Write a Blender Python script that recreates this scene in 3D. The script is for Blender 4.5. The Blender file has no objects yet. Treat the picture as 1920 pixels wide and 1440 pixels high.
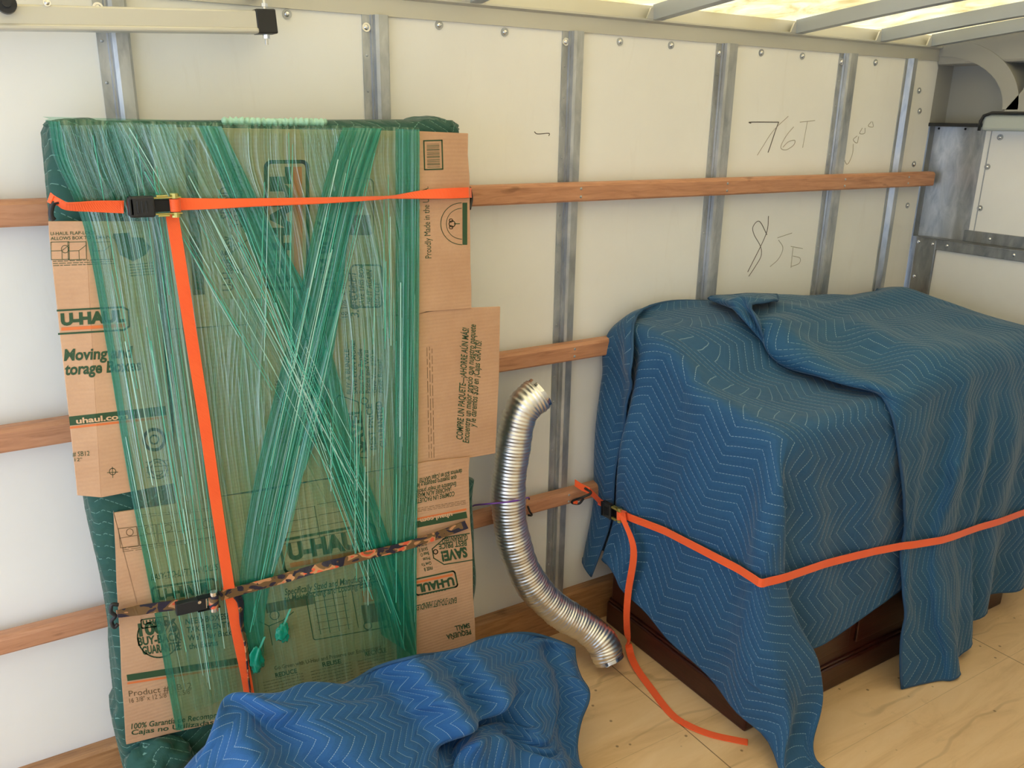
import bpy, bmesh, math, random
import numpy as np
from mathutils import Vector, Matrix

C = bpy.context.scene.collection
S = bpy.context.scene
# ------------------------------------------------------------------ camera
F_PX = 1578.66
YAW, PIT, ROL = 0.5590994, 0.3058622, 0.0162857
CAM = np.array([0.0, -2.15155, 1.75338])
_cy, _sy = math.cos(YAW), math.sin(YAW)
_fw = np.array([_sy*math.cos(PIT), _cy*math.cos(PIT), -math.sin(PIT)])
_r = np.array([_cy, -_sy, 0.]); _u = np.cross(_r, _fw)
_c, _s = math.cos(ROL), math.sin(ROL)
R3 = np.array([_c*_r+_s*_u, -_s*_r+_c*_u, _fw])
cd = bpy.data.cameras.new('camera'); cam = bpy.data.objects.new('camera', cd); C.objects.link(cam)
cd.sensor_width = 36; cd.lens = F_PX*36/1920; cd.clip_start = .02
M = Matrix([[R3[0][i], R3[1][i], -R3[2][i]] for i in range(3)]).to_4x4(); M.translation = CAM
cam.matrix_world = M; S.camera = cam
# ------------------------------------------------------------------ light
w = bpy.data.worlds.new('world'); S.world = w; w.use_nodes = True
bg = w.node_tree.nodes['Background']; bg.inputs[0].default_value = (0.68, 0.80, 1.0, 1); bg.inputs[1].default_value = 3.4
sd = bpy.data.lights.new('sun', 'SUN'); sd.energy = 8.2; sd.angle = .05; sd.color = (1.0, .975, .96)
sun = bpy.data.objects.new('sun', sd); C.objects.link(sun); sun.rotation_euler = (math.radians(14), math.radians(18), 0)
S.view_settings.view_transform = 'Standard'; S.view_settings.look = 'None'
S.view_settings.gamma = 1; S.view_settings.use_curve_mapping = False
S.view_settings.exposure = -0.11
S.cycles.max_bounces = 10; S.cycles.diffuse_bounces = 5; S.cycles.transparent_max_bounces = 24
S.cycles.use_denoising = True

# ------------------------------------------------------------------ helpers
def at(px, py, Y):
    """the place on the plane y = Y that is seen at a photograph pixel"""
    d = np.array([(px-960)/F_PX, (720-py)/F_PX, 1]) @ R3
    t = (Y-CAM[1])/d[1]
    return Vector(CAM+t*d)
def link(name, me, mat=None, parent=None):
    o = bpy.data.objects.new(name, me); C.objects.link(o)
    if mat: me.materials.append(mat)
    if parent: o.parent = parent; o.matrix_parent_inverse = parent.matrix_world.inverted() if False else Matrix.Translation(-Vector(parent.location))
    return o
def tag(o, label, cat, group=None):
    o['label'] = label; o['category'] = cat
    if group: o['group'] = group
    return o
def thing(name, label, cat, loc=(0, 0, 0), group=None):
    o = bpy.data.objects.new(name, None); C.objects.link(o); o.location = loc; o.empty_display_size = .05
    return tag(o, label, cat, group)
def struct(o): o['kind'] = 'structure'; return o
class MB:
    def __init__(s): s.bm = bmesh.new()
    def box(s, a, b, bev=0, seg=2):
        r = bmesh.ops.create_cube(s.bm, size=1)['verts']
        for v in r: v.co = Vector([(a[i]+b[i])/2+v.co[i]*abs(b[i]-a[i]) for i in range(3)])
        if bev:
            es = list({e for v in r for e in v.link_edges})
            bmesh.ops.bevel(s.bm, geom=es, offset=bev, segments=seg, affect='EDGES', profile=.5)
        return s
    def obox(s, c, ex, ey, ez, bev=0):
        """oriented box: centre and three half-extent vectors"""
        r = bmesh.ops.create_cube(s.bm, size=2)['verts']
        c, ex, ey, ez = map(Vector, (c, ex, ey, ez))
        for v in r: q = v.co.copy(); v.co = c+ex*q.x+ey*q.y+ez*q.z
        if bev:
            es = list({e for v in r for e in v.link_edges}); bmesh.ops.bevel(s.bm, geom=es, offset=bev, segments=2, affect='EDGES', profile=.5)
        return s
    def cyl(s, p0, p1, r, n=16, r2=None, bev=0):
        p0, p1 = Vector(p0), Vector(p1); d = p1-p0
        q = d.to_track_quat('Z', 'Y').to_matrix().to_4x4(); q.translation = (p0+p1)/2
        ret = bmesh.ops.create_cone(s.bm, cap_ends=True, segments=n, radius1=r, radius2=r if r2 is None else r2, depth=d.length, matrix=q)
        return s
    def dome(s, p, nrm, r, h, n=12):
        q = Vector(nrm).to_track_quat('Z', 'Y').to_matrix().to_4x4(); q.translation = Vector(p)
        rr = bmesh.ops.create_uvsphere(s.bm, u_segments=n, v_segments=6, radius=1, matrix=q @ Matrix.Diagonal((r, r, h, 1)))
        return s
    def tube(s, pts, r, n=10, closed=False, rs=None):
        pts = [Vector(p) for p in pts]; m = len(pts); rings = []
        up = None
        for i, p in enumerate(pts):
            a = pts[i-1] if (i or closed) else p; b = pts[(i+1) % m] if (i < m-1 or closed) else p
            t = (b-a).normalized()
            if up is None:
                up = t.orthogonal().normalized()
            up = (up-t*up.dot(t)).normalized(); sd_ = t.cross(up)
            rad = rs[i] if rs is not None else r
            rings.append([s.bm.verts.new(p+(up*math.cos(2*math.pi*k/n)+sd_*math.sin(2*math.pi*k/n))*rad) for k in range(n)])
        for i in range(m if closed else m-1):
            A, B = rings[i], rings[(i+1) % m]
            for k in range(n): s.bm.faces.new((A[k], A[(k+1) % n], B[(k+1) % n], B[k]))
        if not closed:
            s.bm.faces.new(rings[0][::-1]); s.bm.faces.new(rings[-1])
        return s
    def prism(s, prof, ext0, ext1, fn):
        """profile of 2-D points swept between two values; fn(u, v, e) -> point"""
        A = [s.bm.verts.new(fn(u, v, ext0)) for u, v in prof]; B = [s.bm.verts.new(fn(u, v, ext1)) for u, v in prof]
        k = len(prof)
        for i in range(k): s.bm.faces.new((A[i], A[(i+1) % k], B[(i+1) % k], B[i]))
        s.bm.faces.new(A[::-1]); s.bm.faces.new(B)
        return s
    def ribbon(s, pts, wid, th=.0012):
        """flat webbing: points, and per point the half-width vector"""
        n = len(pts); rows = []
        for i in range(n):
            p = Vector(pts[i]); a = Vector(wid[i]) if not isinstance(wid, Vector) else wid
            t = (Vector(pts[min(i+1, n-1)])-Vector(pts[max(i-1, 0)])).normalized()
            nn = t.cross(a).normalized()*th
            rows.append([s.bm.verts.new(q) for q in (p-a-nn, p+a-nn, p+a+nn, p-a+nn)])
        for i in range(n-1):
            for k in range(4): s.bm.faces.new((rows[i][k], rows[i][(k+1) % 4], rows[i+1][(k+1) % 4], rows[i+1][k]))
        s.bm.faces.new(rows[0][::-1]); s.bm.faces.new(rows[-1])
        return s
    def build(s, name, mat=None, parent=None, smooth=False, angle=None):
        bmesh.ops.recalc_face_normals(s.bm, faces=s.bm.faces[:])
        me = bpy.data.meshes.new(name); s.bm.to_mesh(me); s.bm.free()
        if smooth:
            for p in me.polygons: p.use_smooth = True
            if angle:
                me.set_sharp_from_angle(angle=math.radians(angle))
        return link(name, me, mat, parent)
def spline(pts, n):
    """Catmull-Rom through the points"""
    P = [np.array(p, float) for p in pts]; P = [2*P[0]-P[1]]+P+[2*P[-1]-P[-2]]
    out = []; m = len(P)-3
    for k in range(n):
        t = k/(n-1)*m; i = min(int(t), m-1); t -= i
        a, b, c, d = P[i:i+4]
        out.append(.5*((2*b)+(-a+c)*t+(2*a-5*b+4*c-d)*t*t+(-a+3*b-3*c+d)*t**3))
    return out
# ------------------------------------------------------------------ materials
def sl(r, g, b): return tuple(((v/255)/12.92 if v/255 <= .04045 else ((v/255+.055)/1.055)**2.4) for v in (r, g, b))+(1,)
class MT:
    def __init__(s, name, col=(.5, .5, .5, 1), rough=.6, metal=0, **kw):
        s.m = bpy.data.materials.new(name); s.m.use_nodes = True; s.nt = s.m.node_tree; s.n = s.nt.nodes
        s.b = s.n['Principled BSDF']; s.b.inputs['Base Color'].default_value = col
        s.b.inputs['Roughness'].default_value = rough; s.b.inputs['Metallic'].default_value = metal
        for k, v in kw.items(): s.b.inputs[k.replace('_', ' ')].default_value = v
        s.tc = None
    def node(s, t, **kw):
        n = s.n.new(t)
        for k, v in kw.items():
            if k.startswith('i_'): n.inputs[k[2:].replace('_', ' ')].default_value = v
            else: setattr(n, k, v)
        return n
    def l(s, a, b): s.nt.links.new(a, b)
    def coord(s, kind='Object', scale=(1, 1, 1), rot=(0, 0, 0)):
        tc = s.node('ShaderNodeTexCoord'); mp = s.node('ShaderNodeMapping')
        mp.inputs['Scale'].default_value = scale; mp.inputs['Rotation'].default_value = rot
        s.l(tc.outputs[kind], mp.inputs[0]); return mp.outputs[0]
    def noise(s, vec, scale, detail=4, rough=.5, dist=0):
        n = s.node('ShaderNodeTexNoise', i_Scale=scale, i_Detail=detail, i_Roughness=rough, i_Distortion=dist)
        s.l(vec, n.inputs['Vector']); return n.outputs['Fac']
    def ramp(s, fac, stops, interp='LINEAR'):
        r = s.node('ShaderNodeValToRGB'); cr = r.color_ramp; cr.interpolation = interp
        while len(cr.elements) < len(stops): cr.elements.new(.5)
        for e, (p, c) in zip(cr.elements, stops): e.position = p; e.color = c if len(c) == 4 else (*c, 1)
        s.l(fac, r.inputs[0]); return r.outputs[0]
    def math(s, op, a, b=None, c=None, clamp=False):
        n = s.node('ShaderNodeMath', operation=op, use_clamp=clamp)
        for i, v in enumerate((a, b, c)):
            if v is None: continue
            if isinstance(v, (int, float)): n.inputs[i].default_value = v
            else: s.l(v, n.inputs[i])
        return n.outputs[0]
    def mix(s, fac, a, b, typ='MIX'):
        n = s.node('ShaderNodeMix', data_type='RGBA', blend_type=typ)
        for i, v in ((0, fac), (6, a), (7, b)):
            if isinstance(v, (int, float, tuple)): n.inputs[i].default_value = v
            else: s.l(v, n.inputs[i])
        return n.outputs[2]
    def color(s, c): s.l(c, s.b.inputs['Base Color']); return s
    def bump(s, h, dist=.002, strength=.5):
        n = s.node('ShaderNodeBump', i_Strength=strength, i_Distance=dist); s.l(h, n.inputs['Height']); s.l(n.outputs[0], s.b.inputs['Normal']); return s
g1 = lambda v: (v, v, v, 1)
def mk_wall():
    t = MT('white_panel', rough=.32, Specular_IOR_Level=.5)
    v = t.coord('Object', (1, 1, 1)); a = t.noise(v, 1.7, 5, .6)
    sm = t.noise(t.coord('Object', (6, 6, .9)), 2.2, 6, .65, 1.2)
    base = t.ramp(a, [(.3, sl(230, 229, 226)), (.7, sl(238, 238, 235))])
    dirt = t.ramp(sm, [(.60, g1(0)), (.80, g1(1))])
    t.color(t.mix(t.math('MULTIPLY', dirt, .20), base, sl(205, 198, 186)))
    sp = t.noise(v, 60, 2, .5); 
    t.bump(t.noise(v, 3, 3), .012, .25); return t.m
def mk_galv(name='galvanised_steel', dark=1.0):
    t = MT(name, rough=.42, metal=.6)
    v = t.coord('Object', (1, 1, .35)); a = t.noise(v, 28, 5, .6, .6); b = t.noise(t.coord('Object', (3, 3, .4)), 6, 4)
    c = t.ramp(a, [(.3, sl(150*dark, 156*dark, 164*dark)), (.6, sl(186*dark, 190*dark, 194*dark)), (.8, sl(205*dark, 208*dark, 210*dark))])
    t.color(t.mix(t.ramp(b, [(.5, g1(0)), (.75, g1(.5))]), c, sl(150*dark, 146*dark, 136*dark)))
    t.l(t.ramp(a, [(.3, g1(.30)), (.8, g1(.5))]), t.b.inputs['Roughness']); return t.m
def mk_wood(name, c1, c2, c3, ax=(1, 1, 1), rough=.45):
    t = MT(name, rough=rough); v = t.coord('Object', ax); a = t.noise(v, 9, 7, .62, .8); b = t.noise(v, 2.2, 3)
    c = t.ramp(a, [(.25, c1), (.5, c2), (.75, c3)])
    k = t.noise(t.coord('Object', (3, 8, 8)), 3, 2); kn = t.ramp(k, [(.70, g1(0)), (.78, g1(.6))])
    c = t.mix(kn, c, (c1[0]*.5, c1[1]*.45, c1[2]*.4, 1)); t.color(c); t.bump(a, .002, .35); return t.m
def mk_floor():
    t = MT('worn_plywood_floor', rough=.5); v = t.coord('Object', (1, 1, 1))
    a = t.noise(t.coord('Object', (.5, 3, 1)), 4, 8, .65, .7)
    c = t.ramp(a, [(.25, sl(204, 168, 122)), (.5, sl(226, 192, 146)), (.8, sl(236, 206, 164))])
    st = t.noise(v, 2.6, 7, .7, 2.0); dk = t.ramp(st, [(.60, g1(0)), (.80, g1(.40))])
    c = t.mix(dk, c, sl(128, 98, 66))
    # thin brown drips and scuffs
    vo = t.node('ShaderNodeTexWave', wave_type='RINGS', i_Scale=.9, i_Distortion=9, i_Detail=4); t.l(t.coord('Object', (1, 1.6, 1)), vo.inputs[0])
    sc = t.ramp(vo.outputs['Fac'], [(.0, g1(.28)), (.012, g1(0))]); msk = t.ramp(t.noise(v, 1.7, 3), [(.48, g1(0)), (.6, g1(1))])
    c = t.mix(t.math('MULTIPLY', sc, msk), c, sl(110, 78, 48))
    sp = t.node('ShaderNodeTexVoronoi', i_Scale=16); t.l(v, sp.inputs[0]); c = t.mix(t.ramp(sp.outputs['Distance'], [(.05, g1(.7)), (.09, g1(0))]), c, sl(96, 70, 46))
    # plank joints
    sx = t.node('ShaderNodeSeparateXYZ'); t.l(v, sx.inputs[0])
    fx = t.math('FRACT', t.math('MULTIPLY', t.math('ADD', sx.outputs[0], 4.52), 1/1.22)); ln = t.math('LESS_THAN', fx, .0028)
    fy = t.math('FRACT', t.math('MULTIPLY', t.math('ADD', sx.outputs[1], 4.0), 1/.305)); ly = t.math('LESS_THAN', fy, .006)
    c = t.mix(t.math('MULTIPLY', t.math('MAXIMUM', ln, t.math('MULTIPLY', ly, .35)), .8), c, sl(92, 70, 48))
    t.color(c); t.bump(a, .002, .3); return t.m
def mk_roof():
    t = MT('translucent_roof', rough=.5); n = t.n; out = n['Material Output']
    v = t.coord('Object', (1, 1, 1)); a = t.noise(v, 5, 8, .72, 1.5)
    c = t.ramp(a, [(.32, sl(216, 202, 158)), (.5, sl(242, 232, 204)), (.7, sl(252, 248, 232))])
    tr = t.node('ShaderNodeBsdfTranslucent'); df = t.node('ShaderNodeBsdfDiffuse'); mx = t.node('ShaderNodeMixShader'); mx.inputs[0].default_value = .45
    t.l(c, tr.inputs[0]); t.l(c, df.inputs[0]); t.l(tr.outputs[0], mx.inputs[1]); t.l(df.outputs[0], mx.inputs[2]); t.l(mx.outputs[0], out.inputs[0]); return t.m
def mk_quilt(name, c1, c2, stitch, rows='s', L=.030, P=.16, A=.060, coat=.0):
    t = MT(name, rough=.72, Sheen_Weight=.18, Sheen_Roughness=.4, Specular_IOR_Level=.35)
    uv = t.coord('UV'); sx = t.node('ShaderNodeSeparateXYZ'); t.l(uv, sx.inputs[0]); u, v = sx.outputs[0], sx.outputs[1]
    if rows == 't': u, v = v, u
    wob = t.math('MULTIPLY', t.math('SUBTRACT', t.noise(uv, 9, 2), .5), .012)
    f = t.math('FRACT', t.math('MULTIPLY', v, 1/P)); tri = t.math('ABSOLUTE', t.math('SUBTRACT', f, .5))
    w_ = t.math('ADD', t.math('ADD', u, t.math('MULTIPLY', tri, A*2)), wob)
    g = t.math('FRACT', t.math('MULTIPLY', w_, 1/L)); d = t.math('ABSOLUTE', t.math('SUBTRACT', g, .5))   # .5 at the seam
    seam = t.ramp(d, [(.462, g1(0)), (.482, g1(1))])
    dash = t.math('GREATER_THAN', t.math('FRACT', t.math('MULTIPLY', v, 130)), .28)
    n1 = t.noise(uv, 7, 5, .6); n2 = t.noise(uv, 160, 3, .6)
    base = t.mix(n1, c1, c2); base = t.mix(t.math('MULTIPLY', n2, .25), base, (c2[0]*1.25, c2[1]*1.25, c2[2]*1.2, 1))
    t.color(t.mix(t.math('MULTIPLY', t.math('MULTIPLY', seam, dash), .70), base, stitch))
    puff = t.math('SQRT', t.math('SUBTRACT', .5, d)); wr = t.noise(t.coord('UV', (1, 1, 1)), 20, 5, .65, .8)
    h = t.math('ADD', puff, t.math('MULTIPLY', wr, 1.1)); t.bump(h, .007, .42); return t.m
def mk_card():
    t = MT('corrugated_cardboard', rough=.75); v = t.coord('Object', (1, 1, 1)); a = t.noise(v, 6, 5, .6)
    fl = t.node('ShaderNodeTexWave', bands_direction='Z', i_Scale=32, i_Distortion=.6, i_Detail=1); t.l(v, fl.inputs[0])
    fb = t.noise(t.coord('Object', (1, 1, 1)), 220, 2)
    c = t.ramp(a, [(.3, sl(192, 150, 116)), (.7, sl(208, 168, 134))]); c = t.mix(t.math('MULTIPLY', fb, .18), c, sl(150, 108, 74))
    t.color(c); t.bump(t.math('ADD', t.math('MULTIPLY', fl.outputs['Fac'], .16), t.noise(v, 9, 4)), .004, .35); return t.m
def mk_film(name, lo, hi, dens, streak=90, seed=0.0, lev=.5):
    """stretch film: see-through, with pleats running along its length (UV v)"""
    t = MT(name); n = t.n; out = n['Material Output']
    uv = t.coord('UV', (streak, .35, 1)); uv2 = t.coord('UV', (streak*.22, .12, 1))
    a = t.noise(uv, 1.0, 3, .7, .15); b = t.noise(uv2, 1.0, 3, .6, .25)
    k = t.math('ADD', t.math('MULTIPLY', a, .55), t.math('MULTIPLY', b, .45))
    al = t.ramp(k, [(max(0, lev-.12), g1(lo)), (lev, g1(lo+(hi-lo)*.35)), (lev+.13, g1(hi))])
    tr = t.node('ShaderNodeBsdfTransparent'); tr.inputs[0].default_value = dens
    df = t.node('ShaderNodeBsdfDiffuse'); t.l(t.ramp(a, [(.35, sl(14, 128, 110)), (.6, sl(48, 176, 154)), (.75, sl(140, 224, 208))]), df.inputs[0])
    tl = t.node('ShaderNodeBsdfTranslucent', i_Color=sl(30, 150, 125)); m0 = t.node('ShaderNodeMixShader'); m0.inputs[0].default_value = .35
    t.l(df.outputs[0], m0.inputs[1]); t.l(tl.outputs[0], m0.inputs[2])
    m1 = t.node('ShaderNodeMixShader'); t.l(al, m1.inputs[0]); t.l(tr.outputs[0], m1.inputs[1]); t.l(m0.outputs[0], m1.inputs[2])
    bp = t.node('ShaderNodeBump', i_Strength=1.0, i_Distance=.02); t.l(a, bp.inputs['Height'])
    gl = t.node('ShaderNodeBsdfGlossy', i_Roughness=.16); gl.inputs[0].default_value = (.95, 1, .98, 1); t.l(bp.outputs[0], gl.inputs['Normal'])
    m2 = t.node('ShaderNodeMixShader'); t.l(t.ramp(a, [(.45, g1(.04)), (.62, g1(.16))]), m2.inputs[0]); t.l(m1.outputs[0], m2.inputs[1]); t.l(gl.outputs[0], m2.inputs[2])
    t.l(m2.outputs[0], out.inputs[0]); return t.m
def mk_web(name, col, col2):
    t = MT(name, rough=.55, Sheen_Weight=.2); v = t.coord('Object', (1, 1, 1)); a = t.noise(v, 14, 3)
    wv = t.node('ShaderNodeTexWave', bands_direction='DIAGONAL', i_Scale=150, i_Distortion=.3); t.l(v, wv.inputs[0])
    t.color(t.mix(a, col, col2)); t.bump(wv.outputs['Fac'], .0012, .35); return t.m
def mk_camo():
    t = MT('camouflage_webbing', rough=.6); v = t.coord('Object', (20, 20, 30)); a = t.noise(v, 1.0, 1, .4, 1.0)
    b = t.noise(t.coord('Object', (24, 24, 34), (.3, .4, .9)), 1.0, 1, .4, 1.0)
    c = t.ramp(a, [(0, sl(38, 32, 52)), (.40, sl(112, 84, 50)), (.51, sl(196, 140, 96)), (.59, sl(222, 92, 58)), (.68, sl(120, 90, 54))], 'CONSTANT')
    d = t.ramp(b, [(0, g1(0)), (.56, g1(1))], 'CONSTANT'); t.color(t.mix(d, c, sl(32, 30, 48))); return t.m
M_ = {}
M_['wall'] = mk_wall(); M_['galv'] = mk_galv(); M_['galv_d'] = mk_galv('weathered_steel', .82)
M_['rail'] = mk_wood('varnished_rail_wood', sl(158, 108, 78), sl(188, 134, 100), sl(202, 150, 116), (.9, 9, 9))
M_['kick'] = mk_wood('kick_board_wood', sl(140, 98, 62), sl(170, 124, 82), sl(190, 146, 102), (.9, 9, 9))
M_['floor'] = mk_floor(); M_['roof'] = mk_roof()
M_['alu'] = MT('roof_aluminium', sl(204, 202, 192), .42, .5).m
M_['bow'] = MT('roof_bow_aluminium', sl(172, 178, 182), .45, .6).m
M_['blue'] = mk_quilt('blue_quilted_fabric', sl(26, 70, 108), sl(38, 88, 128), sl(150, 178, 196))
M_['blue2'] = mk_quilt('slate_blue_quilted_fabric', sl(24, 70, 108), sl(36, 90, 128), sl(150, 178, 190))
M_['blue3'] = mk_quilt('deep_blue_quilted_fabric', sl(26, 76, 128), sl(38, 94, 150), sl(160, 188, 206), L=.036, P=.18, A=.06)
M_['green'] = mk_quilt('green_quilted_fabric', sl(22, 62, 56), sl(34, 82, 72), sl(120, 160, 150))
M_['edge'] = MT('blue_binding', sl(36, 76, 112), .75).m
M_['gedge'] = MT('green_binding', sl(24, 60, 52), .75).m
M_['card'] = mk_card()
M_['ink'] = MT('green_printing_ink', sl(44, 76, 46), .7).m
M_['ink2'] = MT('brown_printing_ink', sl(104, 84, 54), .7).m
M_['oink'] = MT('orange_printing_ink', sl(218, 118, 62), .7).m
M_['orange'] = mk_web('orange_webbing', sl(255, 104, 40), sl(250, 88, 34))
M_['camo'] = mk_camo()
M_['black'] = MT('black_rubber', sl(30, 31, 33), .45).m
M_['blackm'] = MT('black_metal', sl(24, 24, 26), .3, .4).m
M_['zinc'] = MT('yellow_zinc_metal', sl(206, 196, 120), .28, .9).m
M_['chrome'] = MT('bright_metal', sl(225, 226, 228), .18, 1.0).m
M_['foil'] = MT('aluminium_foil', sl(240, 240, 238), .36, 1.0).m
M_['purple'] = MT('purple_cord', sl(110, 62, 168), .5).m
M_['cherry'] = mk_wood('cherry_wood', sl(40, 16, 12), sl(56, 22, 16), sl(68, 30, 22), (1, 1, 9), .30)
M_['grey'] = MT('grey_fibreglass', sl(158, 157, 150), .5).m
M_['greyl'] = MT('pale_grey_plastic', sl(176, 184, 180), .45).m
M_['pencil'] = MT('pencil_marks', sl(98, 92, 88), .8).m
M_['pencil2'] = MT('faint_pencil_marks', sl(168, 162, 150), .8).m
M_['mint'] = MT('pale_mint_padding', sl(170, 214, 198), .8).m
M_['film'] = mk_film('green_stretch_film', .10, .38, (.70, .90, .80, 1), 60, lev=.52)
M_['film_d'] = mk_film('pleated_green_film', .25, .85, (.42, .84, .74, 1), 80, lev=.50)
M_['film_s'] = mk_film('loose_green_film', .02, .50, (.92, .99, .96, 1), 70, lev=.55)
M_['strand'] = MT('twisted_film', sl(96, 196, 174), .18, 0, Alpha=.75).m
M_['strandw'] = MT('pale_twisted_film', sl(190, 232, 220), .12, 0, Alpha=.7).m

# ------------------------------------------------------------------ the truck box
XL, XR, YF, ZR = -1.35, 3.40, -2.34, 2.075
struct(MB().box((XL, YF-.05, -.08), (XR+.4, .03, 0)).build('floor', M_['floor']))
wb = struct(MB().box((XL, 0, 0), (3.30, .03, 2.0)).build('wall_back', M_['wall']))
struct(MB().box((XL, YF-.03, 0), (XR, YF, 2.07)).build('wall_front', M_['wall']))
# arched translucent roof between the bows
def arch(y): k = (y-0)/(YF); return 2.088+.075*math.sin(math.pi*min(1, max(0, k)))
bm = bmesh.new(); NY = 24
rows = []
for j in range(NY+1):
    y = .02+(YF-.04)*j/NY
    rows.append([bm.verts.new((x, y, arch(y)+dz)) for x in (XL, 3.75) for dz in (0, .004)])
for j in range(NY):
    A, B = rows[j], rows[j+1]
    for a, b in ((0, 2), (2, 3), (3, 1), (1, 0)): bm.faces.new((A[a], A[b], B[b], B[a]))
bm.faces.new((rows[0][0], rows[0][1], rows[0][3], rows[0][2])); bm.faces.new((rows[-1][0], rows[-1][1], rows[-1][3], rows[-1][2]))
mb = MB(); mb.bm.free(); mb.bm = bm
struct(mb.build('ceiling', M_['roof'], smooth=True, angle=40))
# header rail along the top of the wall: lower face, projecting lip, upper face
hp = [(.03, 1.995), (-.006, 1.995), (-.008, 2.036), (-.022, 2.041), (-.022, 2.046), (-.004, 2.049), (.0, 2.086), (.03, 2.086)]
struct(MB().prism(hp, XL, 3.42, lambda u, v, e: (e, u, v)).build('trim_1', M_['alu']))
hp2 = [(YF-.03, 1.995), (YF+.006, 1.995), (YF+.02, 2.04), (YF, 2.09), (YF-.03, 2.09)]
struct(MB().prism(hp2, XL, 3.42, lambda u, v, e: (e, u, v)).build('trim_2', M_['alu']))
# roof bows
def bow(x, w_=.045):
    m = MB(); A = []
    for j in range(NY+1):
        y = -.022+(YF+.04)*j/NY; zt = arch(y)-.004; zb = zt-.042
        A.append([m.bm.verts.new(p) for p in ((x-w_/2, y, zt), (x-w_/2+.004, y, zb), (x+w_/2-.004, y, zb), (x+w_/2, y, zt))])
    for j in range(NY):
        for k in range(4): m.bm.faces.new((A[j][k], A[j][(k+1) % 4], A[j+1][(k+1) % 4], A[j+1][k]))
    m.bm.faces.new(A[0]); m.bm.faces.new(A[-1][::-1])
    return m
BX = [(-.62, None), (-.02, None), (.59, None), (1.20, 'roof bow farthest left in view, meeting the wall above the tall wrapped panel'), (1.835, 'long roof bow left of the two that cross the upper right'),
      (2.47, 'middle roof bow, the one above the pencilled numbers'), (2.93, 'third roof bow, above the studs near the front corner'), (3.24, 'last roof bow before the grey overhead cab moulding')]
for x, lab in BX:
    b = bow(x).build('roof_bow', M_['bow'])
    tag(b, lab or 'grey metal bow under the translucent roof toward the open rear', 'roof beam', 'roof bows under the translucent roof')
    mm = MB().prism([(x-.045, 2.046), (x+.03, 2.046), (x+.03, 2.078), (x-.03, 2.078)], -.024, -.018, lambda u, v, e: (u, e, v)).build('end_bracket', M_['alu'], b)
# wall studs: pressed hat sections with a riveted flange
SX = [(-.95, 0), (-.345, 0), (.267, 1), (.882, 1), (1.497, 1), (2.108, 1), (2.719, 1), (3.108, 2)]
slab_lab = {2: 'galvanised stud at far left, between door track and wrapped panel top', 3: 'galvanised stud rising above the middle of the wrapped panel',
            4: 'galvanised stud behind the silver duct, left of the blue blankets', 5: 'galvanised stud left of the pencilled numbers',
            6: 'galvanised stud right of the pencilled numbers', 7: 'narrow galvanised stud nearest the front corner'}
for i, (x, kind) in enumerate(SX):
    w_ = .066 if i < 5 else .078
    if kind == 2: w_ = .053
    a, b_ = .020, .026
    pr = [(x, 0), (x, -.004), (x+a, -.004), (x+a+.002, -.010), (x+a+.006, -.010), (x+a+.008, -.022), (x+a+.016, -.026), (x+w_-.006, -.026), (x+w_, -.018), (x+w_, 0)]
    if kind == 2: pr = [(x, 0), (x, -.004), (x+.012, -.004), (x+.02, -.024), (x+.04, -.026), (x+.05, -.016), (x+w_, 0)]
    st = MB().prism(pr, .02, 1.996, lambda u, v, e: (u, v, e)).build('wall_stud', M_['galv'])
    tag(st, slab_lab.get(i, 'galvanised stud on the wall toward the open rear'), 'wall stud', 'galvanised wall studs')
    if kind != 2 and i >= 2:
        z = 1.90
        while z > .2:
            if not any(abs(z-r) < .045 for r in (.53, 1.045, 1.545)):
                MB().dome((x+.010, -.004, z), (0, -1, 0), .0036, .002, 10).build('rivet', M_['galv'], st, True)
            z -= .086
        k = MB().cyl((x+.010, -.004, 1.966), (x+.010, -.007, 1.966), .011, 18).dome((x+.010, -.007, 1.966), (0, -1, 0), .007, .004).build('bolt_head', M_['chrome'], st, True, 40)
# wooden lashing rails
RZ = [(1.513, 1.572, 'topmost wooden lashing rail running along the wall above the blankets'), (1.014, 1.073, 'middle wooden lashing rail running behind the wrapped panel and blankets'),
      (.510, .560, 'lowest wooden lashing rail, the silver duct is tied to it')]
rails = []
for z0, z1, lab in RZ:
    x1 = 3.325 if z0 > 1.4 else 3.29
    r = MB().prism([(-.026, z0), (-.058, z0+.003), (-.061, z0+.008), (-.061, z1-.010), (-.057, z1-.003), (-.050, z1), (-.026, z1)], XL, x1, lambda u, v, e: (e, u, v)).build('lashing_rail', M_['rail'])
    tag(r, lab, 'wooden rail', 'wooden lashing rails on the wall'); rails.append(r)
    for i, (x, kind) in enumerate(SX[2:]):
        for dz in (-.012, .012):
            MB().dome((x+.045, -.061, (z0+z1)/2+dz), (0, -1, 0), .0045, .002, 8).build('screw_head', M_['galv'], r, True)
struct(MB().prism([(0, 0), (-.040, 0), (-.040, .138), (-.034, .146), (0, .146)], XL, 3.30, lambda u, v, e: (e, u, v)).build('baseboard_back', M_['kick']))
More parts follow.
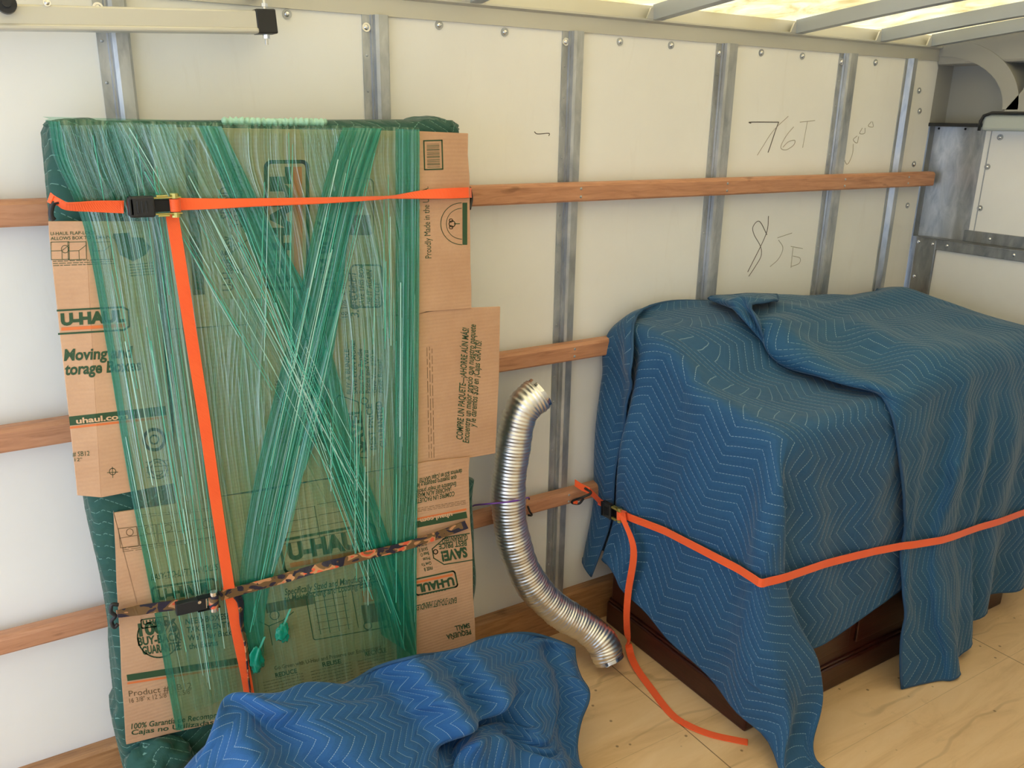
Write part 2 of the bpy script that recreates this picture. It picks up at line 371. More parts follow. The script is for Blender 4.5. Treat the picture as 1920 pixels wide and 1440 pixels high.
# bolts along the top of the wall panels
BL = [((.692, 1.983), 'bolt on the wall just right of the door track end'), ((1.10, 1.985), 'first bolt right of the stud above the wrapped panel'), ((1.303, 1.980), 'second bolt right of the stud above the wrapped panel'),
      ((1.709, 1.978), 'first bolt right of the stud behind the duct'), ((1.913, 1.979), 'second bolt right of the stud behind the duct'), ((2.317, 1.977), 'bolt above the pencilled 76T, left one'),
      ((2.522, 1.976), 'bolt above the pencilled 76T, right one'), ((2.928, 1.973), 'lone bolt between the last two studs'), ((3.222, 1.882), 'highest bolt on the narrow corner panel'),
      ((3.245, 1.806), 'second bolt down on the narrow corner panel'), ((3.262, 1.60), 'bolt on the corner panel just above the top wooden rail'), ((3.262, 1.434), 'bolt on the corner panel just below the top wooden rail')]
for (x, z), lab in BL:
    o = thing('wall_bolt', lab, 'bolt', (x, 0, z), 'steel bolts in the wall panels')
    MB().cyl((x, 0, z), (x, -.0025, z), .0115, 20).build('washer', M_['galv'], o, True, 40)
    MB().dome((x, -.002, z), (0, -1, 0), .0075, .0055, 14).build('bolt_head', M_['chrome'], o, True)
# ---- pencil scribbles on the wall (lines 1-2 mm wide lying on the panel)
def pen(strokes, name, mat, r=.0012):
    m = MB()
    for s_ in strokes:
        pts = [at(x, y, -.0006) for x, y in s_]
        if len(pts) > 2: pts = [Vector(p) for p in spline(pts, len(pts)*5)]
        for p in pts: p.y = -.0003
        m.tube(pts, r, 5)
    return m.build(name, mat, wb)
pen([[(1408, 231), (1408, 229), (1460, 229)], [(1460, 229), (1454, 245), (1444, 275), (1440, 286)]], 'pencil_numeral', M_['pencil'], .0018)
pen([[(1478, 218), (1450, 245), (1430, 275), (1420, 291)]], 'pencil_stroke', M_['pencil2'], .0012)
pen([[(1488, 238), (1474, 255), (1464, 276), (1474, 281), (1488, 272), (1490, 263), (1478, 266), (1468, 276)]], 'pencil_numeral', M_['pencil2'], .0014)
pen([[(1500, 229), (1528, 226)], [(1514, 227), (1505, 277)]], 'pencil_letter', M_['pencil2'], .0012)
pen([[(1438, 440), (1424, 415), (1412, 425), (1414, 440), (1426, 462), (1427, 480), (1416, 500), (1404, 518)], [(1441, 405), (1436, 440), (1402, 510)]], 'pencil_numeral', M_['pencil'], .0014)
pen([[(1485, 437), (1458, 446)], [(1460, 450), (1468, 465), (1460, 485), (1444, 500)]], 'pencil_numeral', M_['pencil2'], .0012)
pen([[(1483, 462), (1505, 466)], [(1487, 464), (1483, 502)], [(1487, 480), (1500, 484), (1498, 494), (1483, 500)]], 'pencil_letter', M_['pencil2'], .0012)
pen([[(1582, 262), (1580, 285), (1588, 308), (1598, 290), (1600, 270)], [(1607, 255), (1600, 262), (1607, 268), (1610, 256)], [(1617, 240), (1612, 250), (1621, 250), (1622, 240)], [(1634, 228), (1628, 236), (1637, 238), (1636, 228)]], 'pencil_numeral', M_['pencil2'], .0014)
pen([[(1002, 247), (1008, 251), (1029, 250), (1029, 255)]], 'pencil_stroke', M_['pencil'], .0013)
# ---- roller door track at the upper left
tr = thing('door_track', 'pale metal roller door track with black end cap along the wall top', 'door track', (.6, -.08, 1.93))
def tb(p0, p1, hy, hz, bev=.004):
    p0, p1 = Vector(p0), Vector(p1); d = (p1-p0)/2; z = Vector((0, 0, 1)); z = (z-d.normalized()*z.dot(d.normalized())).normalized()
    return (p0+p1)/2, d, Vector((0, hy, 0)), z*hz, bev
A0, A1 = Vector((-1.2, -.085, 1.865)), Vector((.592, -.085, 1.951))
MB().obox(*tb(A0, A1, .020, .024)).obox(*tb(A0+Vector((0, -.02, -.018)), A1+Vector((0, -.02, -.018)), .004, .006)).build('channel', M_['alu'], tr)
MB().obox(*tb(A1+Vector((-.004, -.0, .001)), A1+Vector((.042, 0, .004)), .022, .026, .003)).build('end_cap', M_['black'], tr)
MB().cyl((.612, -.09, 1.905), (.612, -.09, 2.02), .004, 10).cyl((.612, -.09, 1.985), (.612, -.09, 1.992), .008, 6).cyl((.612, -.09, 1.918), (.612, -.09, 1.926), .008, 6).build('hanger_bolt', M_['chrome'], tr, True, 30)
MB().obox((.612, -.045, 2.012), (.012, 0, 0), (0, .05, 0), (0, 0, .003)).build('bracket', M_['galv'], tr)
ro = at(12, 6, -.13); MB().cyl(ro, ro+Vector((0, .03, 0)), .018, 24).cyl(ro-Vector((0, .012, 0)), ro, .008, 16).build('roller', M_['black'], tr, True, 35)
bo = at(88, 5, -.108); MB().cyl(bo, bo+Vector((0, .006, 0)), .007, 16).dome(bo, (0, -1, 0), .005, .004).build('rivet', M_['chrome'], tr, True, 35)
# ---- front (cab) end
XF = 3.34
wr = struct(MB().box((XF, YF, 0), (XF+.03, -.10, 1.262)).build('wall_right', M_['wall']))
struct(MB().prism([(3.30, 1.9), (3.30, 0), (3.325, 0), (3.325, 1.97), (3.315, 1.995), (3.30, 1.995)], 0, .03, lambda u, v, e: (u, e, v)).build('wall_corner', M_['wall']))
struct(MB().box((XF+.001, -.110, 0), (XF+.06, .03, 1.305), 0).box((XF-.012, -.112, 0), (XF, -.020, 1.303), .003).build('trim_3', M_['galv_d']))
struct(MB().box((XF-.010, YF, 1.262), (XF+.002, -.03, 1.304), .002).box((XF-.012, YF, 1.298), (XF+.06, -.03, 1.304), .001).build('trim_4', M_['galv_d']))
struct(MB().box((XF+.04, YF, 1.304), (XF+.05, -.19, 1.350), .002).build('trim_5', M_['galv_d']))
struct(MB().box((XF-.0, .004, 1.25), (XF+.14, .03, 1.76)).build('trim_6', M_['galv_d']))
# shining corner sheet, slightly bowed
def shf(y): return XF+.035+.028*math.sin(math.pi*(min(1, max(0, (-y)/.25)))**1.2)
m = MB(); A = []
for j in range(17):
    y = .03-.26*j/16; A.append([m.bm.verts.new((shf(y), y, z)) for z in (1.300, 1.752)]+[m.bm.verts.new((shf(y)+.004, y, z)) for z in (1.752, 1.300)])
for j in range(16):
    for k in range(4): m.bm.faces.new((A[j][k], A[j][(k+1) % 4], A[j+1][(k+1) % 4], A[j+1][k]))
m.bm.faces.new(A[0]); m.bm.faces.new(A[-1][::-1])
cs = tag(m.build('corner_sheet', M_['galv'], smooth=True, angle=50), 'shiny bowed metal corner sheet below the grey cab moulding', 'metal sheet')
for y in (-.012, -.11, -.20): MB().dome((shf(y), y, 1.74), (-1, 0, 0), .005, .003).build('rivet', M_['blackm'], cs, True)
struct(MB().box((XF+.045, YF, 1.345), (XF+.065, -.205, 1.735), .002).build('wall_attic', M_['wall']))
for k, (y, z, lab) in enumerate([(-.265, 1.712, 'bolt at the top edge of the white attic panel'), (-.236, 1.60, 'upper bolt on the left edge of the attic panel'), (-.236, 1.44, 'lower bolt on the left edge of the attic panel')]):
    o = thing('wall_bolt', lab, 'bolt', (XF+.045, y, z), 'steel bolts in the wall panels')
    MB().cyl((XF+.046, y, z), (XF+.042, y, z), .0115, 18).build('washer', M_['galv'], o, True, 40); MB().dome((XF+.043, y, z), (-1, 0, 0), .0075, .0055).build('bolt_head', M_['chrome'], o, True)
for k, (y, z, lab, xx) in enumerate([(-.035, 1.285, 'bolt at the top of the steel corner post', XF-.012), (-.098, 1.283, 'bolt where the corner post meets the shelf rail', XF-.012), (-.16, 1.284, 'first bolt along the lower shelf rail', XF-.010), (-.43, 1.284, 'second bolt along the lower shelf rail', XF-.010),
                                 (-.04, 1.14, 'bolt low on the steel corner post', XF-.012), (-.30, 1.326, 'bolt on the upper strip of the shelf rail', XF+.04)]):
    o = thing('rail_bolt', lab, 'bolt', (xx, y, z), 'bolts in the steel corner framing')
    MB().dome((xx, y, z), (-1, 0, 0), .007, .005, 12).build('bolt_head', M_['chrome'], o, True)
# grey fibreglass overhead moulding with its arched nose
gm = thing('cab_moulding', 'grey fibreglass overhead cab moulding with arched nose above the front wall', 'cab moulding', (XF+.1, -.2, 1.76))
MB().box((XF-.014, .0, 1.752), (XF+.14, .03, 2.16)).box((XF+.09, YF, 1.752), (XF+.11, .03, 2.16)).build('back_plate', M_['grey'], gm)
MB().box((XF-.02, -.20, 1.748), (XF+.10, .03, 1.762), .003).build('seal', M_['black'], gm)
ar = []
for k in range(25):
    t_ = k/24*math.pi/2; ar.append((-.285+.285*math.cos(t_)+0-.0, 1.80+.205*math.sin(t_)))
pr = [(y, z) for y, z in ar]
cc = [(-.285+.00, 1.80)]
# arch: a curved wall that runs from the side wall round to the nose
m = MB(); A = []
for k in range(25):
    t_ = k/24*math.pi/2; y = -.285*math.sin(t_); z = 1.80+.20*math.cos(t_)
    A.append([m.bm.verts.new(p) for p in ((XF+.09, y, z), (XF-.035, y-.012*math.sin(t_), z+.012), (XF-.035, y-.06*math.sin(t_)-.01, z+.06*math.cos(t_)+.012), (XF+.09, y-.06*math.sin(t_), z+.06))])
for j in range(24):
    for k in range(4): m.bm.faces.new((A[j][k], A[j][(k+1) % 4], A[j+1][(k+1) % 4], A[j+1][k]))
m.bm.faces.new(A[0]); m.bm.faces.new(A[-1][::-1]); m.build('arch', M_['grey'], gm, True, 40)
MB().prism([(-.30, 1.80), (-.36, 1.88), (-.42, 2.16), (YF, 2.16), (YF, 1.80)], XF-.035, XF+.0, lambda u, v, e: (e, u, v)).build('nose_panel', M_['grey'], gm)
MB().box((XF-.03, .0, 1.98), (XF+.1, -.45, 2.09), .01).build('top_strip', M_['grey'], gm)
mb_ = thing('light_housing', 'pale grey box with black sealed rim at the right edge', 'housing', (XF, -.24, 1.74))
MB().box((XF-.03, YF, 1.735), (XF+.04, -.225, 1.795), .012, 3).build('body', M_['greyl'], mb_)
MB().tube([(XF-.034, YF+.2, 1.80), (XF-.034, -.26, 1.80), (XF-.034, -.232, 1.79), (XF-.034, -.222, 1.77), (XF-.034, -.222, 1.735)], .006, 8).build('rim', M_['black'], mb_, True)

# folded shapes of the three blankets in millimetres, each as the change from its neighbours
BAKE = {}
BAKE['A'] = (77, 61, [
1797,0,0,0,0,-1,-2,-3,-3,14,31,32,15,-11,-34,-27,-23,-21,-20,-17,-11,-6,-2,-5,-11,-8,-5,0,7,11,17,23,25,24,24,24,24,24,25,26,24,23,25,26,25,25,23,25,27,27,25,24,26,27,25,24,28,33,35,31,25,24,19,-2,-19,-20,17,24,14,13,18,20,24,28,28,25,25,-5,1,0,-1,-3,-1,0,7,15,1,-12,-8,2,12,16,-4,-3,-2,-2,-2,-5,-3,-2,0,1,-1,-1,0,-1,0,0,-1,-1,0,0,1,0,0,0,-1,1,0,-1,0,1,-1,0,0,0,-1,0,1,-1,0,0,1,0,0,0,-1,0,0,-1,2,3,6,-4,-2,0,1,0,1,0,-1,0,1,-1,-7,1,0,-1,-1,2,11,12,2,-4,-3,-5,-3,4,12,3,-6,-2,-1,-2,-3,-4,-2,-1,1,-2,0,-1,-1,0,-1,-1,0,0,1,-1,0,0,0,0,0,0,1,0,-1,0,0,0,-1,1,0,-1,1,-1,0,0,1,0,0,0,0,-1,1,2,1,1,0,0,-1,-1,1,1,0,1,0,-1,0,-7,-1,-1,0,5,11,15,2,-5,-2,-2,-4,-5,-3,3,14,0,-4,-2,-1,-1,-4,-4,-1,0,0,-2,-1,-1,0,-1,0,0,0,-1,0,1,0,-1,1,-1,1,-1,0,0,-1,0,1,0,0,0,0,-1,1,-1,0,0,1,-1,0,0,0,1,2,2,0,0,-1,-1,1,1,0,1,0,-1,0,1,-9,-3,-1,3,8,0,-7,2,12,7,0,-6,-3,-2,2,14,5,-4,-2,-2,-2,-2,-4,-2,-1,0,-1,-2,0,-2,0,0,-1,0,0,1,-1,0,1,-1,0,0,1,-1,-1,1,0,0,0,-1,0,0,1,-1,0,0,1,0,0,0,-1,0,1,2,1,1,0,0,-1,0,1,0,0,0,1,0,-1,-24,-3,-4,2,6,6,1,0,2,8,9,-3,-2,0,0,
0,17,4,-3,-2,-1,-1,-4,-3,-1,0,-1,-1,-2,-1,0,-2,0,1,0,-1,0,1,-1,0,0,0,0,0,0,-1,1,-1,1,0,0,0,-1,0,0,1,-1,0,0,0,0,1,0,2,1,1,0,-1,-1,1,1,1,0,0,-1,0,1,-51,4,9,13,7,4,2,-1,-5,-6,-3,12,11,0,2,1,9,7,1,0,-2,-2,-2,-4,-1,0,-1,-2,-2,0,-2,0,0,-1,0,1,0,-1,1,-1,0,0,0,0,0,0,0,0,0,0,-1,0,0,0,0,0,1,0,0,-1,0,-1,2,2,2,-1,1,0,-1,1,0,0,0,0,1,-1,0,-29,4,11,6,1,1,-1,-3,-5,-6,-8,-4,2,13,9,4,0,9,8,2,1,-1,-1,-4,-3,-1,0,-2,-2,-2,0,-1,-1,0,1,-1,0,1,-1,0,0,1,-1,0,-1,1,0,0,-1,0,1,0,0,-1,0,-1,1,0,0,0,0,0,0,3,1,1,0,-1,1,-1,1,0,1,0,-1,0,0,-8,8,4,0,-1,-3,-4,-5,-4,-5,-4,-5,-7,-1,2,4,5,12,12,9,4,1,-1,-1,-4,-2,-1,-1,-2,-2,-2,0,0,0,-1,0,1,-1,0,1,0,-1,0,0,1,0,0,-1,0,0,-1,0,0,0,-1,1,0,1,-1,0,0,0,0,2,3,0,0,0,-1,1,0,1,-1,1,0,0,-1,9,5,0,-3,-5,-5,-6,-5,-5,-2,-2,-2,-4,-5,-5,-1,4,7,10,11,9,6,2,-1,-2,-3,-1,-1,-2,-3,-1,-1,-1,0,0,1,0,0,0,-1,0,0,0,0,0,0,0,0,0,-1,1,0,-1,0,0,0,0,0,0,0,0,0,1,1,2,1,0,0,0,0,0,0,1,-1,0,0,0,23,-5,-4,-6,-6,-7,-6,-4,-1,-1,-2,-2,-1,-2,-3,-3,-2,1,6,8,11,9,6,3,-1,-3,-2,-1,-2,-2,
-2,-2,1,-1,1,-1,0,0,0,0,0,0,0,0,0,1,0,0,-1,0,-1,1,0,-1,0,0,0,0,0,0,0,0,0,2,3,0,0,0,0,0,0,0,0,0,0,0,0,22,-10,-6,-6,-6,-6,-3,-1,-2,-1,-1,-1,-1,-1,-1,-1,-2,-2,0,3,7,10,10,8,3,-1,-4,-1,-2,-3,-2,-1,-1,1,-1,1,0,0,0,-1,0,0,0,0,1,-1,0,0,0,0,0,-1,2,-1,-1,0,1,0,0,-1,0,0,0,2,2,1,-1,0,1,0,0,0,0,1,-1,0,0,0,-1,-6,-4,-3,-1,0,-1,-1,-2,-1,-1,-1,0,0,0,-1,-1,-3,-1,2,6,10,10,9,2,-2,-3,-2,-3,-3,0,0,-1,1,-1,0,0,0,0,1,0,-1,0,0,1,0,0,-1,0,0,0,0,1,-1,0,-1,0,0,-1,1,0,0,1,3,1,0,0,0,0,0,1,0,-1,0,-1,1,-15,2,-1,-2,-1,1,1,0,0,0,-1,-1,-1,-1,1,-1,0,0,-1,-2,-3,0,5,9,12,8,2,-3,-3,-4,-2,-1,-1,1,-1,1,0,0,-1,1,-1,0,1,0,0,-1,0,0,0,0,-1,0,0,2,0,-2,1,-1,0,0,-1,1,0,0,3,1,1,0,0,0,1,-1,0,0,0,0,0,-11,0,0,-1,0,-1,0,0,1,0,-1,0,-1,0,-1,0,0,0,0,0,-2,-4,-2,4,8,13,8,0,-3,-3,-5,-1,0,-1,1,-1,0,0,1,-1,0,0,0,0,1,0,0,-1,0,0,0,-1,0,1,1,-1,-1,1,-1,0,0,0,0,1,2,2,-1,0,1,0,0,0,0,0,0,0,0,-5,-1,-1,0,-1,0,-1,0,0,-1,1,-1,0,-1,0,-1,0,-1,1,-1,0,-1,-4,-3,2,10,13,6,-1,-2,-5,-4,0,0,-1,1,0,0,-1,1,0,-1,0,1,-1,
0,0,0,1,-1,1,-1,0,-1,1,0,0,0,0,-1,0,0,0,0,3,1,0,0,1,0,0,1,-1,0,0,0,0,0,-1,-1,-1,-1,0,-1,0,-1,1,-1,0,0,0,-2,0,0,-1,-1,0,-1,0,-2,-3,-3,2,9,14,4,-2,-4,-5,-2,0,1,-1,0,0,0,0,0,0,1,0,0,0,-1,1,-1,1,-1,1,-2,0,-1,2,0,-1,0,0,0,0,-1,1,3,2,0,-1,1,0,1,-1,0,0,0,0,0,5,-1,0,-1,0,-1,-1,-1,0,-2,0,0,0,-1,0,-1,-1,0,-1,-1,-2,-2,0,-1,-2,-4,2,10,13,2,-3,-6,-2,0,-1,1,0,0,0,0,0,0,-1,0,0,0,0,0,0,0,1,0,0,-2,1,1,0,-1,-1,0,0,-1,1,0,2,1,0,1,0,2,-1,1,0,-1,-1,1,0,7,0,0,0,0,-1,1,-1,-2,0,-1,-1,-1,-1,0,0,-1,-1,-2,-2,-2,-2,-1,-1,0,-2,-2,1,12,11,1,-7,-4,-1,0,0,0,0,0,1,-1,0,1,0,-1,0,0,0,1,-1,0,1,0,0,0,0,0,-1,-1,0,0,0,0,0,1,3,0,-1,1,1,1,-1,0,0,0,0,0,5,1,0,2,0,1,0,0,1,-1,-1,-1,-1,-1,-1,-1,-1,-1,-1,-2,-2,-2,-2,-1,-2,-1,-3,-1,2,13,9,-2,-8,0,0,0,0,-1,1,0,0,0,0,-1,1,-1,0,0,0,1,0,0,0,-1,1,0,-1,0,-1,0,-1,1,-1,1,1,3,0,0,0,1,0,0,0,-1,0,0,0,2,0,2,0,2,1,1,1,0,1,1,-1,0,-1,-1,-1,-1,-1,-1,-1,-2,-1,-2,-3,-3,-3,-1,-2,-2,4,13,6,-7,-3,0,0,0,1,0,-1,1,0,0,0,-2,1,0,1,0,-1,0,1,0,0,0,0,0,-1,-1,-1,
1,0,0,0,1,1,2,-1,2,1,-1,1,-1,0,0,0,0,-1,1,1,0,0,1,0,2,1,2,0,2,0,1,0,-1,0,-1,0,-1,1,-1,-1,-3,-4,-3,-4,-3,-1,-3,5,12,2,-6,-1,0,0,0,0,1,-1,1,0,-1,1,-1,1,0,0,0,0,-1,1,1,-1,0,-1,-1,0,0,0,-1,1,0,0,2,1,1,1,1,0,-1,1,-1,-1,0,0,-2,0,0,1,0,0,0,0,1,0,1,1,1,1,1,2,1,0,1,1,2,0,0,-1,-2,-3,-5,-4,-4,-2,-3,4,9,-2,-2,0,0,0,1,0,0,0,-1,0,0,1,0,0,-1,0,0,1,-1,0,2,-1,-1,-2,0,0,0,1,0,0,0,2,1,0,1,1,0,0,0,-1,1,0,-1,-4,0,0,0,0,0,1,0,0,0,0,0,1,1,1,1,0,2,1,2,2,3,1,1,1,-1,-2,-4,-5,-5,-3,-3,2,2,2,0,1,-1,0,0,1,0,0,0,0,0,0,-1,1,0,0,-1,0,0,0,1,-1,-1,-1,0,0,0,1,0,0,1,2,1,1,0,0,0,0,0,-1,0,1,-5,0,0,0,0,0,0,0,0,0,1,0,0,0,0,0,1,0,1,1,1,1,2,3,3,2,2,0,-3,-3,-5,-3,-4,0,1,1,-1,2,0,0,0,0,0,0,0,0,0,0,0,0,0,0,-1,0,0,1,-1,-1,-1,0,1,0,0,0,0,2,1,1,1,0,0,1,-1,0,0,0,-1,-5,1,-1,0,0,0,0,0,1,0,0,0,0,0,0,0,-1,0,0,0,0,1,1,2,0,2,2,2,3,1,-1,-4,-6,-4,-1,3,1,0,0,0,1,0,0,0,0,0,0,0,-1,1,0,0,0,0,0,-1,0,-1,-1,0,0,1,-1,0,2,1,1,0,2,0,0,-1,0,1,0,
0,0,-3,0,0,1,0,0,1,0,-1,1,0,0,0,0,0,0,-1,0,-1,0,-1,0,0,-1,1,1,1,1,1,1,0,0,-1,-2,-4,1,1,1,0,1,0,0,0,0,0,0,0,0,0,-1,0,0,1,0,1,-1,-1,0,-1,-1,0,0,1,0,0,2,1,1,0,1,0,0,0,-1,0,0,0,0,0,1,0,0,1,-1,1,0,0,0,0,1,0,-1,-1,1,0,0,0,0,-1,-1,0,0,-1,0,0,0,-1,1,0,1,3,-1,-3,-1,-1,1,0,0,0,0,0,0,0,0,0,0,0,0,0,0,0,-1,1,0,-1,0,-1,0,0,0,0,0,2,1,1,1,0,0,0,0,0,0,0,0,3,0,0,0,1,-1,1,0,0,0,0,0,-1,0,1,-1,0,0,0,0,0,0,0,-1,-1,-1,-1,0,-1,0,-1,1,2,1,1,-1,-2,0,-1,0,-1,1,0,0,0,0,0,0,1,0,0,-1,0,-1,0,-1,1,2,0,-1,-2,0,0,0,0,3,0,1,1,0,0,0,0,0,0,0,0,2,0,1,0,0,1,0,-1,1,-1,0,0,0,-1,-1,1,-1,0,-1,0,0,0,-1,0,-1,0,-1,-1,0,0,1,0,2,1,2,-1,0,-1,-1,-1,1,-1,0,0,1,0,0,0,-1,0,0,1,-1,-1,-1,1,0,0,2,1,-3,-3,0,2,1,2,1,0,0,1,0,0,0,0,0,-1,-2,0,0,0,1,1,0,0,0,0,0,0,-1,-1,-1,-1,-1,0,-1,0,0,-1,0,0,-1,1,0,1,0,0,0,0,2,1,1,1,-1,0,0,0,-1,0,0,0,0,-1,0,0,0,1,0,0,-1,1,0,-1,-1,-1,0,0,3,3,-2,-2,1,0,0,0,1,0,0,0,1,-1,1,-1,0,1,-6,2,1,1,1,1,0,1,0,0,-1,0,-1,
-1,0,-1,0,-1,0,-2,0,-1,1,0,0,0,1,0,1,1,1,0,1,1,0,0,0,0,0,0,-1,0,0,0,1,0,0,-1,-1,0,0,1,0,2,1,-1,-1,-2,-1,0,2,3,-2,0,0,0,0,0,0,0,0,-1,1,-1,1,-1,1,-10,2,2,1,0,1,2,1,0,1,1,0,-1,0,-1,0,-1,0,-1,1,-1,0,-1,1,0,0,-1,1,0,0,1,0,-1,2,1,0,0,0,0,0,0,0,0,0,-1,1,0,1,0,0,0,0,0,0,0,0,0,0,0,-2,-1,1,2,-2,0,1,0,0,0,-1,0,0,0,0,0,2,0,-11,0,1,1,2,1,1,2,1,1,1,1,1,0,-1,0,1,0,0,0,1,-1,0,-1,0,-1,0,-1,-1,1,-1,-1,2,2,-1,0,0,0,0,0,0,0,0,0,0,0,0,0,0,0,0,0,0,0,0,0,0,0,0,0,0,0,1,-1,0,0,0,0,0,0,0,0,0,0,0,0,1,-11,1,0,1,1,1,1,0,1,1,2,1,2,1,2,1,-1,1,1,1,0,1,0,0,-1,0,-1,-1,-1,-2,-3,-6,6,2,-1,0,0,0,0,0,0,0,0,0,0,0,0,0,0,0,0,0,0,0,0,0,0,0,0,0,0,0,0,0,0,0,0,0,0,0,0,0,0,0,0,0,0,-8,0,0,1,-1,1,0,0,1,0,0,1,2,3,2,1,2,1,1,0,1,0,1,0,0,1,-1,0,0,-2,-2,-4,1,-1,0,-1,0,0,0,0,0,0,0,0,0,0,0,0,0,0,0,0,0,0,0,0,0,0,0,0,0,0,0,0,0,0,0,0,0,0,0,0,0,0,0,1,-1,-7,1,1,-1,1,-1,0,0,-1,-1,-2,0,0,1,3,2,3,1,0,1,0,1,0,1,0,0,2,1,
1,1,0,4,-11,0,1,-2,0,0,0,0,0,0,0,0,0,0,0,0,0,0,0,0,0,0,0,0,0,0,0,0,0,0,0,0,0,0,0,0,0,0,0,0,0,0,0,0,0,-3,1,-1,1,0,0,-1,0,-1,-2,-3,-2,-2,0,-1,2,1,3,3,2,1,1,1,0,1,0,0,0,0,1,0,5,-2,-4,0,-1,0,0,0,0,0,0,0,0,0,0,0,0,0,0,0,0,0,0,0,0,0,0,0,0,0,0,0,0,0,0,0,0,0,0,0,0,0,0,1,-1,0,0,0,1,0,-1,0,0,-1,-2,-3,-2,-2,-2,-2,-2,-1,-1,1,1,2,4,3,2,2,2,0,1,0,0,-1,2,0,4,-5,0,0,0,0,0,0,0,0,0,0,0,0,0,0,0,0,0,0,0,0,0,0,0,0,0,0,0,0,0,0,0,0,0,0,0,0,0,0,0,0,0,0,0,3,0,0,-1,1,-1,-1,-2,-3,-2,0,-2,-1,-3,-1,-3,-1,-3,-1,0,0,1,3,4,3,4,3,2,1,0,1,-1,-2,0,1,1,0,0,0,0,0,0,0,0,0,0,0,0,0,0,0,0,0,0,0,0,0,0,0,0,0,0,0,0,0,0,0,0,0,0,0,0,0,0,0,0,0,3,0,0,0,-1,0,-1,-2,-2,0,-2,-1,-1,0,-2,-1,-3,-1,-2,-1,-1,0,0,0,1,2,3,3,0,5,3,1,-3,2,-1,2,0,0,0,0,0,0,0,0,0,0,0,0,0,0,0,0,0,0,0,0,0,0,0,0,0,0,0,0,0,0,0,0,0,0,0,0,0,0,0,0,0,2,-1,0,0,0,0,0,-1,-1,0,1,0,0,-1,0,-1,0,-2,-1,-1,-1,-1,-1,-1,0,1,0,-6,-5,3,6,5,3,1,-1,2,1,0,0,0,0,0,0,
0,0,0,0,0,0,0,0,0,0,0,0,0,0,0,0,0,0,0,0,0,0,0,0,0,0,0,0,0,0,0,0,0,0,1,0,0,0,-1,0,0,1,1,1,0,1,0,1,1,0,1,0,0,0,-1,-1,-1,-1,-1,-2,-5,-12,4,1,-1,3,6,4,0,0,0,0,0,0,0,0,0,0,0,0,0,0,0,0,0,0,0,0,0,0,0,0,0,0,0,0,0,0,0,0,0,0,0,0,0,0,0,0,0,0,0,3,-1,-1,-1,1,0,0,1,2,0,1,1,2,1,0,2,0,2,1,-1,1,0,-1,-1,-2,-1,1,5,4,-2,-3,-4,-5,-5,-1,1,0,0,0,0,0,0,0,0,0,0,0,0,0,0,0,0,0,0,0,0,0,0,0,0,0,0,0,0,0,0,0,0,0,0,0,0,0,0,-1,1,0,4,0,-1,0,-1,0,1,1,1,1,2,1,1,1,2,1,1,1,1,0,0,-1,0,0,-1,-1,0,8,-3,-5,-4,-5,-5,1,0,-1,0,0,0,0,0,0,0,0,0,0,0,0,0,0,0,0,0,0,0,0,0,0,0,0,0,0,0,0,0,0,0,0,0,0,0,0,0,0,0,-1,1,8,-1,-1,0,-1,0,-1,1,1,2,2,1,1,1,0,1,1,0,-1,0,-1,0,-2,-1,-1,-2,-2,0,-2,-1,-1,0,0,-1,0,0,0,0,0,0,0,0,0,0,0,0,0,0,0,0,0,0,0,0,0,0,0,0,0,0,0,0,0,0,0,0,0,0,0,0,0,0,0,0,0,0,-1,11,-2,0,-2,0,-1,0,0,1,1,-1,1,0,0,0,-1,-1,-2,0,-1,-1,-2,0,-1,-1,0,0,1,0,0,1,0,1,-1,-1,1,0,0,0,0,0,0,0,0,0,0,0,0,0,0,0,0,0,0,0,0,0,0,
0,0,0,0,0,0,0,0,0,0,0,0,0,0,0,0,0,0,0,8,0,-1,-1,0,-1,0,-1,0,0,0,-1,0,-1,-1,-1,0,0,-1,-1,0,0,0,-1,1,0,0,0,-1,1,0,2,1,-2,0,1,0,0,0,0,0,0,0,0,0,0,0,0,0,0,0,0,0,0,0,0,0,0,0,0,0,0,0,0,0,0,0,0,0,0,0,0,0,0,0,0,0,9,1,-1,0,-1,0,-1,0,1,-1,1,1,-1,0,0,1,-1,1,0,1,-1,1,-1,1,0,0,0,1,3,0,1,-2,-5,-4,-3,-1,0,0,0,0,0,0,0,0,0,0,0,0,0,0,0,0,0,0,0,0,0,0,0,0,0,0,0,0,0,0,0,0,0,0,0,0,0,0,0,0,0,21,-2,0,0,0,-1,1,0,-1,2,0,-1,1,0,1,-1,1,-1,1,-1,1,0,0,0,0,1,0,-1,0,0,-2,-2,-5,-5,-4,-2,-1,0,0,0,0,0,0,0,0,0,0,0,0,0,0,0,0,0,0,0,0,0,0,0,0,0,0,0,0,0,0,-1,0,0,0,0,0,0,0,0,0,20,-3,-1,-1,-1,-1,-2,-1,0,-1,0,0,-1,0,0,0,-1,0,-1,0,0,-1,0,0,-1,-1,-1,0,0,-1,0,2,7,2,-5,-6,-1,0,0,0,0,0,0,0,0,0,0,0,0,0,0,0,0,0,0,0,0,0,0,0,0,0,0,0,0,0,0,0,0,0,-1,0,0,0,0,0,0,9,-2,-1,-2,-2,0,-2,-1,0,-1,-1,-1,0,0,-2,-1,0,0,-1,0,-1,0,-1,-1,-1,-2,-1,-2,-4,-1,-2,-1,6,14,9,0,-3,-1,0,0,0,0,0,0,0,0,0,0,0,0,0,0,0,0,0,0,0,0,0,0,0,0,0,0,0,0,-2,0,0,0,1,0,0,
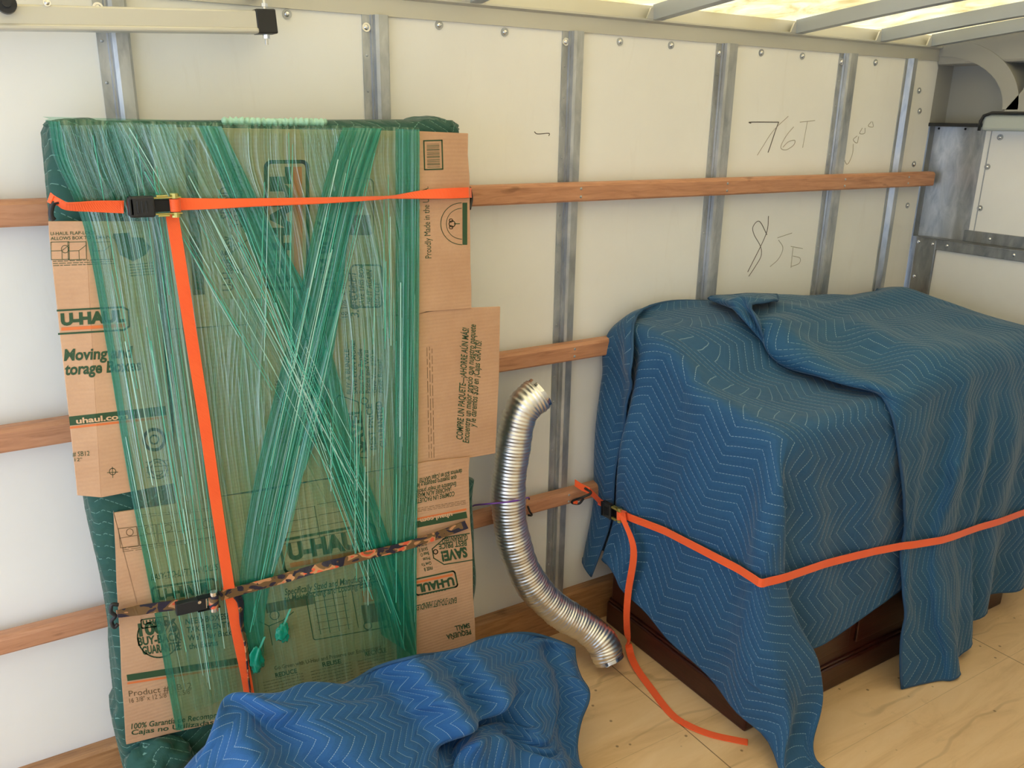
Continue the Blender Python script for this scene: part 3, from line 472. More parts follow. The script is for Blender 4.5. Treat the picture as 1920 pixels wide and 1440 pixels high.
0,0,0,0,-10,1,-2,0,0,-1,1,-1,-1,-1,0,0,-1,-1,0,1,-1,-1,0,-1,0,-1,0,-1,-1,0,0,-1,-5,-1,0,1,1,3,11,12,3,-2,-1,0,0,0,0,0,0,0,0,0,0,0,0,0,0,0,0,0,0,0,0,0,0,0,0,0,0,0,0,-1,0,0,0,0,0,0,0,0,0,-20,0,1,0,1,0,0,1,0,0,0,0,-1,0,0,-2,0,0,0,0,-1,0,0,0,1,1,3,1,-3,-3,5,4,2,-6,0,10,9,-2,-1,0,0,0,0,0,0,0,0,0,0,0,0,0,0,0,0,0,0,0,0,0,0,0,0,0,0,0,0,0,-1,0,0,0,0,0,1,0,0,-22,2,1,1,0,2,2,1,0,-1,-1,-1,0,-1,-1,0,-1,0,-1,0,0,1,1,2,3,3,1,6,10,-8,0,2,-1,-6,-8,-2,10,5,1,0,0,0,0,0,0,0,0,0,0,0,0,0,0,0,0,0,0,0,0,0,0,0,0,0,0,0,-1,0,0,0,0,0,1,0,-1,0,0,-21,2,2,2,2,2,1,1,1,-1,-1,-1,-1,0,-1,0,0,-1,1,0,1,2,2,3,1,2,2,1,4,5,-2,-1,-4,-5,-6,-10,4,14,0,0,0,0,0,0,0,0,0,0,0,0,0,0,0,0,0,0,0,0,0,0,0,0,0,0,0,0,-1,0,1,0,0,0,-1,0,0,0,0,-16,1,2,2,2,1,2,1,1,1,-2,0,0,-1,1,0,0,1,1,1,2,1,2,1,2,0,0,-1,1,8,-6,-6,-3,-1,-5,-5,-4,8,8,0,0,0,0,0,0,-1,1,0,0,0,0,0,0,0,0,0,0,0,0,0,0,0,0,0,0,-1,1,-1,0,0,0,0,0,0,0,0,0,-12,3,1,2,1,1,1,1,1,1,0,
0,0,0,0,0,2,1,1,2,1,1,1,0,-1,-1,-1,-2,-2,0,-6,-4,-2,3,0,-3,-4,1,9,3,0,0,1,0,0,0,-1,0,0,0,0,1,0,0,0,0,0,0,-1,0,1,0,0,0,-1,-1,1,1,-1,0,0,0,0,0,0,0,0,-6,1,1,0,1,1,0,0,1,2,1,-1,0,1,0,2,0,1,1,1,1,0,0,-1,-1,-2,-4,-3,-2,-3,-3,-8,0,3,6,1,-3,-1,5,5,2,0,-1,1,0,0,0,0,1,0,0,-1,0,0,0,1,0,0,0,0,-1,0,0,-2,-1,1,1,1,0,0,0,0,0,0,0,0,0,-3,-1,1,0,1,0,0,1,0,1,1,1,1,0,1,0,1,1,1,1,0,-1,-2,-3,-4,-3,-3,-1,0,4,8,-15,2,6,3,-4,-6,-1,2,7,1,1,0,0,0,0,0,1,-1,0,0,1,0,0,0,-1,0,1,0,0,-1,-2,0,-1,0,1,0,1,1,0,0,0,0,0,0,0,0,-2,0,0,0,0,0,1,0,1,1,1,0,0,1,1,1,1,2,0,0,-2,-3,-6,-3,-3,-3,1,0,1,2,13,-21,9,1,2,-5,-7,-1,2,5,8,0,1,-1,1,0,1,-1,1,0,0,0,0,0,0,0,0,-1,0,0,0,-2,0,-1,1,0,1,0,0,0,0,0,0,0,0,1,0,-1065,9,11,13,14,16,17,18,20,24,29,32,28,21,16,11,5,0,-4,-5,-6,-9,-7,-4,7,19,22,18,6,-3,-8,-9,-1,-2,-2,-2,-2,-4,-7,-6,-4,0,1,1,1,1,2,2,2,1,2,1,1,2,1,2,1,2,2,2,0,-1,-11,-13,-6,-6,-6,2,6,8,12,10,5,2,0,1,2,13,3,3,2,3,1,2,2,-4,-16,-21,-9,-1,3,4,4,5,4,4,2,1,2,-1,0,-3,-5,
-2,0,3,1,1,1,-3,1,0,1,0,0,0,0,1,-1,0,0,0,2,1,1,0,1,0,-1,0,-1,-1,-2,0,-1,0,0,2,-1,2,1,-1,1,2,-1,-1,0,-2,-2,0,0,0,0,0,15,2,3,3,1,3,2,-2,-8,-10,-8,-11,-7,-1,2,4,4,5,3,2,2,0,1,-1,-2,-4,-1,0,2,2,-1,0,0,0,0,1,0,0,0,0,0,0,0,0,2,0,1,1,1,-1,-1,1,-1,-1,0,-1,-1,-1,-1,0,1,2,0,1,1,-1,1,0,0,-1,-1,-1,-1,0,0,1,-1,15,3,2,2,4,3,-2,-7,-6,-3,-2,-8,-9,-6,-1,1,4,4,4,3,1,2,0,0,-2,-2,-3,0,1,2,1,0,-1,0,1,0,0,0,0,0,0,0,0,1,1,2,0,-1,-2,-2,-2,0,3,1,0,0,-1,-1,-1,1,0,1,2,0,0,1,0,0,-1,0,-1,-1,-1,-1,1,-1,1,17,2,1,3,4,-1,-6,-6,-3,2,-1,-5,-7,-8,-6,-1,2,3,5,4,2,2,1,0,-1,-3,-3,-1,2,2,1,-1,0,0,0,0,1,0,0,0,0,0,0,2,1,0,0,-2,-3,-1,0,0,-1,3,2,0,0,-1,-1,-1,0,1,2,1,-1,0,1,0,0,-1,-1,0,-1,0,0,0,0,17,1,3,2,-2,-6,-4,-2,1,1,0,-2,-5,-5,-5,-5,-2,2,3,4,4,3,1,0,-1,-2,-3,-1,1,2,2,0,-1,-1,0,1,0,0,0,1,-1,1,1,0,1,0,-1,-3,-1,-1,0,0,1,1,0,2,-1,0,0,-1,0,1,0,1,0,0,0,0,-1,0,0,-1,0,-1,0,1,0,16,1,1,-2,-7,-4,-2,1,2,2,1,0,-1,-4,-5,-5,-4,-2,2,4,4,3,2,1,-1,-1,-3,-2,-1,3,2,0,0,-1,1,0,0,0,0,0,1,
0,0,1,1,-1,-2,-1,-2,1,0,1,0,0,1,0,1,-1,-1,0,0,0,2,-1,-1,0,-2,0,2,1,0,-1,-1,0,0,1,0,13,0,-4,-6,-4,-2,1,2,2,1,3,1,1,-1,-3,-3,-5,-4,-2,0,5,3,5,1,0,-2,-2,-3,0,2,1,1,-1,0,0,0,1,0,0,0,0,1,1,1,-1,0,-3,-1,1,-1,1,-1,1,1,-1,1,0,1,-1,-1,-1,1,1,-1,-1,-2,0,1,0,1,1,0,-1,-1,1,0,1,11,-5,-7,-5,-1,1,1,1,2,3,1,3,2,1,-1,-3,-3,-4,-4,-1,0,4,4,3,1,-2,-2,-2,-1,0,4,1,-1,0,-1,1,-1,0,1,0,1,0,1,0,0,-2,-1,-1,0,1,0,0,0,0,1,-1,1,0,0,-1,0,0,0,1,-2,-1,-1,0,2,1,0,-1,0,0,-1,2,0,19,-12,-6,-2,-2,-1,0,1,0,2,2,2,2,2,0,0,-2,-3,-3,-4,-2,2,2,4,2,0,-2,-3,-1,0,2,2,0,-1,1,-1,1,0,0,0,0,1,0,1,-1,-1,0,-1,0,0,-1,1,0,0,0,1,-1,0,0,0,0,0,1,1,-2,-1,-1,0,1,1,0,0,-1,0,0,0,1,35,-7,-7,-7,-5,-4,-3,-2,0,0,2,2,0,2,1,0,-1,-1,-2,-3,-2,-3,1,3,2,2,-2,-2,-2,0,2,1,1,0,-1,0,0,0,0,1,0,0,2,-1,-1,-1,0,1,-1,-1,0,-1,0,0,2,0,1,0,0,-1,0,-1,1,1,-1,-2,0,1,1,1,0,0,-2,0,0,1,0,39,-3,-5,-5,-6,-5,-5,-2,-2,0,-1,0,1,0,2,0,0,-1,-2,-1,-3,-3,-1,0,3,1,1,-2,-3,0,1,3,-1,0,1,0,-1,0,0,0,1,1,0,0,-1,0,-1,-1,-1,0,0,0,-1,1,1,0,
1,1,0,-1,-1,1,0,2,-1,-1,-1,0,0,2,1,-2,0,-1,1,-1,1,33,0,0,-3,-3,-4,-3,-4,-2,-4,-1,-1,0,0,0,0,0,-1,-1,-1,-2,-1,-3,-2,1,2,1,-2,-3,-1,3,2,0,0,0,0,0,0,0,0,1,0,0,0,-1,-1,1,-1,0,-1,1,0,-2,-1,2,2,0,0,0,1,-1,0,0,1,0,-1,-1,0,2,0,0,-1,0,-1,0,1,0,28,1,0,0,0,-1,-2,-2,-4,-3,-3,-2,-1,-1,-1,0,-1,0,0,-2,-2,-2,-1,-2,-2,0,1,0,-2,-1,1,3,2,-1,-1,1,0,-1,0,0,0,1,1,-1,0,0,-1,0,-1,0,1,2,-1,-3,0,3,0,1,0,-1,0,0,1,1,-1,-1,-1,1,0,2,-1,0,-2,0,0,0,1,24,0,1,1,1,0,-1,-1,-2,-1,-3,-3,-3,-2,-1,-1,0,0,-2,-1,-1,-1,-3,-2,-4,-1,2,2,-1,-3,1,4,2,0,-1,0,0,0,-1,0,0,2,0,0,-2,1,-1,-1,0,1,0,2,2,-3,-4,2,1,1,1,-1,0,0,0,1,1,-2,0,0,1,1,0,-1,-1,0,0,0,0,21,0,0,0,1,1,2,-1,0,-2,-1,-2,-2,-2,-2,-2,-1,-1,-1,-1,-1,-2,-2,-4,-2,-1,-1,3,1,-2,-2,4,3,-1,0,0,0,-1,0,0,1,1,1,-2,0,0,-1,0,0,-1,1,1,3,0,-5,0,2,-1,1,0,0,-1,1,1,0,0,-1,0,2,0,-1,0,0,-1,-1,0,1,23,0,-1,-1,-1,0,0,2,1,0,-1,-2,-1,-2,-2,-1,-2,-2,-1,-1,-1,-3,-3,-1,-1,-3,-2,0,3,-1,-1,1,4,1,-1,0,0,0,-1,0,1,1,0,-1,0,-1,0,-1,0,1,-1,1,2,3,-3,-4,2,1,1,0,-1,0,0,1,1,-1,-1,1,0,1,-1,
0,-1,0,0,0,-1,26,-1,-1,-1,-2,-1,-1,-1,0,1,0,1,-1,-1,-2,-2,-2,-1,-1,-1,-3,-1,-2,-1,-1,-2,-2,-3,1,3,-4,2,4,0,0,0,0,-1,0,1,1,0,-1,0,0,-1,-2,1,1,0,0,-1,1,3,0,-5,0,3,0,0,0,0,0,0,2,-1,0,1,0,-1,-1,1,0,-1,0,0,0,28,-2,-1,-1,-1,-3,-1,-2,-1,-1,1,0,1,0,0,-2,-2,-1,-1,-2,-1,-2,0,-1,-1,0,-3,-4,-3,1,1,-2,4,2,0,0,0,0,0,0,1,1,-1,-1,-1,-2,1,1,1,0,0,-2,0,3,4,-4,-4,1,2,2,-2,-1,1,0,1,0,0,1,1,-1,-1,-1,0,1,0,-1,0,27,0,0,-1,-1,-1,-2,-1,-2,-2,-2,-1,-1,0,1,1,0,-1,-2,-1,0,0,0,-1,-1,-2,-1,-2,-5,-4,1,-2,3,3,-1,1,1,-1,0,1,1,-1,-1,0,-1,-1,-1,2,1,1,-1,-1,-2,0,5,2,-5,-2,2,2,0,0,-1,0,2,0,1,0,-1,-1,-1,0,1,0,0,0,-1,28,1,-1,0,-1,0,-1,-1,-2,-1,-2,-1,-2,-2,-2,-1,1,0,1,1,-1,0,0,0,-1,-1,-2,-2,-3,-5,-4,-1,1,3,1,0,0,0,1,1,0,0,-2,-1,-2,0,2,1,2,0,-1,-1,-2,-1,1,5,0,-4,-1,2,2,-2,0,0,1,1,0,1,0,-2,-1,0,1,1,0,-2,0,29,-1,0,0,0,0,0,-1,1,-1,-1,-2,-1,-2,-1,-2,-2,-2,-1,-1,2,1,1,1,0,-1,-1,-1,-2,-4,-6,-5,-2,6,-1,0,0,0,1,1,1,-2,-1,-2,0,0,3,1,0,1,0,-2,-2,-3,0,3,5,-2,-3,1,1,0,-1,1,0,1,2,-1,-1,-2,0,0,1,1,-1,0,-1,28,0,0,0,0,0,0,0,-1,
0,1,0,-1,0,-2,0,-2,-1,-2,-2,-2,-1,0,1,2,1,1,-1,-1,-2,-5,-7,-7,3,1,-1,0,0,1,2,-1,-1,-1,-1,0,2,1,1,0,0,0,-1,-1,-2,-3,0,4,3,-1,-2,0,1,-1,0,2,1,0,1,-2,-2,0,0,1,0,1,-1,-1,28,0,0,0,0,0,0,0,0,1,-1,0,0,1,0,-1,0,0,-1,-1,-1,-2,-2,-2,-1,1,1,1,0,-1,-1,-5,-9,-6,1,0,0,1,2,0,0,-2,-2,0,1,2,0,1,1,0,-1,0,-1,-2,-2,-2,0,4,1,-1,1,-1,0,0,1,1,2,-1,0,-2,-1,1,0,1,-1,0,-1,28,0,0,0,1,0,0,0,0,-1,0,1,0,-1,1,0,0,0,0,0,-1,1,-1,-1,-2,-2,-1,-1,1,2,0,-2,-5,-15,-2,0,0,3,1,0,-2,-2,-1,1,2,0,2,1,0,0,1,-1,-2,-2,-1,-3,-1,2,3,0,-1,0,0,0,1,2,1,0,-2,-1,0,-1,1,0,1,-1,-1,29,0,0,0,0,0,0,0,0,0,0,-1,0,1,-1,0,0,-1,1,0,0,-1,1,0,0,0,-2,0,0,-1,0,0,-1,-6,-10,-6,-2,4,0,-1,-2,-2,1,2,0,1,0,1,1,1,1,1,0,-2,-3,-3,-4,0,2,2,1,-1,0,0,2,1,2,-1,-1,-3,0,0,1,0,0,-1,0,29,0,0,0,-1,0,0,0,0,0,0,0,0,0,0,0,0,0,-1,0,0,0,-1,1,0,0,1,0,-1,0,0,1,-1,0,-7,-9,-7,-3,1,-1,-1,0,1,0,1,0,0,-1,1,0,0,1,2,2,2,-1,-4,-6,0,2,0,1,-1,0,1,1,2,0,-3,0,-1,0,0,1,-1,1,-1,28,0,0,0,0,0,0,0,0,0,0,0,0,-1,0,0,0,0,1,0,0,0,0,-1,
0,0,0,1,0,0,0,0,0,1,1,-7,-9,-9,-4,0,-1,0,0,0,0,-1,0,-1,-1,-1,0,0,1,3,2,4,2,-2,-6,-1,2,-1,0,-1,-1,0,1,1,-2,0,1,0,0,1,0,0,1,27,1,-1,0,0,0,0,0,0,0,0,0,0,1,0,0,0,0,-1,0,0,0,0,1,0,0,0,-1,0,1,0,0,0,0,2,-1,-5,-9,-9,-5,-1,1,0,-1,0,1,-1,1,0,1,1,1,1,-5,0,2,4,4,-1,-6,-1,0,-1,1,0,3,2,-6,-1,0,0,0,1,0,1,-1,-1,29,-1,0,0,0,0,0,0,0,0,0,0,0,-1,0,0,0,1,0,0,0,0,0,-1,0,1,0,0,0,-1,0,0,1,0,1,0,-2,-3,-7,-7,-5,-2,0,1,0,1,1,1,1,1,1,2,0,-3,-4,-3,0,2,6,3,-5,-2,-3,-1,2,5,-1,-2,0,-1,-1,0,0,-2,-1,0,-1,27,0,1,0,0,0,0,0,0,0,0,0,0,0,0,0,0,-1,1,0,0,0,0,0,0,-1,0,0,0,1,0,0,1,0,-1,0,0,-2,-2,-6,-3,-1,0,0,0,-1,1,0,0,1,0,2,0,0,-4,-2,-2,-2,-1,4,5,1,-1,-2,0,3,-1,1,-2,0,0,0,-1,1,-1,1,0,27,0,1,0,0,0,0,0,0,0,0,1,0,0,0,0,0,0,-1,0,0,0,0,0,0,0,0,0,0,-1,0,1,0,0,1,-2,-1,0,-1,-1,-2,0,0,0,0,0,0,0,0,-1,-1,-3,0,3,1,1,-1,-1,-3,-3,1,4,2,-1,-1,0,0,1,0,-1,0,0,1,-1,1,-1,1,25,1,1,1,0,1,0,0,1,0,0,-1,0,0,1,0,0,0,0,0,-1,0,0,0,-1,0,0,0,-1,1,0,-1,1,1,-1,0,-1,-1,-1,
-1,0,-1,0,0,0,0,-1,-1,-1,0,-1,-2,-2,3,5,1,0,-1,0,-1,-3,-1,3,4,1,-1,0,-1,-1,1,-1,1,0,1,-1,0,1,22,1,0,2,1,1,1,1,-1,1,0,0,0,0,-1,0,0,0,0,-1,1,0,0,-1,1,-1,0,0,1,-1,0,1,0,0,0,-1,0,-1,-1,0,-1,0,0,0,0,0,0,0,0,-1,0,0,0,0,1,0,0,0,0,0,0,-1,1,0,0,0,0,0,0,-1,1,0,0,0,0,0,-1,15,2,2,1,2,1,1,1,1,0,1,0,0,0,0,0,0,-1,0,0,0,0,-1,1,-1,1,0,0,1,0,1,0,1,0,-1,0,-1,-1,-1,-1,0,0,0,0,0,0,0,0,0,0,0,0,0,0,0,0,0,0,0,0,0,0,0,0,0,0,0,0,0,0,0,0,0,0,0,0,0,11,-1,2,1,2,1,3,1,2,2,1,1,1,0,0,0,-1,1,-1,1,-1,-1,1,-1,1,-1,0,0,0,1,0,2,0,1,-1,-1,-1,0,0,-1,-1,0,0,0,0,0,0,0,0,0,0,0,0,0,0,0,0,0,0,0,0,0,0,0,0,0,0,0,0,0,0,0,0,0,0,0,0,-4,4,0,2,1,3,1,4,3,2,3,2,3,2,2,0,1,0,1,-1,0,1,-1,1,0,1,0,0,-1,-1,0,-2,-1,2,0,0,-1,-1,-1,-1,1,-1,0,0,0,0,0,0,0,0,0,0,0,0,0,0,0,0,0,0,0,0,0,0,0,0,0,-1,1,0,0,0,0,0,0,0,0,1,0,1,0,1,0,1,1,1,2,2,4,2,3,2,4,3,1,1,2,0,0,1,0,0,0,1,0,0,0,-1,-1,-2,-6,3,1,-1,-2,0,0,-1,0,0,0,0,0,0,0,0,0,0,0,0,0,
0,0,0,0,0,0,0,0,0,0,0,0,0,0,0,0,0,0,0,0,0,0,0,10,1,-1,-2,0,-1,0,-2,1,0,0,0,2,2,3,3,3,4,3,3,3,2,1,0,1,0,-2,0,0,-1,0,0,-1,-4,-4,2,1,-1,-1,-1,0,0,0,0,0,0,0,0,0,0,0,0,0,0,0,0,0,0,0,0,0,0,0,0,0,0,0,0,0,0,0,0,0,-1,1,0,1,28,-2,-1,-1,-2,-1,-2,-1,-2,-1,-2,-1,-1,-1,0,-1,1,2,3,2,4,3,3,4,1,2,1,0,-1,0,0,-1,-1,-1,-2,-1,-2,0,-1,0,-1,0,0,0,0,0,0,0,0,0,0,0,0,0,0,0,0,0,0,0,0,0,0,0,0,0,0,0,0,0,0,-1,0,1,0,0,0,42,-3,-1,0,-1,0,-1,-1,-2,-1,-1,-2,-3,-2,-2,-2,-2,-3,-2,-1,0,0,1,2,4,3,3,3,3,1,0,1,-1,1,-3,-2,-1,-1,-1,-1,0,0,0,0,0,0,0,0,0,0,0,0,0,0,0,0,0,0,0,0,0,0,0,0,0,0,0,0,0,0,0,0,0,0,0,0,0,28,-2,1,1,1,0,1,1,0,0,0,0,0,0,-1,0,-2,0,-2,-1,-3,-2,-1,-3,-2,0,1,1,3,4,4,2,2,0,-1,-3,0,-1,-1,0,-1,0,0,0,0,0,0,0,0,0,0,0,0,0,0,0,0,0,0,0,0,0,0,0,0,0,0,0,0,0,-1,1,0,0,0,0,-1,-2,4,0,1,1,0,1,0,1,1,1,1,1,1,1,1,2,1,2,0,2,2,0,2,0,-1,0,0,-2,0,0,1,4,4,1,-2,-2,-1,-1,-1,0,0,0,0,0,0,0,0,0,0,0,0,0,0,0,0,0,0,0,0,0,0,0,0,0,0,-1,1,0,
0,0,0,0,0,0,0,1,-10,0,1,0,0,1,0,1,1,-1,1,1,1,1,0,1,1,1,1,1,1,1,2,1,3,3,3,1,1,1,2,3,3,1,1,-2,-1,0,0,-1,-1,0,0,0,0,0,0,0,0,0,0,0,0,0,0,0,0,0,0,0,0,0,0,0,0,0,0,0,0,-1,1,0,0,0,0,0,0,-13,2,1,0,0,1,0,1,0,2,1,0,1,1,1,1,1,1,1,2,2,1,2,1,1,2,1,3,4,3,2,2,0,0,-1,1,-1,-1,-1,-1,1,-1,0,0,0,0,0,0,0,0,0,0,0,0,0,0,0,0,0,0,0,0,0,0,0,0,0,0,0,0,0,0,0,0,0,1,-1,-4,2,0,2,1,0,2,0,2,1,0,2,1,1,3,1,1,1,2,1,1,2,1,2,1,0,1,0,1,1,0,0,0,0,0,-2,0,-1,-1,0,-1,0,0,0,0,0,0,0,0,0,0,0,0,0,0,0,0,0,0,0,0,0,0,0,0,0,0,0,0,0,0,0,0,0,0,0,0,13,1,1,0,1,2,0,2,1,0,2,1,1,1,0,1,1,1,0,1,0,0,-1,0,0,0,0,1,0,-1,1,0,-1,0,-1,0,-1,-1,-1,-1,0,1,-1,0,0,0,0,0,0,0,0,0,0,0,0,0,0,0,0,0,0,0,0,0,0,0,0,0,0,0,0,0,0,0,0,0,0,25,-1,1,1,1,0,1,0,1,1,0,0,0,1,0,0,0,0,0,0,-1,0,1,0,-1,0,-1,0,-1,1,0,0,2,-1,-1,-1,-2,0,-1,0,-1,0,0,0,0,0,0,0,0,0,0,0,0,0,0,0,0,0,0,0,0,0,0,0,0,0,0,0,0,0,0,0,0,0,0,0,0,28,-2,1,0,0,0,0,
1,-1,0,1,0,0,-1,1,0,-1,0,0,0,1,-1,0,-1,0,-1,0,-1,1,-1,0,1,3,1,0,-2,0,-2,0,-1,0,0,0,0,0,0,0,0,0,0,0,0,0,0,0,0,0,0,0,0,0,0,0,0,0,0,1,-1,0,1,0,0,0,0,0,0,-1,15,2,-1,0,0,0,0,0,0,0,0,0,0,0,-1,0,1,-1,0,0,-1,1,-1,1,0,0,1,0,1,1,2,1,3,0,4,0,-1,-1,-1,0,-1,0,0,0,0,0,0,0,0,0,0,0,0,0,0,0,0,0,0,0,0,0,0,0,0,0,2,2,0,-1,0,0,1,1,0,0,2,18,1,0,0,1,0,0,-1,0,1,-1,0,0,-1,0,0,-1,1,0,-1,1,-1,1,0,1,1,0,1,0,1,0,-1,-4,-4,5,9,0,-1,-1,-1,0,0,0,0,0,0,0,0,0,0,0,0,0,0,0,0,0,0,0,0,0,0,0,0,0,0,0,0,1,1,0,1,0,-1,1,0,0,22,-1,0,0,0,0,0,-1,0,-1,0,-1,0,0,0,-1,0,0,-1,0,0,1,-1,0,1,0,0,0,-1,-2,-4,-4,3,8,-4,9,4,0,0,-1,-1,0,0,0,0,0,0,0,0,0,0,0,0,0,0,0,0,0,0,0,0,0,0,0,0,0,-1,0,0,1,0,0,0,1,-1,0,0,18,-2,0,0,-1,-1,0,0,-1,-1,0,0,-1,0,-1,0,0,0,0,0,-1,-1,0,-1,-2,-1,-1,-1,-1,-1,-1,1,-4,10,8,3,8,1,-1,0,0,-1,0,0,0,0,0,0,0,0,0,0,0,0,0,0,0,0,0,0,0,0,0,0,0,0,0,0,0,0,0,0,0,0,1,-1,0,6,1,-1,0,-1,0,-2,1,0,0,-1,0,-1,0,0,0,0,-1,0,-1,0,0,
0,-1,-1,-2,-3,-3,-4,-4,-3,-2,-1,10,23,7,4,4,1,-1,0,0,0,0,0,0,0,0,0,0,0,0,0,0,0,0,0,0,0,0,0,0,0,0,0,0,0,0,0,0,1,-1,0,0,0,1,-1,0,0,0,-1,0,0,1,-1,0,0,0,-1,1,0,-1,0,-1,-1,-2,0,-2,-3,-3,-2,-3,-2,-2,-2,-1,-1,0,-1,0,1,12,19,12,8,0,1,-1,0,0,0,0,0,0,0,0,0,0,0,0,0,0,0,0,0,0,0,0,0,0,0,0,0,0,0,0,0,0,1,-1,0,0,0,1,0,-1,0,0,-1,0,-1,-1,-1,-1,-1,-1,-2,-2,-1,-3,-1,-3,-1,-3,-2,-1,-2,-1,0,0,1,1,1,2,-1,-1,-1,1,2,12,16,14,5,1,1,0,0,0,0,0,0,0,0,0,0,0,0,0,0,0,0,0,0,0,0,0,0,0,0,0,0,0,0,0,0,0,0,0,0,0,0,-4,-2,-1,-2,-1,-2,-2,-1,-2,-2,-2,-1,-2,-1,-2,-1,-2,0,-1,0,0,0,2,1,2,1,1,1,-1,-2,0,0,-1,-1,1,6,19,18,8,-1,0,0,1,0,0,0,0,0,0,0,0,0,0,0,0,0,0,0,0,0,0,0,0,0,0,0,0,0,0,0,0,-1,1,0,0,0,0,-17,-1,-2,-1,-2,-1,-1,-1,-1,0,-1,-1,0,0,0,0,1,1,1,2,2,2,1,1,-1,-1,-2,-2,-1,0,-1,1,1,-2,0,0,8,17,19,4,0,1,-1,1,0,1,0,0,0,0,0,0,0,0,0,0,0,0,0,0,0,0,0,0,-2,-1,2,1,0,0,-1,1,0,0,0,0,0,-25,0,0,-1,0,0,0,0,0,0,0,1,1,0,2,1,2,1,2,1,1,0,-1,-2,-2,-2,-2,-1,1,0,3,1,0,-1,-4,-2,1,
10,20,16,2,-1,1,0,1,-1,0,1,0,0,0,0,0,0,0,0,0,0,0,0,0,-1,0,-3,-2,1,0,3,1,0,0,0,-1,0,0,0,1,-24,1,0,0,0,0,1,0,1,0,1,1,1,1,0,2,1,1,1,0,-1,-2,-2,-2,-2,1,1,2,0,0,-1,-2,-3,-1,-1,-1,1,1,9,21,12,3,0,0,0,1,1,-1,1,0,1,0,0,0,0,-1,0,0,0,-1,-1,-3,0,-1,0,1,-1,-1,0,0,0,0,0,-1,0,-1,0,-20,-1,0,0,1,0,0,0,0,1,1,0,1,1,1,1,1,1,-1,-2,-4,-2,-1,1,3,2,3,1,-1,-3,-5,-3,-3,0,2,1,2,3,0,7,13,8,4,3,2,2,1,2,0,1,-1,1,0,0,-1,1,-1,0,-1,0,-3,-5,5,-1,1,-1,-1,-2,-2,-1,0,-1,0,0,-1,0,-2,14,0,0,0,0,0,0,0,1,9,16,15,14,13,12,12,11,11,12,11,11,11,12,11,11,8,4,2,2,3,2,3,2,2,2,3,2,2,2,3,2,2,3,4,3,3,2,3,3,4,3,4,4,4,4,4,4,6,6,6,4,4,5,3,2,3,2,-1,-3,-2,-3,-2,-1,-1,-1,-1,-1,0,0,0,0,0,0,1,3,9,7,1,2,1,1,1,0,1,0,-1,0,1,0,-1,0,0,1,1,1,0,0,0,0,0,0,0,-2,0,-1,-1,-1,0,0,0,-1,1,-1,0,0,0,-1,1,-1,1,0,0,0,1,0,0,-1,1,0,-1,1,0,0,-1,0,1,0,0,0,0,0,0,0,0,0,0,0,0,0,1,3,7,6,2,1,1,1,1,1,1,0,1,0,1,-1,0,0,0,0,1,2,0,1,-1,1,-1,0,0,-1,0,-2,0,-1,-1,0,0,0,0,-1,1,-1,0,0,0,-1,1,
0,1,0,0,0,0,0,0,0,0,0,-1,1,0,0,0,0,-1,1,1,-1,0,0,0,-1,0,0,0,0,1,4,7,6,2,0,0,0,1,2,1,1,1,0,1,-1,0,0,1,0,0,0,1,2,-1,1,-1,0,0,0,-1,-1,0,-1,-1,0,-1,0,0,0,0,-1,0,0,0,0,1,-1,0,0,0,1,0,0,0,0,-1,0,1,0,0,0,0,0,0,0,0,-1,1,0,0,0,1,0,0,0,1,5,7,5,2,0,0,0,0,1,1,1,2,1,1,0,0,0,0,-1,0,0,1,1,0,2,-1,0,1,0,-1,-1,0,-1,-2,1,-2,0,0,0,0,-1,0,1,-1,1,0,-1,1,0,0,0,-1,0,0,0,0,1,0,-1,1,0,0,0,0,0,0,0,0,0,0,0,0,-1,0,0,2,6,6,5,2,0,0,0,0,0,0,0,1,1,1,1,1,1,0,0,0,0,0,-1,1,2,0,0,0,0,0,-1,1,-2,-1,0,-1,0,-1,0,0,-1,0,0,0,1,-1,0,0,0,0,0,1,0,0,0,0,0,-1,1,0,0,0,0,0,0,0,0,0,0,0,0,0,0,0,0,2,5,7,5,1,0,0,0,0,0,0,0,0,1,0,1,2,1,0,1,0,0,0,0,1,0,1,1,1,0,-1,0,0,-1,0,-1,-1,-1,-1,0,0,0,0,0,-1,1,0,0,0,0,0,0,0,-1,1,0,0,0,0,0,-1,1,-1,1,0,0,0,-1,1,0,0,0,0,0,0,1,0,8,7,3,1,0,0,0,0,0,0,0,0,1,0,0,2,0,2,2,0,1,0,0,0,-1,1,1,0,1,0,0,0,0,-1,-1,0,-1,-1,0,-1,0,-1,0,0,1,0,-1,0,0,1,0,-1,1,0,-1,0,0,0,0,1,0,-1,1,-1,1,0,
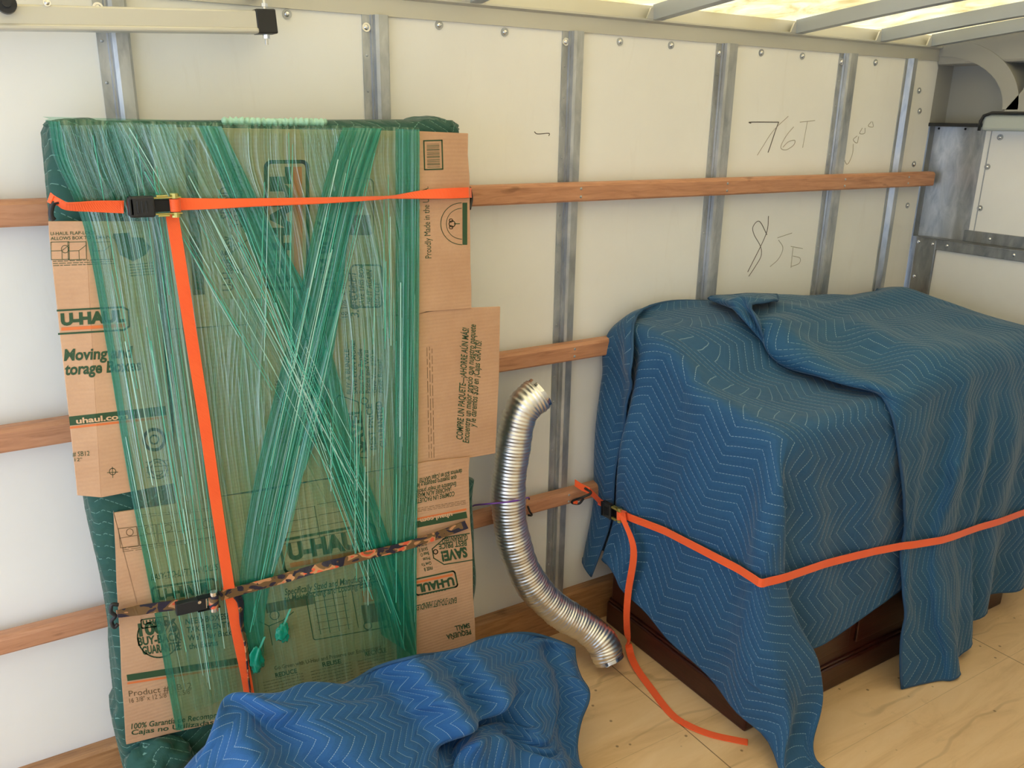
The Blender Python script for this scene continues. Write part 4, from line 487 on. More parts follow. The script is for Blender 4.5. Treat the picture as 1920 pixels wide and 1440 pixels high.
0,0,0,0,0,0,0,0,0,0,8,7,3,1,0,1,0,0,0,0,0,0,1,-1,0,1,0,1,1,1,2,1,0,0,0,0,0,0,2,0,0,1,-1,0,0,-1,-2,0,-1,-1,0,0,0,0,0,0,-1,1,0,0,-1,0,1,-1,1,0,0,0,0,0,-1,1,0,0,0,0,0,0,0,0,0,0,0,0,0,0,0,15,3,2,0,0,-1,0,0,1,0,0,0,-1,1,0,0,0,1,0,2,2,0,2,0,-1,1,-1,1,1,1,1,-1,0,0,-1,-1,0,-1,-1,-1,0,0,0,-1,0,1,0,0,0,0,0,0,0,0,-1,1,0,0,0,0,0,-1,1,0,0,-1,1,0,0,0,0,0,0,0,0,0,0,13,1,2,2,1,0,0,1,-1,0,0,1,0,-1,0,0,0,1,0,1,1,2,1,1,1,-1,1,0,1,1,0,0,1,-1,-1,0,-1,-2,0,0,-1,-1,0,1,0,0,0,0,-1,0,1,0,-1,1,0,-1,0,0,0,0,1,0,-1,1,0,0,0,-1,1,0,0,0,0,0,0,0,0,9,2,1,2,2,2,1,0,0,1,0,-1,1,0,0,0,0,0,1,0,0,2,1,2,1,0,-1,1,0,1,1,0,0,-1,0,-1,-1,0,-1,-1,1,-1,0,0,0,-1,1,0,0,0,-1,0,1,-1,1,0,0,0,0,0,-1,1,0,-1,1,0,0,0,0,0,0,0,0,0,0,0,0,9,0,1,1,2,2,1,2,1,0,1,1,-1,0,0,1,0,-1,0,0,1,1,2,1,1,1,0,-1,1,1,1,1,-1,0,0,-1,-1,-1,-1,0,-1,0,-1,0,1,0,0,-1,1,0,0,0,-1,1,-1,1,0,0,0,0,0,0,0,0,0,0,0,0,0,-1,1,0,0,0,0,0,0,9,0,1,0,0,
1,3,0,2,2,1,0,0,1,0,0,0,0,0,0,0,0,1,1,2,2,1,0,0,1,1,0,0,0,-1,-1,0,-1,-1,-1,0,0,0,0,0,0,0,0,0,0,0,-1,1,-1,0,0,1,0,-1,0,1,-1,1,0,0,0,0,0,0,0,0,0,0,0,0,0,1,8,1,-1,0,1,0,0,2,2,1,1,1,2,0,1,0,0,0,0,1,0,0,0,2,1,2,1,1,0,0,1,1,0,0,-1,0,-1,-1,-1,0,-1,0,0,0,-1,1,-1,1,0,0,0,0,-1,0,1,0,-1,0,1,0,-1,1,-1,0,0,1,0,0,0,0,-1,1,0,0,0,0,0,8,-1,1,0,0,0,0,1,0,1,1,2,2,1,1,1,1,0,1,-1,0,1,0,0,2,1,2,1,0,1,1,1,0,0,-1,0,-2,0,-1,-1,0,-1,1,0,0,0,0,0,0,0,-1,0,0,-1,1,0,1,0,0,0,0,0,0,0,0,0,0,0,0,0,0,0,0,0,0,0,0,7,1,-1,1,-1,1,0,0,0,0,2,1,0,2,2,1,1,2,0,1,0,-1,1,0,0,1,3,2,1,0,1,0,1,0,0,-2,0,-1,0,-1,-1,0,0,0,0,0,0,0,0,-1,1,0,-1,0,0,1,0,0,0,-1,1,-1,1,0,0,0,-1,1,-1,1,0,0,0,0,0,0,0,7,-1,1,0,1,-1,1,-1,1,0,0,0,2,1,0,2,1,1,2,0,1,1,0,0,0,1,1,3,2,1,0,2,0,-1,0,0,-1,-1,-1,-1,0,0,0,0,0,-1,1,-1,0,1,0,0,0,0,-1,0,1,0,-1,1,0,0,-1,1,0,0,1,-1,0,0,0,0,0,0,0,0,0,6,1,0,0,-1,1,0,1,-1,1,0,0,0,0,1,0,2,2,0,2,
2,1,0,1,0,1,0,1,3,2,1,1,1,0,-1,-1,0,-1,-1,0,-1,0,-1,1,0,0,0,0,0,0,0,0,0,-1,0,0,0,0,1,0,-1,1,0,0,0,-1,1,0,0,0,0,0,0,0,0,0,0,5,1,0,0,1,0,1,-1,1,0,0,0,0,0,1,0,1,0,1,2,1,1,2,1,1,0,1,0,2,3,2,1,1,0,-1,0,-2,-1,0,-1,-1,1,0,0,0,0,-1,1,0,0,0,-1,1,0,-1,0,0,1,-1,0,1,-1,1,-1,1,1,-1,0,0,0,0,0,0,0,0,1,0,7,-1,1,0,1,0,-1,2,0,0,-1,1,0,0,0,0,-1,1,1,0,1,2,1,1,2,1,0,1,1,2,3,2,2,-1,1,-2,0,-1,-1,0,-1,-1,1,-1,0,0,1,0,0,0,-1,1,-1,0,1,0,0,-1,1,0,-1,1,0,0,0,-1,0,0,1,0,0,0,0,0,0,0,0,6,1,0,0,0,1,0,0,0,0,1,0,0,0,0,0,0,-1,1,0,0,0,1,2,1,1,2,1,1,1,3,4,2,1,-1,0,-1,-1,-1,-1,0,0,0,0,0,0,0,0,-1,0,1,0,0,0,-1,0,0,1,-1,0,1,0,0,0,0,0,0,0,0,0,0,0,0,0,0,0,0,6,0,0,1,0,0,1,0,0,0,1,0,0,0,0,0,0,0,-1,1,0,0,0,0,1,1,2,2,0,2,2,3,4,2,0,-1,-1,0,-1,-1,0,0,0,0,0,0,0,-1,1,0,0,0,0,0,0,0,0,-1,1,0,0,0,-1,1,0,0,0,0,-1,1,0,0,0,0,1,-1,0,6,0,0,1,0,0,0,0,1,1,-1,0,1,0,0,1,0,0,0,-1,0,0,0,0,0,1,0,1,2,1,1,2,6,5,0,
0,-1,-1,-1,0,-1,0,0,0,0,0,-1,1,-1,0,0,0,0,0,1,-1,0,0,0,0,0,0,1,0,0,0,0,0,0,0,0,0,0,1,-1,0,0,6,0,1,-1,1,0,1,0,0,0,1,0,0,1,0,-1,1,0,0,0,0,-1,0,0,0,0,0,0,1,1,1,2,2,9,4,-1,-1,-1,-1,-1,0,0,0,0,0,0,0,-1,0,0,0,0,1,0,0,0,-1,1,-1,1,0,0,0,0,-1,1,0,-1,1,0,0,0,0,0,0,0,0,6,1,-1,1,0,1,-1,1,1,0,0,1,-1,0,0,1,-1,0,0,0,0,1,0,0,0,0,0,-1,0,0,1,1,4,5,8,1,-2,-2,0,-1,0,0,0,0,0,0,0,-1,0,0,-1,0,-1,2,0,0,0,0,1,-1,1,0,0,0,0,-1,0,1,0,-1,1,0,1,-1,0,0,0,7,-1,1,0,1,0,1,-1,0,1,0,0,0,1,0,-1,1,0,0,0,0,0,-1,0,0,0,0,1,0,0,0,0,1,3,6,5,3,-2,-1,0,-1,0,0,0,0,-1,0,1,0,-1,0,0,-1,-1,-1,1,1,0,1,1,-1,1,0,0,0,0,0,-1,1,0,0,0,0,0,0,0,0,7,1,0,0,0,0,0,1,0,0,0,0,1,0,0,0,0,0,0,0,-1,0,1,0,0,0,0,0,0,-1,0,1,-2,-3,3,7,7,4,-1,-1,1,-1,0,0,-1,1,0,0,0,-1,0,-1,0,1,0,-1,-2,1,0,2,1,-1,1,-1,1,0,-2,2,-1,1,0,0,0,0,0,0,0,9,0,0,0,0,0,1,0,0,0,0,0,0,0,0,0,0,0,-1,0,1,0,0,0,0,0,-1,0,0,1,0,-2,0,-1,-4,-1,9,9,4,0,0,0,0,0,0,0,0,0,-1,1,
-1,-1,-1,1,2,-1,-1,-4,0,3,2,1,0,0,-1,0,0,1,0,0,0,0,0,0,0,0,0,9,0,0,1,-1,1,-1,1,0,0,0,0,0,0,0,0,-1,0,1,0,0,0,-1,0,0,0,1,0,-1,0,0,1,-2,-1,-4,-3,0,9,9,4,1,0,0,0,0,0,-1,0,0,-1,-1,-1,-1,2,2,1,0,0,-4,-3,3,4,2,0,-1,-2,0,1,1,0,0,0,0,0,1,0,0,10,0,0,0,0,0,0,0,0,0,0,1,-1,0,0,0,0,0,-1,0,0,0,1,0,-1,0,0,0,1,-1,0,0,0,-2,-3,-1,-3,-1,7,9,3,1,-1,0,1,-1,0,0,0,0,0,-1,-1,0,0,2,2,1,2,-5,-4,2,3,0,0,0,1,-2,1,0,0,1,-1,1,-1,0,0,11,0,0,0,0,0,0,-1,1,0,0,-1,1,-1,0,0,0,-1,1,0,-1,0,0,0,1,-1,0,0,0,1,0,-1,0,-2,-4,1,-1,-2,-2,3,4,1,0,-1,-1,1,1,0,0,1,2,2,1,-6,-7,1,6,4,3,4,-2,-4,1,1,-1,0,-1,1,-1,0,1,-1,1,-1,0,1,1,13,0,0,-1,0,-1,1,0,-1,0,0,0,0,0,-1,0,0,0,0,0,0,0,0,-1,0,1,0,0,-1,0,0,0,-1,-1,-3,-1,1,-1,-2,-3,-1,0,-1,0,-1,-1,-1,-1,0,-1,-1,0,1,0,6,2,0,1,2,3,5,1,-1,-2,-1,-2,-3,0,0,0,0,1,0,1,0,0,-1,13,0,-1,1,0,0,-1,0,0,-1,1,-1,0,-1,1,-1,0,0,0,0,0,0,0,0,0,0,0,-1,1,0,0,0,-3,-1,-2,0,-1,0,0,-1,0,-1,1,-1,0,0,0,0,-1,0,0,0,0,0,1,1,-2,1,1,0,0,1,-1,0,-1,
0,1,-1,1,0,0,1,-1,0,1,0,0,13,0,1,-2,0,0,0,0,-1,1,-1,0,-1,1,-1,1,-1,1,-1,0,0,0,0,0,0,0,0,0,0,0,0,-1,-2,-1,-2,-1,1,0,-1,0,-1,1,-1,0,1,0,-1,0,1,-1,0,0,0,0,0,-1,1,-1,0,0,0,0,-1,1,0,0,0,1,0,0,0,-1,1,-1,1,-1,0,13,0,0,1,-1,0,0,-1,0,-1,0,0,0,0,-1,0,1,-1,1,-1,1,-1,0,1,-1,0,0,0,0,0,0,-1,-3,-2,2,-2,-1,0,0,0,0,0,0,0,0,-1,1,-1,0,1,0,-1,0,0,0,0,-1,1,-1,0,0,0,0,-1,0,1,0,1,-1,1,-1,1,-1,1,-1,1,0,14,0,-1,0,1,0,-1,0,0,0,-1,0,0,-1,0,0,-1,1,-1,1,0,0,0,-1,1,0,0,0,0,0,0,2,4,-7,-1,-5,0,0,0,-1,0,0,0,0,0,0,0,0,0,-1,0,1,-1,0,0,0,0,-1,0,0,0,0,0,0,0,0,0,0,1,0,0,-1,1,0,0,0,0,13,0,1,0,0,0,0,0,0,-1,0,0,-1,-1,1,-1,1,-1,1,-1,0,1,-1,1,0,-1,0,1,0,-1,0,1,4,4,-6,-7,-4,0,0,1,0,-1,0,1,-1,0,0,0,0,0,0,-1,1,-1,0,0,0,0,0,0,-1,0,0,0,0,-1,2,-1,0,0,1,0,0,0,0,0,0,15,0,0,0,0,-1,1,0,-1,1,-1,0,-1,1,-1,0,0,0,0,0,0,-1,1,-1,0,1,-1,0,0,0,0,-1,0,9,3,-6,-10,-4,0,0,0,1,0,-1,0,1,-1,0,0,0,0,0,-1,1,-1,0,0,0,-1,0,1,-1,0,0,0,0,1,0,0,0,0,0,0,0,0,-1,0,13,0,1,
0,0,1,-1,1,0,0,0,-1,1,-1,1,0,0,0,-1,1,-1,0,0,0,-1,0,0,-1,0,0,0,0,2,0,5,0,-5,-8,-2,-1,0,0,0,0,1,-1,0,1,-1,1,-1,0,0,0,0,0,-1,0,0,0,-1,0,0,0,0,0,0,1,0,0,0,0,0,0,0,0,0,8,0,0,1,1,0,1,-1,2,-1,1,0,0,1,0,0,0,1,0,0,0,0,0,0,0,-1,0,0,-1,0,0,0,0,2,3,3,-1,-7,-7,-1,0,-1,1,0,-1,1,0,-1,1,-1,0,0,0,-1,1,-1,1,-1,0,0,0,0,-1,0,0,0,1,0,-1,1,0,0,0,0,0,0,0,-1,1,0,0,0,1,1,1,-1,1,0,1,1,0,0,2,0,0,1,1,1,0,0,1,0,1,0,0,0,0,-1,1,0,0,5,2,0,-2,-7,-6,-1,1,-1,0,1,-1,0,1,-1,0,1,0,0,0,-1,0,-1,0,1,-1,0,0,0,-1,0,1,0,0,0,-1,1,0,0,0,0,1,0,-6,1,0,1,0,0,-1,1,0,1,0,0,0,1,0,0,1,0,1,0,0,2,1,0,2,0,2,1,1,1,0,0,-1,-1,4,6,1,0,-3,-6,-5,-1,0,1,-1,0,1,-1,1,0,-1,0,0,0,0,0,0,0,-2,0,0,0,-1,1,0,-1,0,0,1,0,-1,1,0,0,0,0,0,-6,0,0,0,0,0,1,-1,1,-1,1,0,0,0,1,0,-1,1,0,0,1,0,-1,1,0,1,0,0,0,0,1,0,3,4,4,7,2,0,-1,-2,-3,-2,0,0,0,0,0,0,0,0,0,0,0,0,-1,-1,-1,-1,0,-2,-1,-1,0,-1,-1,1,0,-1,1,0,0,0,0,0,0,0,0,-6,0,0,0,0,1,-1,1,0,0,0,1,0,-1,0,0,1,0,
0,0,0,0,1,0,0,0,-1,1,1,1,1,1,0,0,2,4,9,2,1,-1,-1,0,0,0,0,1,-1,1,-1,0,1,0,-1,0,-1,-2,-2,-1,-2,-1,-2,-2,-2,0,0,0,1,0,-2,1,0,0,0,0,0,0,0,-5,-1,1,0,0,-1,1,0,0,1,0,0,0,1,0,0,0,0,0,0,0,0,1,0,0,0,1,0,0,0,1,0,1,1,1,0,7,8,0,0,0,0,0,0,1,-1,1,-1,1,0,-1,0,1,-1,-1,-2,-1,-3,-1,-2,-2,-1,-2,-1,0,0,-1,2,0,-1,0,-1,0,0,0,0,0,-5,1,0,0,0,1,0,0,0,0,0,0,0,0,0,0,1,0,0,0,0,1,-1,0,0,0,1,0,0,1,-1,1,0,1,1,1,2,8,5,0,0,0,0,0,0,0,0,0,0,0,0,0,0,0,-2,-1,-2,-1,-2,-2,-1,-3,-1,-1,1,-1,1,-1,0,-1,1,0,0,0,0,0,0,-3,0,0,0,1,-1,0,0,1,0,0,0,0,0,0,0,0,0,0,0,0,0,0,0,1,0,-1,1,0,0,0,0,1,2,0,0,0,4,8,4,0,-1,1,0,-1,1,0,0,0,0,0,0,0,0,-1,-2,-2,-2,-2,-1,-2,-1,-2,0,-1,1,0,-1,-1,1,0,0,0,0,0,0,0,-3,0,0,0,0,1,0,0,-1,0,1,0,0,0,0,0,0,0,0,0,1,-1,0,1,-1,0,1,-1,0,0,0,-1,-3,3,3,3,0,0,6,6,2,1,-1,0,1,0,-1,1,0,0,0,0,0,0,-1,-1,-2,-1,-2,-2,-1,-2,-1,-1,1,-1,-2,0,1,0,-1,0,-1,0,0,0,1,-2,0,0,0,0,-1,1,0,0,0,0,0,0,0,1,0,-1,0,0,1,-1,0,1,-1,0,1,-1,0,0,-1,0,-2,-3,
-3,7,7,-1,0,2,7,4,1,1,0,0,-1,1,0,-1,1,0,0,0,0,0,-1,1,-1,0,0,-1,1,0,0,-1,0,-5,-2,1,0,0,-2,0,-2,-2,0,-1,0,-1,0,0,-1,1,-1,0,0,0,0,0,0,0,-1,1,0,0,0,-1,1,0,-1,0,0,0,0,0,-1,0,0,1,-1,-8,-2,15,4,-2,-1,1,5,2,0,0,0,1,0,-1,1,-1,1,0,0,0,-1,1,-1,1,0,0,1,-1,0,0,0,0,0,-2,-3,-3,-5,1,0,1,2,0,0,-2,1,-1,0,0,-1,0,0,1,0,-1,1,0,0,0,-1,0,1,0,0,-1,0,0,0,1,-1,-1,0,1,0,0,0,3,2,-12,2,15,-3,-2,0,1,0,0,0,0,0,0,0,0,0,-1,1,0,0,0,0,0,0,0,1,-1,0,0,1,0,-1,-4,-2,-1,-1,4,1,1,1,0,0,0,-4,0,0,0,0,1,0,0,0,0,1,-1,0,1,0,0,0,-1,0,1,0,0,0,0,-1,0,1,0,0,0,0,1,1,3,0,-17,7,10,-1,0,-1,1,0,0,0,-1,0,1,-1,1,0,-1,0,0,1,0,0,0,0,0,0,0,1,-1,1,0,-2,-2,-1,2,1,0,0,0,0,0,0,-5,0,1,0,1,-1,1,0,0,0,0,0,1,-1,0,0,0,0,0,-1,1,0,0,0,0,0,0,-1,0,0,-1,0,0,6,9,-7,-13,16,-1,-3,0,0,0,0,-1,1,0,-1,1,-1,1,0,0,0,-1,0,1,-1,1,-1,1,0,0,0,0,0,1,-2,0,0,0,0,0,0,0,0,0,-4,0,0,0,0,0,0,0,0,0,0,0,0,0,0,0,0,0,1,0,-1,0,0,0,-1,0,0,0,-1,-1,0,-2,1,2,8,11,-13,-2,5,0,-1,0,0,-1,1,0,-1,1,
-1,1,-1,0,0,0,1,-1,0,1,-1,1,-1,1,0,0,0,0,-1,0,0,1,-1,0,0,0,0,0,0,-5,0,0,0,0,0,0,0,0,1,-1,1,0,0,0,0,0,0,-2,0,0,0,-1,0,0,-1,-1,0,0,-1,0,1,0,0,4,13,2,-15,11,-1,-2,-1,0,0,0,0,0,0,0,-1,0,0,0,0,0,1,-1,0,1,-1,1,-1,0,1,0,0,-2,1,1,-1,1,0,0,0,1,-1,0,-5,0,0,0,-1,1,0,0,0,-1,1,-1,0,0,0,0,-1,0,0,0,-1,-1,0,-1,0,-1,0,0,1,1,0,0,0,1,0,9,13,-10,-3,5,-1,-2,0,0,-1,0,0,-1,0,0,0,0,0,0,0,0,1,-1,0,1,-1,1,0,-1,0,-2,2,-1,1,2,0,0,0,0,-1,1,-1,-5,-1,0,0,1,-1,0,0,0,0,0,0,0,0,-1,0,0,-1,0,-1,-1,0,0,-1,0,1,1,0,-1,0,0,0,0,0,1,2,12,7,-14,-2,8,3,-1,-1,-1,-2,-1,0,-1,0,0,0,1,0,0,0,0,0,0,0,2,1,-2,-3,-5,-2,7,3,0,0,0,0,0,0,0,-1,1,-6,0,0,0,-1,1,-1,0,0,1,-1,1,-1,0,0,-1,0,0,-1,0,1,-1,0,1,0,0,-1,0,1,-1,0,0,0,0,2,1,6,12,2,-9,-7,-2,0,1,1,1,1,0,1,0,0,0,-1,-1,0,0,0,1,-1,0,-1,-2,-2,-4,-4,1,2,7,2,-1,-2,-1,-1,-1,-1,1,0,-6,1,-1,0,1,-1,0,0,0,-1,1,-1,0,0,0,0,0,-1,0,0,0,1,0,0,0,0,0,-1,-1,1,-1,0,-2,-1,-2,4,3,3,12,5,-5,-2,1,0,1,0,-1,0,-1,-2,-1,-2,-2,0,-2,-1,-1,-1,0,-1,-3,-5,0,
-2,1,1,-1,0,0,0,0,-1,0,-1,0,-1,0,-5,0,0,0,-1,0,0,0,0,0,-1,0,0,0,0,-1,-1,1,0,0,0,1,0,-1,0,0,-1,1,-1,-1,1,-2,-1,0,-1,1,8,4,-2,10,8,4,-1,-1,-3,-2,-1,-3,-3,-1,-2,-1,-2,-2,-1,-2,-1,-2,-1,-2,-3,-5,4,0,0,0,-2,-2,-1,-1,0,0,0,0,0,-1,-1])
BAKE['B'] = (52, 71, [
2317,37,38,21,35,11,29,-10,10,9,23,32,-7,2,12,-8,2,17,18,20,21,19,11,16,19,15,10,-4,7,16,19,13,15,12,17,19,19,18,17,16,20,23,22,23,23,23,23,24,26,23,21,18,-6,-2,-4,10,-7,16,-14,16,-9,-6,-4,-3,11,-1,1,15,-8,-6,-1,0,-1,-1,4,-1,-1,2,-3,6,-4,0,-1,2,-2,2,1,-1,0,1,0,1,0,-1,1,0,0,-1,1,0,-1,0,0,0,-5,1,-4,-2,1,6,10,-2,-6,-5,-4,2,6,-1,0,7,3,-8,-1,-1,0,0,1,0,1,0,-3,0,2,1,0,0,0,1,-1,1,0,0,1,0,1,0,-1,1,0,0,-1,1,-1,0,0,0,-3,0,0,-2,2,-1,3,-1,-2,-2,-3,0,6,0,-2,2,11,-7,-1,-2,0,-1,-1,1,1,1,1,-4,1,1,1,0,0,0,1,0,1,0,0,1,-1,0,1,-1,0,1,0,-1,1,0,-1,0,-3,0,-1,2,0,0,-5,2,0,-1,-3,-1,5,2,-3,2,5,2,-5,0,-1,0,-1,1,1,1,1,-3,1,1,-1,1,1,0,0,0,0,0,1,0,0,1,0,0,0,-1,1,0,0,-1,0,-1,-1,0,1,-3,0,-1,-5,-3,2,1,1,-2,3,4,-1,-1,2,6,-5,0,1,0,-3,1,0,1,1,-1,0,0,0,1,1,0,-1,1,0,1,-1,1,1,-1,0,1,-1,1,-1,1,-1,0,0,0,-1,-2,-2,1,0,-3,-5,0,4,1,-1,-2,3,4,-1,-2,-1,3,2,1,-1,-2,0,0,1,0,2,-1,0,0,1,-1,1,0,1,0,0,0,1,0,0,1,0,-1,1,0,0,0,0,0,-1,-1,0,-1,1,-2,-3,-3,-1,2,-2,1,2,-3,1,2,1,0,-2,4,3,1,-2,-5,2,1,0,-2,3,0,1,-1,0,1,0,0,0,0,
1,0,1,1,0,-1,0,1,0,0,0,0,0,-1,0,0,0,-1,0,-4,-4,1,5,1,1,-1,-4,-2,0,4,0,-2,0,3,4,-1,-4,-3,3,1,0,-1,2,1,-1,1,-1,1,0,1,0,0,0,1,0,0,0,1,0,0,0,0,0,0,0,0,-1,-1,20,-16,-5,-9,0,-1,2,11,0,-2,-3,-4,-1,3,0,0,-1,3,2,-1,-2,-2,0,1,1,0,1,4,-2,-1,1,0,0,0,0,1,0,0,1,0,1,-1,1,-1,1,0,1,-1,0,-1,0,0,-8,9,-8,-1,0,-2,4,5,1,1,-3,-4,-2,1,2,-1,1,0,1,-1,0,1,-1,1,0,1,-1,6,-2,-1,0,0,0,0,1,0,1,0,0,1,-1,1,-1,1,0,0,0,0,-1,1,-1,-1,2,-4,-10,3,2,1,1,-1,2,2,0,-3,-2,1,2,-2,1,1,-1,-3,0,6,-1,-1,1,-1,0,5,0,-2,0,0,1,-1,0,1,0,1,0,0,1,0,0,0,0,0,0,0,0,-1,0,-1,-1,-5,7,-6,-3,2,0,1,4,5,-2,-5,-4,0,2,-1,0,1,0,-1,-2,1,2,1,0,0,-1,4,1,0,-1,1,-1,1,0,0,0,0,1,1,-1,0,1,0,0,0,0,0,0,0,-1,0,9,-14,5,-2,-2,-2,0,1,5,2,-1,-3,-4,0,0,0,2,0,0,-1,-1,0,1,1,0,0,1,2,1,-1,1,-1,1,0,0,0,1,0,0,0,1,0,0,0,0,0,0,0,0,-1,-1,0,5,-6,-2,4,-5,-2,-1,0,4,3,2,-2,-5,-2,1,1,0,0,1,-1,0,1,0,1,-1,0,1,2,2,-1,-1,1,0,-1,1,0,0,1,0,0,0,0,1,0,0,0,0,0,0,-1,0,-1,-2,5,-4,4,-7,-1,-1,0,3,3,2,-1,-5,-2,-1,2,1,1,-1,1,
-1,0,1,0,-1,-1,2,2,3,-2,0,0,-1,1,0,1,0,0,1,0,0,0,-1,1,0,0,0,0,-1,1,-1,-1,-3,8,-8,2,-2,-2,-1,-1,2,3,3,1,-3,-3,1,-1,1,0,1,-1,0,0,0,1,-1,-1,1,0,1,2,0,0,0,0,0,0,1,0,0,0,0,1,0,0,0,0,-1,0,1,-1,-1,0,-7,7,-3,-1,1,-2,-1,0,1,3,3,1,-2,-1,3,-6,0,1,1,-1,0,1,1,-1,-1,0,1,1,1,0,0,1,0,-1,1,0,0,1,-1,0,1,-1,1,0,0,0,0,0,-1,0,0,-1,-6,1,4,-1,1,-4,-1,0,1,3,3,1,-2,0,-2,3,-2,-1,1,0,0,0,0,0,-1,0,0,1,1,0,1,-1,0,1,0,0,0,0,1,0,-1,1,0,0,-1,0,1,0,-1,-1,0,0,1,-7,7,-4,4,-4,-1,-1,0,2,4,2,0,-2,-3,5,-4,0,0,1,-1,1,0,0,0,-2,0,1,1,1,-1,0,0,1,0,0,1,0,-1,0,0,0,1,0,0,0,0,-1,1,-1,-1,0,3,-9,3,-3,3,-1,-1,0,1,0,4,4,-1,-3,-3,2,0,0,1,0,0,1,0,0,-1,-1,0,0,1,0,1,0,-1,1,0,0,0,0,1,-1,1,0,-1,0,1,0,-1,1,-1,0,0,0,1,-6,-1,2,0,0,0,0,0,2,2,3,3,-2,-5,0,1,-1,1,1,0,0,0,0,-2,0,0,0,1,1,0,-1,1,0,0,1,0,0,-1,1,-1,1,0,0,0,-1,1,-1,0,-1,0,0,-14,9,-2,3,0,0,0,1,0,0,3,3,0,-4,-2,2,2,-1,-1,2,0,0,0,0,-1,-1,1,0,0,1,0,0,0,0,0,0,0,0,1,-1,1,-1,1,0,0,0,0,0,-1,0,-1,0,-13,10,-1,3,
-3,1,0,-1,1,1,1,3,4,-2,-4,-2,3,0,-1,0,1,0,1,-1,-1,-1,-1,1,1,1,0,0,0,0,1,0,-1,1,-1,1,0,0,0,0,-1,1,-1,0,0,-1,0,0,-7,-3,3,2,-1,3,0,0,0,0,1,2,1,-3,0,-1,2,1,0,0,1,0,1,-1,-3,1,0,0,1,0,1,-1,1,1,-1,0,0,0,1,0,-1,1,0,1,-1,-1,1,0,-1,-1,0,0,-9,-1,1,0,2,2,0,1,0,1,0,3,-3,-1,3,-1,0,1,-1,1,2,1,-1,0,-5,2,1,0,1,1,-1,1,0,0,0,0,0,0,0,0,1,0,0,0,0,0,-1,0,-1,1,-1,1,-7,-2,2,0,0,2,1,0,1,-1,1,0,0,-1,4,-1,0,0,0,-1,3,-1,2,-1,-2,0,0,0,1,1,0,0,0,0,1,-1,0,0,0,1,0,0,0,0,0,-1,1,-1,0,-1,0,0,-9,2,-1,2,3,1,-2,0,-1,1,-1,3,5,0,0,0,-1,-2,-1,0,1,1,-1,0,0,0,0,0,1,-1,0,0,1,0,0,0,0,0,1,-1,1,0,0,-1,0,1,-1,0,-1,-1,1,1,-9,1,1,0,1,1,1,-1,0,0,0,-1,8,5,0,-5,-2,1,-2,-1,2,0,0,0,3,-2,0,-1,0,1,-1,0,1,0,0,0,0,-1,0,2,-1,0,0,0,0,0,0,0,-1,-1,1,2,-9,2,1,-1,0,1,1,-1,0,-1,0,0,6,7,-5,1,-2,-2,1,0,0,0,-1,1,3,0,-1,0,0,0,-1,0,1,0,0,0,-1,1,0,0,0,0,0,0,0,-1,1,-1,0,0,0,2,-8,1,0,0,1,-1,1,1,-1,-1,-1,0,2,5,0,-3,1,1,-1,1,1,0,0,-2,3,1,1,-1,0,-1,1,0,0,0,0,-1,1,0,0,0,
1,-1,-1,0,0,1,-1,0,-1,1,2,1,-9,2,0,1,-1,1,1,-1,0,-1,-1,0,-1,4,6,-3,-1,1,0,0,1,0,-1,0,1,2,0,-1,0,1,-1,1,-1,1,-1,1,0,0,0,0,0,0,0,-1,1,0,0,0,-1,0,2,3,-8,2,0,-1,1,0,0,0,-1,0,-1,-1,-1,3,4,1,0,-1,1,0,0,1,-1,0,3,0,-1,1,-1,1,0,0,1,-1,0,0,0,-1,1,-1,0,1,-1,0,0,1,0,-1,0,1,2,2,-8,1,0,1,0,0,0,1,-1,-2,-1,0,0,0,4,3,-1,0,1,0,0,0,0,1,0,2,0,0,1,-1,1,-1,0,0,0,0,0,0,-1,1,0,-1,1,0,0,0,0,-1,0,2,2,1,-7,0,1,-1,1,1,0,0,-1,-1,0,-2,0,1,2,3,0,0,0,1,1,0,1,-1,1,2,0,0,-1,0,0,1,-1,0,0,0,0,0,0,0,0,0,-1,0,1,0,0,-1,1,2,2,0,-6,-1,0,1,0,0,0,0,0,-1,-1,0,0,-1,2,5,-1,0,0,1,0,1,0,0,1,1,1,0,-1,0,0,0,0,0,0,0,0,0,0,0,0,0,0,0,-1,1,-1,1,0,3,1,0,-7,-3,0,1,0,0,0,1,1,-1,-1,-1,0,1,0,3,1,0,1,1,0,1,1,0,0,2,0,-1,1,0,1,0,-1,0,0,0,0,0,0,0,-1,0,0,0,1,-1,1,0,2,2,0,-1,-8,-3,-3,0,0,1,0,0,1,1,-1,0,0,0,2,0,2,1,1,1,1,1,0,0,2,0,1,0,-1,1,1,-1,0,0,1,0,0,0,-1,0,1,0,0,0,0,0,1,-1,3,0,0,1,-6,3,-9,-2,1,0,1,-1,0,2,0,-1,0,1,-1,3,1,0,1,3,1,-1,1,0,
